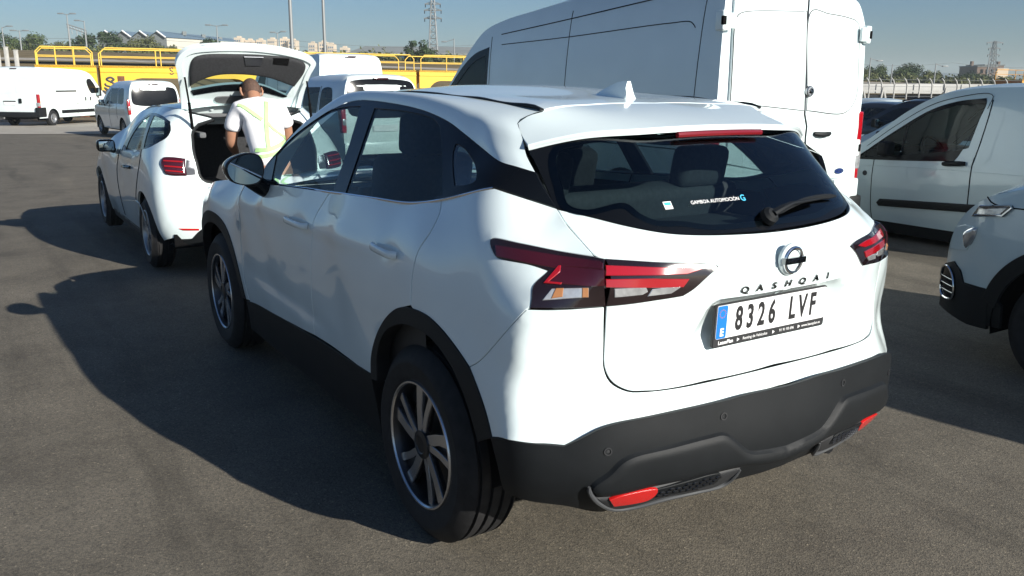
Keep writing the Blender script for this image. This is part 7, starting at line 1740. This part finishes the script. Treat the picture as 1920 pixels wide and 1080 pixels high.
# factory hall with four saw-tooth gables and a long blue-grey roof
rt = bthing('warehouse', 'grey factory hall with four saw-tooth gables and long blue roof', 'building', -86, 200, 4)
for k in range(4):
    l0 = -94.0 + k * 3.9; z_ = 10.6; zp = 12.0; depth = 62 if k == 3 else 30; sl = .045
    P = [(l0, 200, 3), (l0 + 3.9, 200, 3), (l0 + 3.9, 200, z_), (l0 + 2.0, 200, zp), (l0, 200, z_)]
    b = MB(); b.add([far(*p) for p in P], [(0, 1, 2, 3, 4)]); base_of(rt, b.build('gable_wall', M['wall_grey'], None, smooth=False))
    b = MB(); v = [far(l0 + 2.0, 199.6, zp + .12), far(l0 + 3.95, 199.6, z_ + .12), far(l0 + 3.95 - (0 if k < 3 else 3.2), 200 + depth, z_ + (.12 if k < 3 else 1.9)), far(l0 + 2.0 - (0 if k < 3 else 3.2), 200 + depth, zp + (.12 if k < 3 else 1.4))]
    b.add(v, [(0, 1, 2, 3)]); b.add([far(l0 - .05, 199.6, z_ + .12), far(l0 + 2.0, 199.6, zp + .12), far(l0 + 2.0, 230, zp + .12), far(l0 - .05, 230, z_ + .12)], [(0, 1, 2, 3)])
    base_of(rt, b.build('roof', M['roof_blue'], None, smooth=False))
    b = MB(); b.tube([far(l0 + 2.0, 199.5, zp + .1), far(l0 + 3.9, 199.5, z_ + .1)], .16, 5); base_of(rt, b.build('roof_edge', M['plate_white'], None))
b = MB(); b.add([far(-78.4, 200, 3), far(-81.6, 262, 3), far(-81.6, 262, 12.3), far(-78.4, 200, 10.6)], [(0, 1, 2, 3)]); base_of(rt, b.build('side_wall', M['wall_cream'], None, smooth=False))
for t in (.25, .5, .75):
    b = MB(); b.box(tuple(far(-79.3 - 3.2 * t, 200 + 62 * t, 12.3 + .4 * t)), (.9, .9, .9)); base_of(rt, b.build('roof_vent', M['wall_grey'], None))
# long low hall with blue doors behind the mid tree
rt = bthing('warehouse', 'long low hall with grey roof and blue panel doors behind the pylon', 'building', -20, 180, 2)
b = MB(); b.add([far(-34.5, 180, 7.0), far(22, 180, 7.0), far(22, 205, 9.4), far(-34.5, 205, 9.4)], [(0, 1, 2, 3)]); local_box(b, -34.5, 22, 179.7, 180.2, 6.85, 7.15); base_of(rt, b.build('roof', M['roof_grey'], None, smooth=False))
b = MB(); local_box(b, -34, 21.5, 180.3, 204, 1, 6.9); base_of(rt, b.build('wall', M['wall_grey'], None, smooth=False))
for k in range(13):
    l0 = -33.4 + k * 4.1; light = k >= 6
    b = MB(); local_box(b, l0, l0 + 3.75, 180.12, 180.4, 1.2, 6.5); base_of(rt, b.build('wall_panel', M['wall_blue_light' if light else 'wall_blue'], None, smooth=False))
# apartment blocks on the skyline
GR = 'apartment blocks on the skyline'
for lb, la, z1, w, dd in (('cream apartment block at the left of the skyline, above the cream wall', -187.2, 29.3, 5.0, 600), ('second cream apartment block above the cream warehouse wall', -181.5, 28.0, 5.0, 606), ('third cream apartment block left of the raised tailgate edge', -176.0, 28.6, 4.6, 612),
                        ('tall cream block behind the left light pole', -164.5, 28.6, 5.2, 600), ('cream block right of the left light pole', -158.2, 29.4, 5.0, 608), ('wide cream block with a stepped roof between the two light poles', -151.5, 28.2, 5.6, 604),
                        ('cream block just left of the right light pole', -137.2, 26.2, 4.6, 600), ('largest cream block behind the right light pole', -131.0, 27.2, 5.6, 606), ('cream block right of the right light pole', -124.8, 25.6, 4.6, 602), ('last small cream block at the right end of the skyline', -115.5, 23.4, 5.4, 600)):
    rt = bthing('apartment_block', lb, 'building', la, dd, 8, GR); b = MB(); local_box(b, la - w / 2, la + w / 2, dd, dd + 9, 6, z1); local_box(b, la - w * .2, la + w * .25, dd + 2, dd + 6, z1, z1 + 1.1); base_of(rt, b.build('wall', M['flat_cream'], None, smooth=False))
    for r in range(6):
        z = z1 - 1.6 - r * 2.3
        for c in range(3):
            b = MB(); local_box(b, la - w * .36 + c * w * .27, la - w * .36 + c * w * .27 + .75, dd - .06, dd + .05, z - 1.1, z); base_of(rt, b.build('window', M['wall_blue'], None, smooth=False))
# brown building on the right
rt = bthing('brick_building', 'brown brick building with flat roof under the right-hand pylon', 'building', 135, 250, 2)
b = MB(); local_box(b, 131.4, 137, 250, 260, 1, 7.0); local_box(b, 134.4, 140, 252, 262, 1, 7.4); base_of(rt, b.build('wall', M['brick_brown'], None, smooth=False))
b = MB(); local_box(b, 137.0, 140.2, 249.8, 251.9, 1, 6.6); base_of(rt, b.build('annex', M['flat_cream'], None, smooth=False))
for la in (132.4, 133.9, 135.4):
    for z in (3.4, 5.2):
        b = MB(); local_box(b, la, la + .7, 249.9, 250.1, z, z + 1.1); base_of(rt, b.build('window', M['dark'], None, smooth=False))
b = MB(); local_box(b, 131.3, 137.1, 249.8, 260.2, 7.0, 7.3); local_box(b, 134.3, 140.2, 251.8, 262.2, 7.4, 7.7); base_of(rt, b.build('roof', M['wall_grey'], None, smooth=False))
for la in (132.0, 139.6):
    b = MB(); local_box(b, la - .3, la + .3, 254, 255, 7.2, 8.6); base_of(rt, b.build('chimney', M['brick_brown'], None, smooth=False))
# low hazy hills
hm_ = mat('distant_hills', (.10, .13, .14), .95, var=.1, scale=.01)
V = []; F = []
for i, la in enumerate(np.linspace(-700, 850, 90)):
    hgt = 13 + 4.5 * math.sin(la * .012 + 1) + 2.5 * math.sin(la * .034)
    for d, z in ((820, 0), (900, hgt), (960, hgt * .8), (1010, 0)): V.append(far(la, d, z))
for i in range(89):
    for j in range(3): F.append((4 * i + j, 4 * i + j + 1, 4 * i + 5 + j, 4 * i + 4 + j))
o = mk('hills', pymesh('hills', V, F), hm_); tag(o, kind='structure')

# ---------------------------------------------------------------- masts, lamps, pylons
def pole(label, la, d, z0, z1, r=.09, arms=(), group=None, m='grey_steel', name='lamp_post', cat='lamp post'):
    rt = bthing(name, label, cat, la, d, z0, group); h = z1 - z0
    b = MB(); b.tube([(0, 0, -.6), (0, 0, h * .5), (0, 0, h)], [r, r * .8, r * .5], 10); b.build('mast', M[m], rt)
    for dx, ln, dz in arms:
        b = MB(); b.tube([(0, 0, h - .1), (0, -dx * ln, h + dz)], .04, 6); a = b.build('arm', M[m], rt)
        b = MB(); b.box((0, -dx * (ln + .25), h + dz), (.32, .7, .14), bev=.04); b.build('lamp_head', M['grey_steel'], rt)
    return rt
pole('tall slim light pole, left of two rising above the raised tailgate', -15.05, 60, -.5, 14, .14, [(1, .8, .1), (-1, .8, .1)])
pole('tall slim light pole, right of two above the white vans', -12.83, 60, -.5, 14, .12, [(1, .8, .1), (-1, .8, .1)])
G2 = 'street lamps along the railway'
for la, z1, lb, ar in ((-63.4, 7.7, 'street lamp at the left edge before a dark tree', [(1, .7, .1)]), (-61.3, 7.3, 'double street lamp rising from the bushy trees', [(1, .55, 0), (-1, .55, 0)]), (-55.2, 9.3, 'tallest street lamp left of the rail gantry', [(1, .5, .05), (-1, .5, .05)]), (-53.15, 8.5, 'street lamp at the right leg of the rail gantry', [(-1, .6, .05)]), (-36.8, 8.1, 'twin street lamp above the cream warehouse wall', [(1, .8, .05), (-1, .8, .05)]), (-29.35, 7.3, 'dark street lamp beside the left light pole', [(1, .5, .15), (-1, .3, .05)])):
    pole(lb, la, 110, bank_z(la, 105), z1, .11, ar, G2)
def gantry():
    rt = bthing('rail_gantry', 'steel rail gantry with lattice beam over the trees at the left', 'gantry', -59.1, 120, 4.6)
    for la, h in ((-60.15, 8.6), (-57.95, 7.6)):
        b = MB(); b.tube([far(la, 120, 4.2), far(la, 120, h)], .10, 6); base_of(rt, b.build('leg', M['grey_steel'], None))
    b = MB(); b.tube([far(-60.4, 120, 8.7), far(-57.8, 120, 7.9)], .07, 5); b.tube([far(-60.4, 120, 8.35), far(-57.8, 120, 7.5)], .07, 5)
    for t in np.linspace(0, 1, 8): b.tube([far(-60.4 + 2.6 * t, 120, 8.7 - .8 * t), far(-60.4 + 2.6 * min(t + .12, 1), 120, 8.35 - .85 * min(t + .12, 1))], .045, 4)
    base_of(rt, b.build('lattice_beam', M['grey_steel'], None))
    for t in (.25, .5, .75):
        b = MB(); b.tube([far(-60.4 + 2.6 * t, 120, 8.4 - .85 * t), far(-60.4 + 2.6 * t, 120, 7.6 - .85 * t)], .05, 5); base_of(rt, b.build('hanger', M['grey_steel'], None))
gantry()
def pylon(label, la, d, z0, z1, arms, w0=.9):
    rt = bthing('lattice_pylon', label, 'pylon', la, d, z0)
    h = z1 - z0; b = MB(); cs = [(sx, sy) for sx in (-1, 1) for sy in (-1, 1)]
    w = lambda t: w0 * (1 - .72 * t)
    for sx, sy in cs: b.tube([(sx * w(0), sy * w(0), -.5), (sx * w(1), sy * w(1), h)], .09, 4)
    nseg = 11
    for k in range(nseg):
        t0, t1 = k / nseg, (k + 1) / nseg
        for (ax, ay), (bx, by) in ((cs[0], cs[1]), (cs[1], cs[3]), (cs[3], cs[2]), (cs[2], cs[0])):
            b.tube([(ax * w(t0), ay * w(t0), h * t0), (bx * w(t1), by * w(t1), h * t1)], .05, 4); b.tube([(ax * w(t1), ay * w(t1), h * t1), (bx * w(t1), by * w(t1), h * t1)], .05, 4)
    b.build('lattice_tower', M['grey_steel'], rt)
    for z, ln in arms:
        q = MB(); q.tube([(0, -ln, z - z0), (0, ln, z - z0)], .11, 5); q.tube([(0, -ln, z - z0), (0, 0, z - z0 + .45), (0, ln, z - z0)], .06, 4)
        c = q.build('cross_arm', M['grey_steel'], rt)
        for s in (-1, 1):
            q = MB(); q.tube([(0, s * ln * .92, z - z0), (0, s * ln * .92, z - z0 - .55)], .07, 5); q.build('insulator', M['dark'], c)
pylon('tall lattice pylon with three cross arms beside the single dark tree', -13.7, 150, 3.5, 14.9, [(14.2, 1.35), (13.2, 1.5), (11.9, 1.5)])
pylon('dark lattice pylon over the brown building at the right', 124.6, 230, 2.4, 13.0, [(12.6, 2.2), (11.2, 1.6), (9.6, 1.6), (8.2, 1.0)], 1.0)
pole('thin pole leaning beside the dark right-hand pylon', 122.6, 228, 2.4, 12.3, .14, name='utility_pole', cat='pole')
G3 = 'railway catenary masts on the right'
for la, z1, lb in ((44.4, 4.95, 'catenary mast close to the edge of the tall van'), (47.2, 4.2, 'thin catenary mast before the green trees'), (52.6, 4.35, 'catenary mast with an arm right of the trees')):
    pole(lb, la, 110, 1.2, z1, .10, [(1, .9, -.35)] if la != 47.2 else (), G3, name='catenary_mast', cat='mast')
pole('catenary mast in front of the light blue doors', -7.6, 112, 3.0, 6.9, .10, [(-1, 1.0, -.4)], name='catenary_mast', cat='mast')
for nm, (l0, z0, d0), (l1, z1, d1) in (('overhead_wire', (-75, 7.4, 118), (-5, 6.2, 114)), ('overhead_wire', (-75, 6.6, 119), (-5, 5.6, 115)), ('overhead_wire', (40, 4.6, 112), (90, 4.4, 118))):
    pts = [far(l0 + (l1 - l0) * t, d0 + (d1 - d0) * t, z0 + (z1 - z0) * t - .5 * math.sin(math.pi * ((t * 3) % 1))) for t in np.linspace(0, 1, 37)]
    b = MB(); b.tube(pts, .018, 4); o = b.build(nm, M['grey_steel']); 
    tag(o, {7.4: 'upper overhead wire strung past the trees on the left', 6.6: 'lower overhead wire strung past the trees on the left', 4.6: 'overhead wire strung before the trees on the right'}[z0], 'wire')
# concrete posts at the left edge
for la, h, lb in ((-26.45, 3.15, 'thick concrete post at the left edge above the long van'), (-25.95, 3.0, 'concrete post second from the left edge above the long van'), (-26.9, 3.0, 'concrete post cut by the left edge of the view')):
    rt = bthing('concrete_post', lb, 'post', la, 46, -.5); b = MB(); b.box((0, 0, (h + .5) / 2), (.16, .17, h + .5), bev=.02); b.build('shaft', M['post'], rt); b = MB(); b.box((0, 0, h + .5), (.18, .19, .05), bev=.01); b.build('cap', M['post'], rt)
# fence of concrete posts with bent tops on the right, and the pale wagons behind it
frt = bthing('post_fence', 'fence of pale concrete posts with bent tops beyond the parked cars', 'fence', 23.5, 60, -.5)
k = 0
for la in np.arange(22.6, 34.5, .86):
    b = MB(); b.tube([(0, -(la - 23.5), 0), (0, -(la - 23.5), 2.1), (0, -(la - 23.5) + .10, 2.42), (0, -(la - 23.5) + .26, 2.62)], [.055, .05, .045, .035], 6); b.build('fence_post', M['post'], frt)
for z in (1.05, 1.75):
    b = MB(); b.box((0, -5.0, z), (.05, 12.2, .10)); b.build('fence_rail', M['post'], frt)
for z in (.6, 1.4, 2.05, 2.5):
    b = MB(); b.tube([(.0, .9, z), (.0, -11.2, z)], .012, 4); b.build('fence_wire', M['grey_steel'], frt)
for la in (23.9, 25.3, 29.6):
    b = MB(); q = -(la - 23.5); b.tube([(.0, q, 2.0), (-.3, q - .42, 0)], .08, 5); b.tube([(.0, q, 2.0), (-.3, q + .38, 0)], .08, 5); b.build('fence_brace', M['post'], frt)
def flat_wagon(label, l0, l1, d, z0, z1, m):
    rt = bthing('freight_wagon', label, 'wagon', (l0 + l1) / 2, d, 0, 'pale freight wagons behind the fence'); ln = l1 - l0
    b = MB(); b.box((0, 0, (z0 + z1) / 2), (2.6, ln, z1 - z0), bev=.05); b.build('body', M[m], rt)
    b = MB(); b.box((0, 0, z0 - .25), (2.2, ln - .6, .3)); b.build('chassis', M['dark'], rt)
    for k in range(int(ln / 1.6)):
        b = MB(); b.box((-1.33, -ln / 2 + .8 + k * 1.6, (z0 + z1) / 2), (.05, .08, z1 - z0 - .08)); b.build('side_rib', M[m], rt)
    for y in (-ln / 2 + 1.6, ln / 2 - 1.6):
        for dy in (-.8, .8):
            b = MB(); b.lathe([(.42, -1.0), (.42, -.9), (.1, -.88)], 14, 'x', (0, y + dy, z0 - .6)); b.build('wheelset', M['rust'], rt)
M['pale_grey'] = mat('pale_grey', (.42, .42, .40), .7, var=.1, scale=.6)
flat_wagon('pale low freight wagon behind the fence, left of two', 25, 36.5, 76, .95, 1.75, 'pale_grey'); flat_wagon('pale low freight wagon behind the fence, right of two', 37, 50, 82, .95, 1.8, 'pale_grey')

# ---------------------------------------------------------------- cars seen past the vans
parked_car('pale silver car with dark side window, between the tall van and the small van', (4.1, -11.05, -.16), R(1), 1.47, 'silver')
parked_car('dark sport utility car with roof rails in the row right of the tall van', (8.2, -16.8, -.30), R(1), 1.60, 'dark_paint', suv=True)
parked_car('dark car tucked close to the tall van behind the row', (12.5, -21.2, -.35), R(0), 1.46, 'dark_paint')
parked_car('white car with only its roof showing far behind the row', (15.4, -24.9, -.35), R(0), 1.50, 'white2')
parked_car('grey blue car, only its roof visible left of the tall van', (24.0, -11.9, gz(24)), R(0), 1.55, 'grey_blue')

parked_car('dark grey car seen between the tall van and the pale silver car', (9.6, -12.9, -.22), R(0), 1.48, 'grey_blue')
# ---------------------------------------------------------------- thin summer haze over the plain
hz = bpy.data.meshes.new('haze'); bm = bmesh.new(); bmesh.ops.create_cube(bm, size=1)
for w_ in bm.verts: w_.co = Vector((w_.co.x * 2700, w_.co.y * 2700, -1.6 if w_.co.z < 0 else 32.))
bm.to_mesh(hz); bm.free()
hm = bpy.data.materials.new('haze_air'); hm.use_nodes = True; nt = hm.node_tree; nt.nodes.clear(); out_ = nt.nodes.new('ShaderNodeOutputMaterial'); pv = nt.nodes.new('ShaderNodeVolumePrincipled')
pv.inputs['Color'].default_value = (.76, .88, .92, 1); pv.inputs['Density'].default_value = .0005; nt.links.new(pv.outputs[0], out_.inputs['Volume'])
tag(mk('haze', hz, hm), kind='stuff')
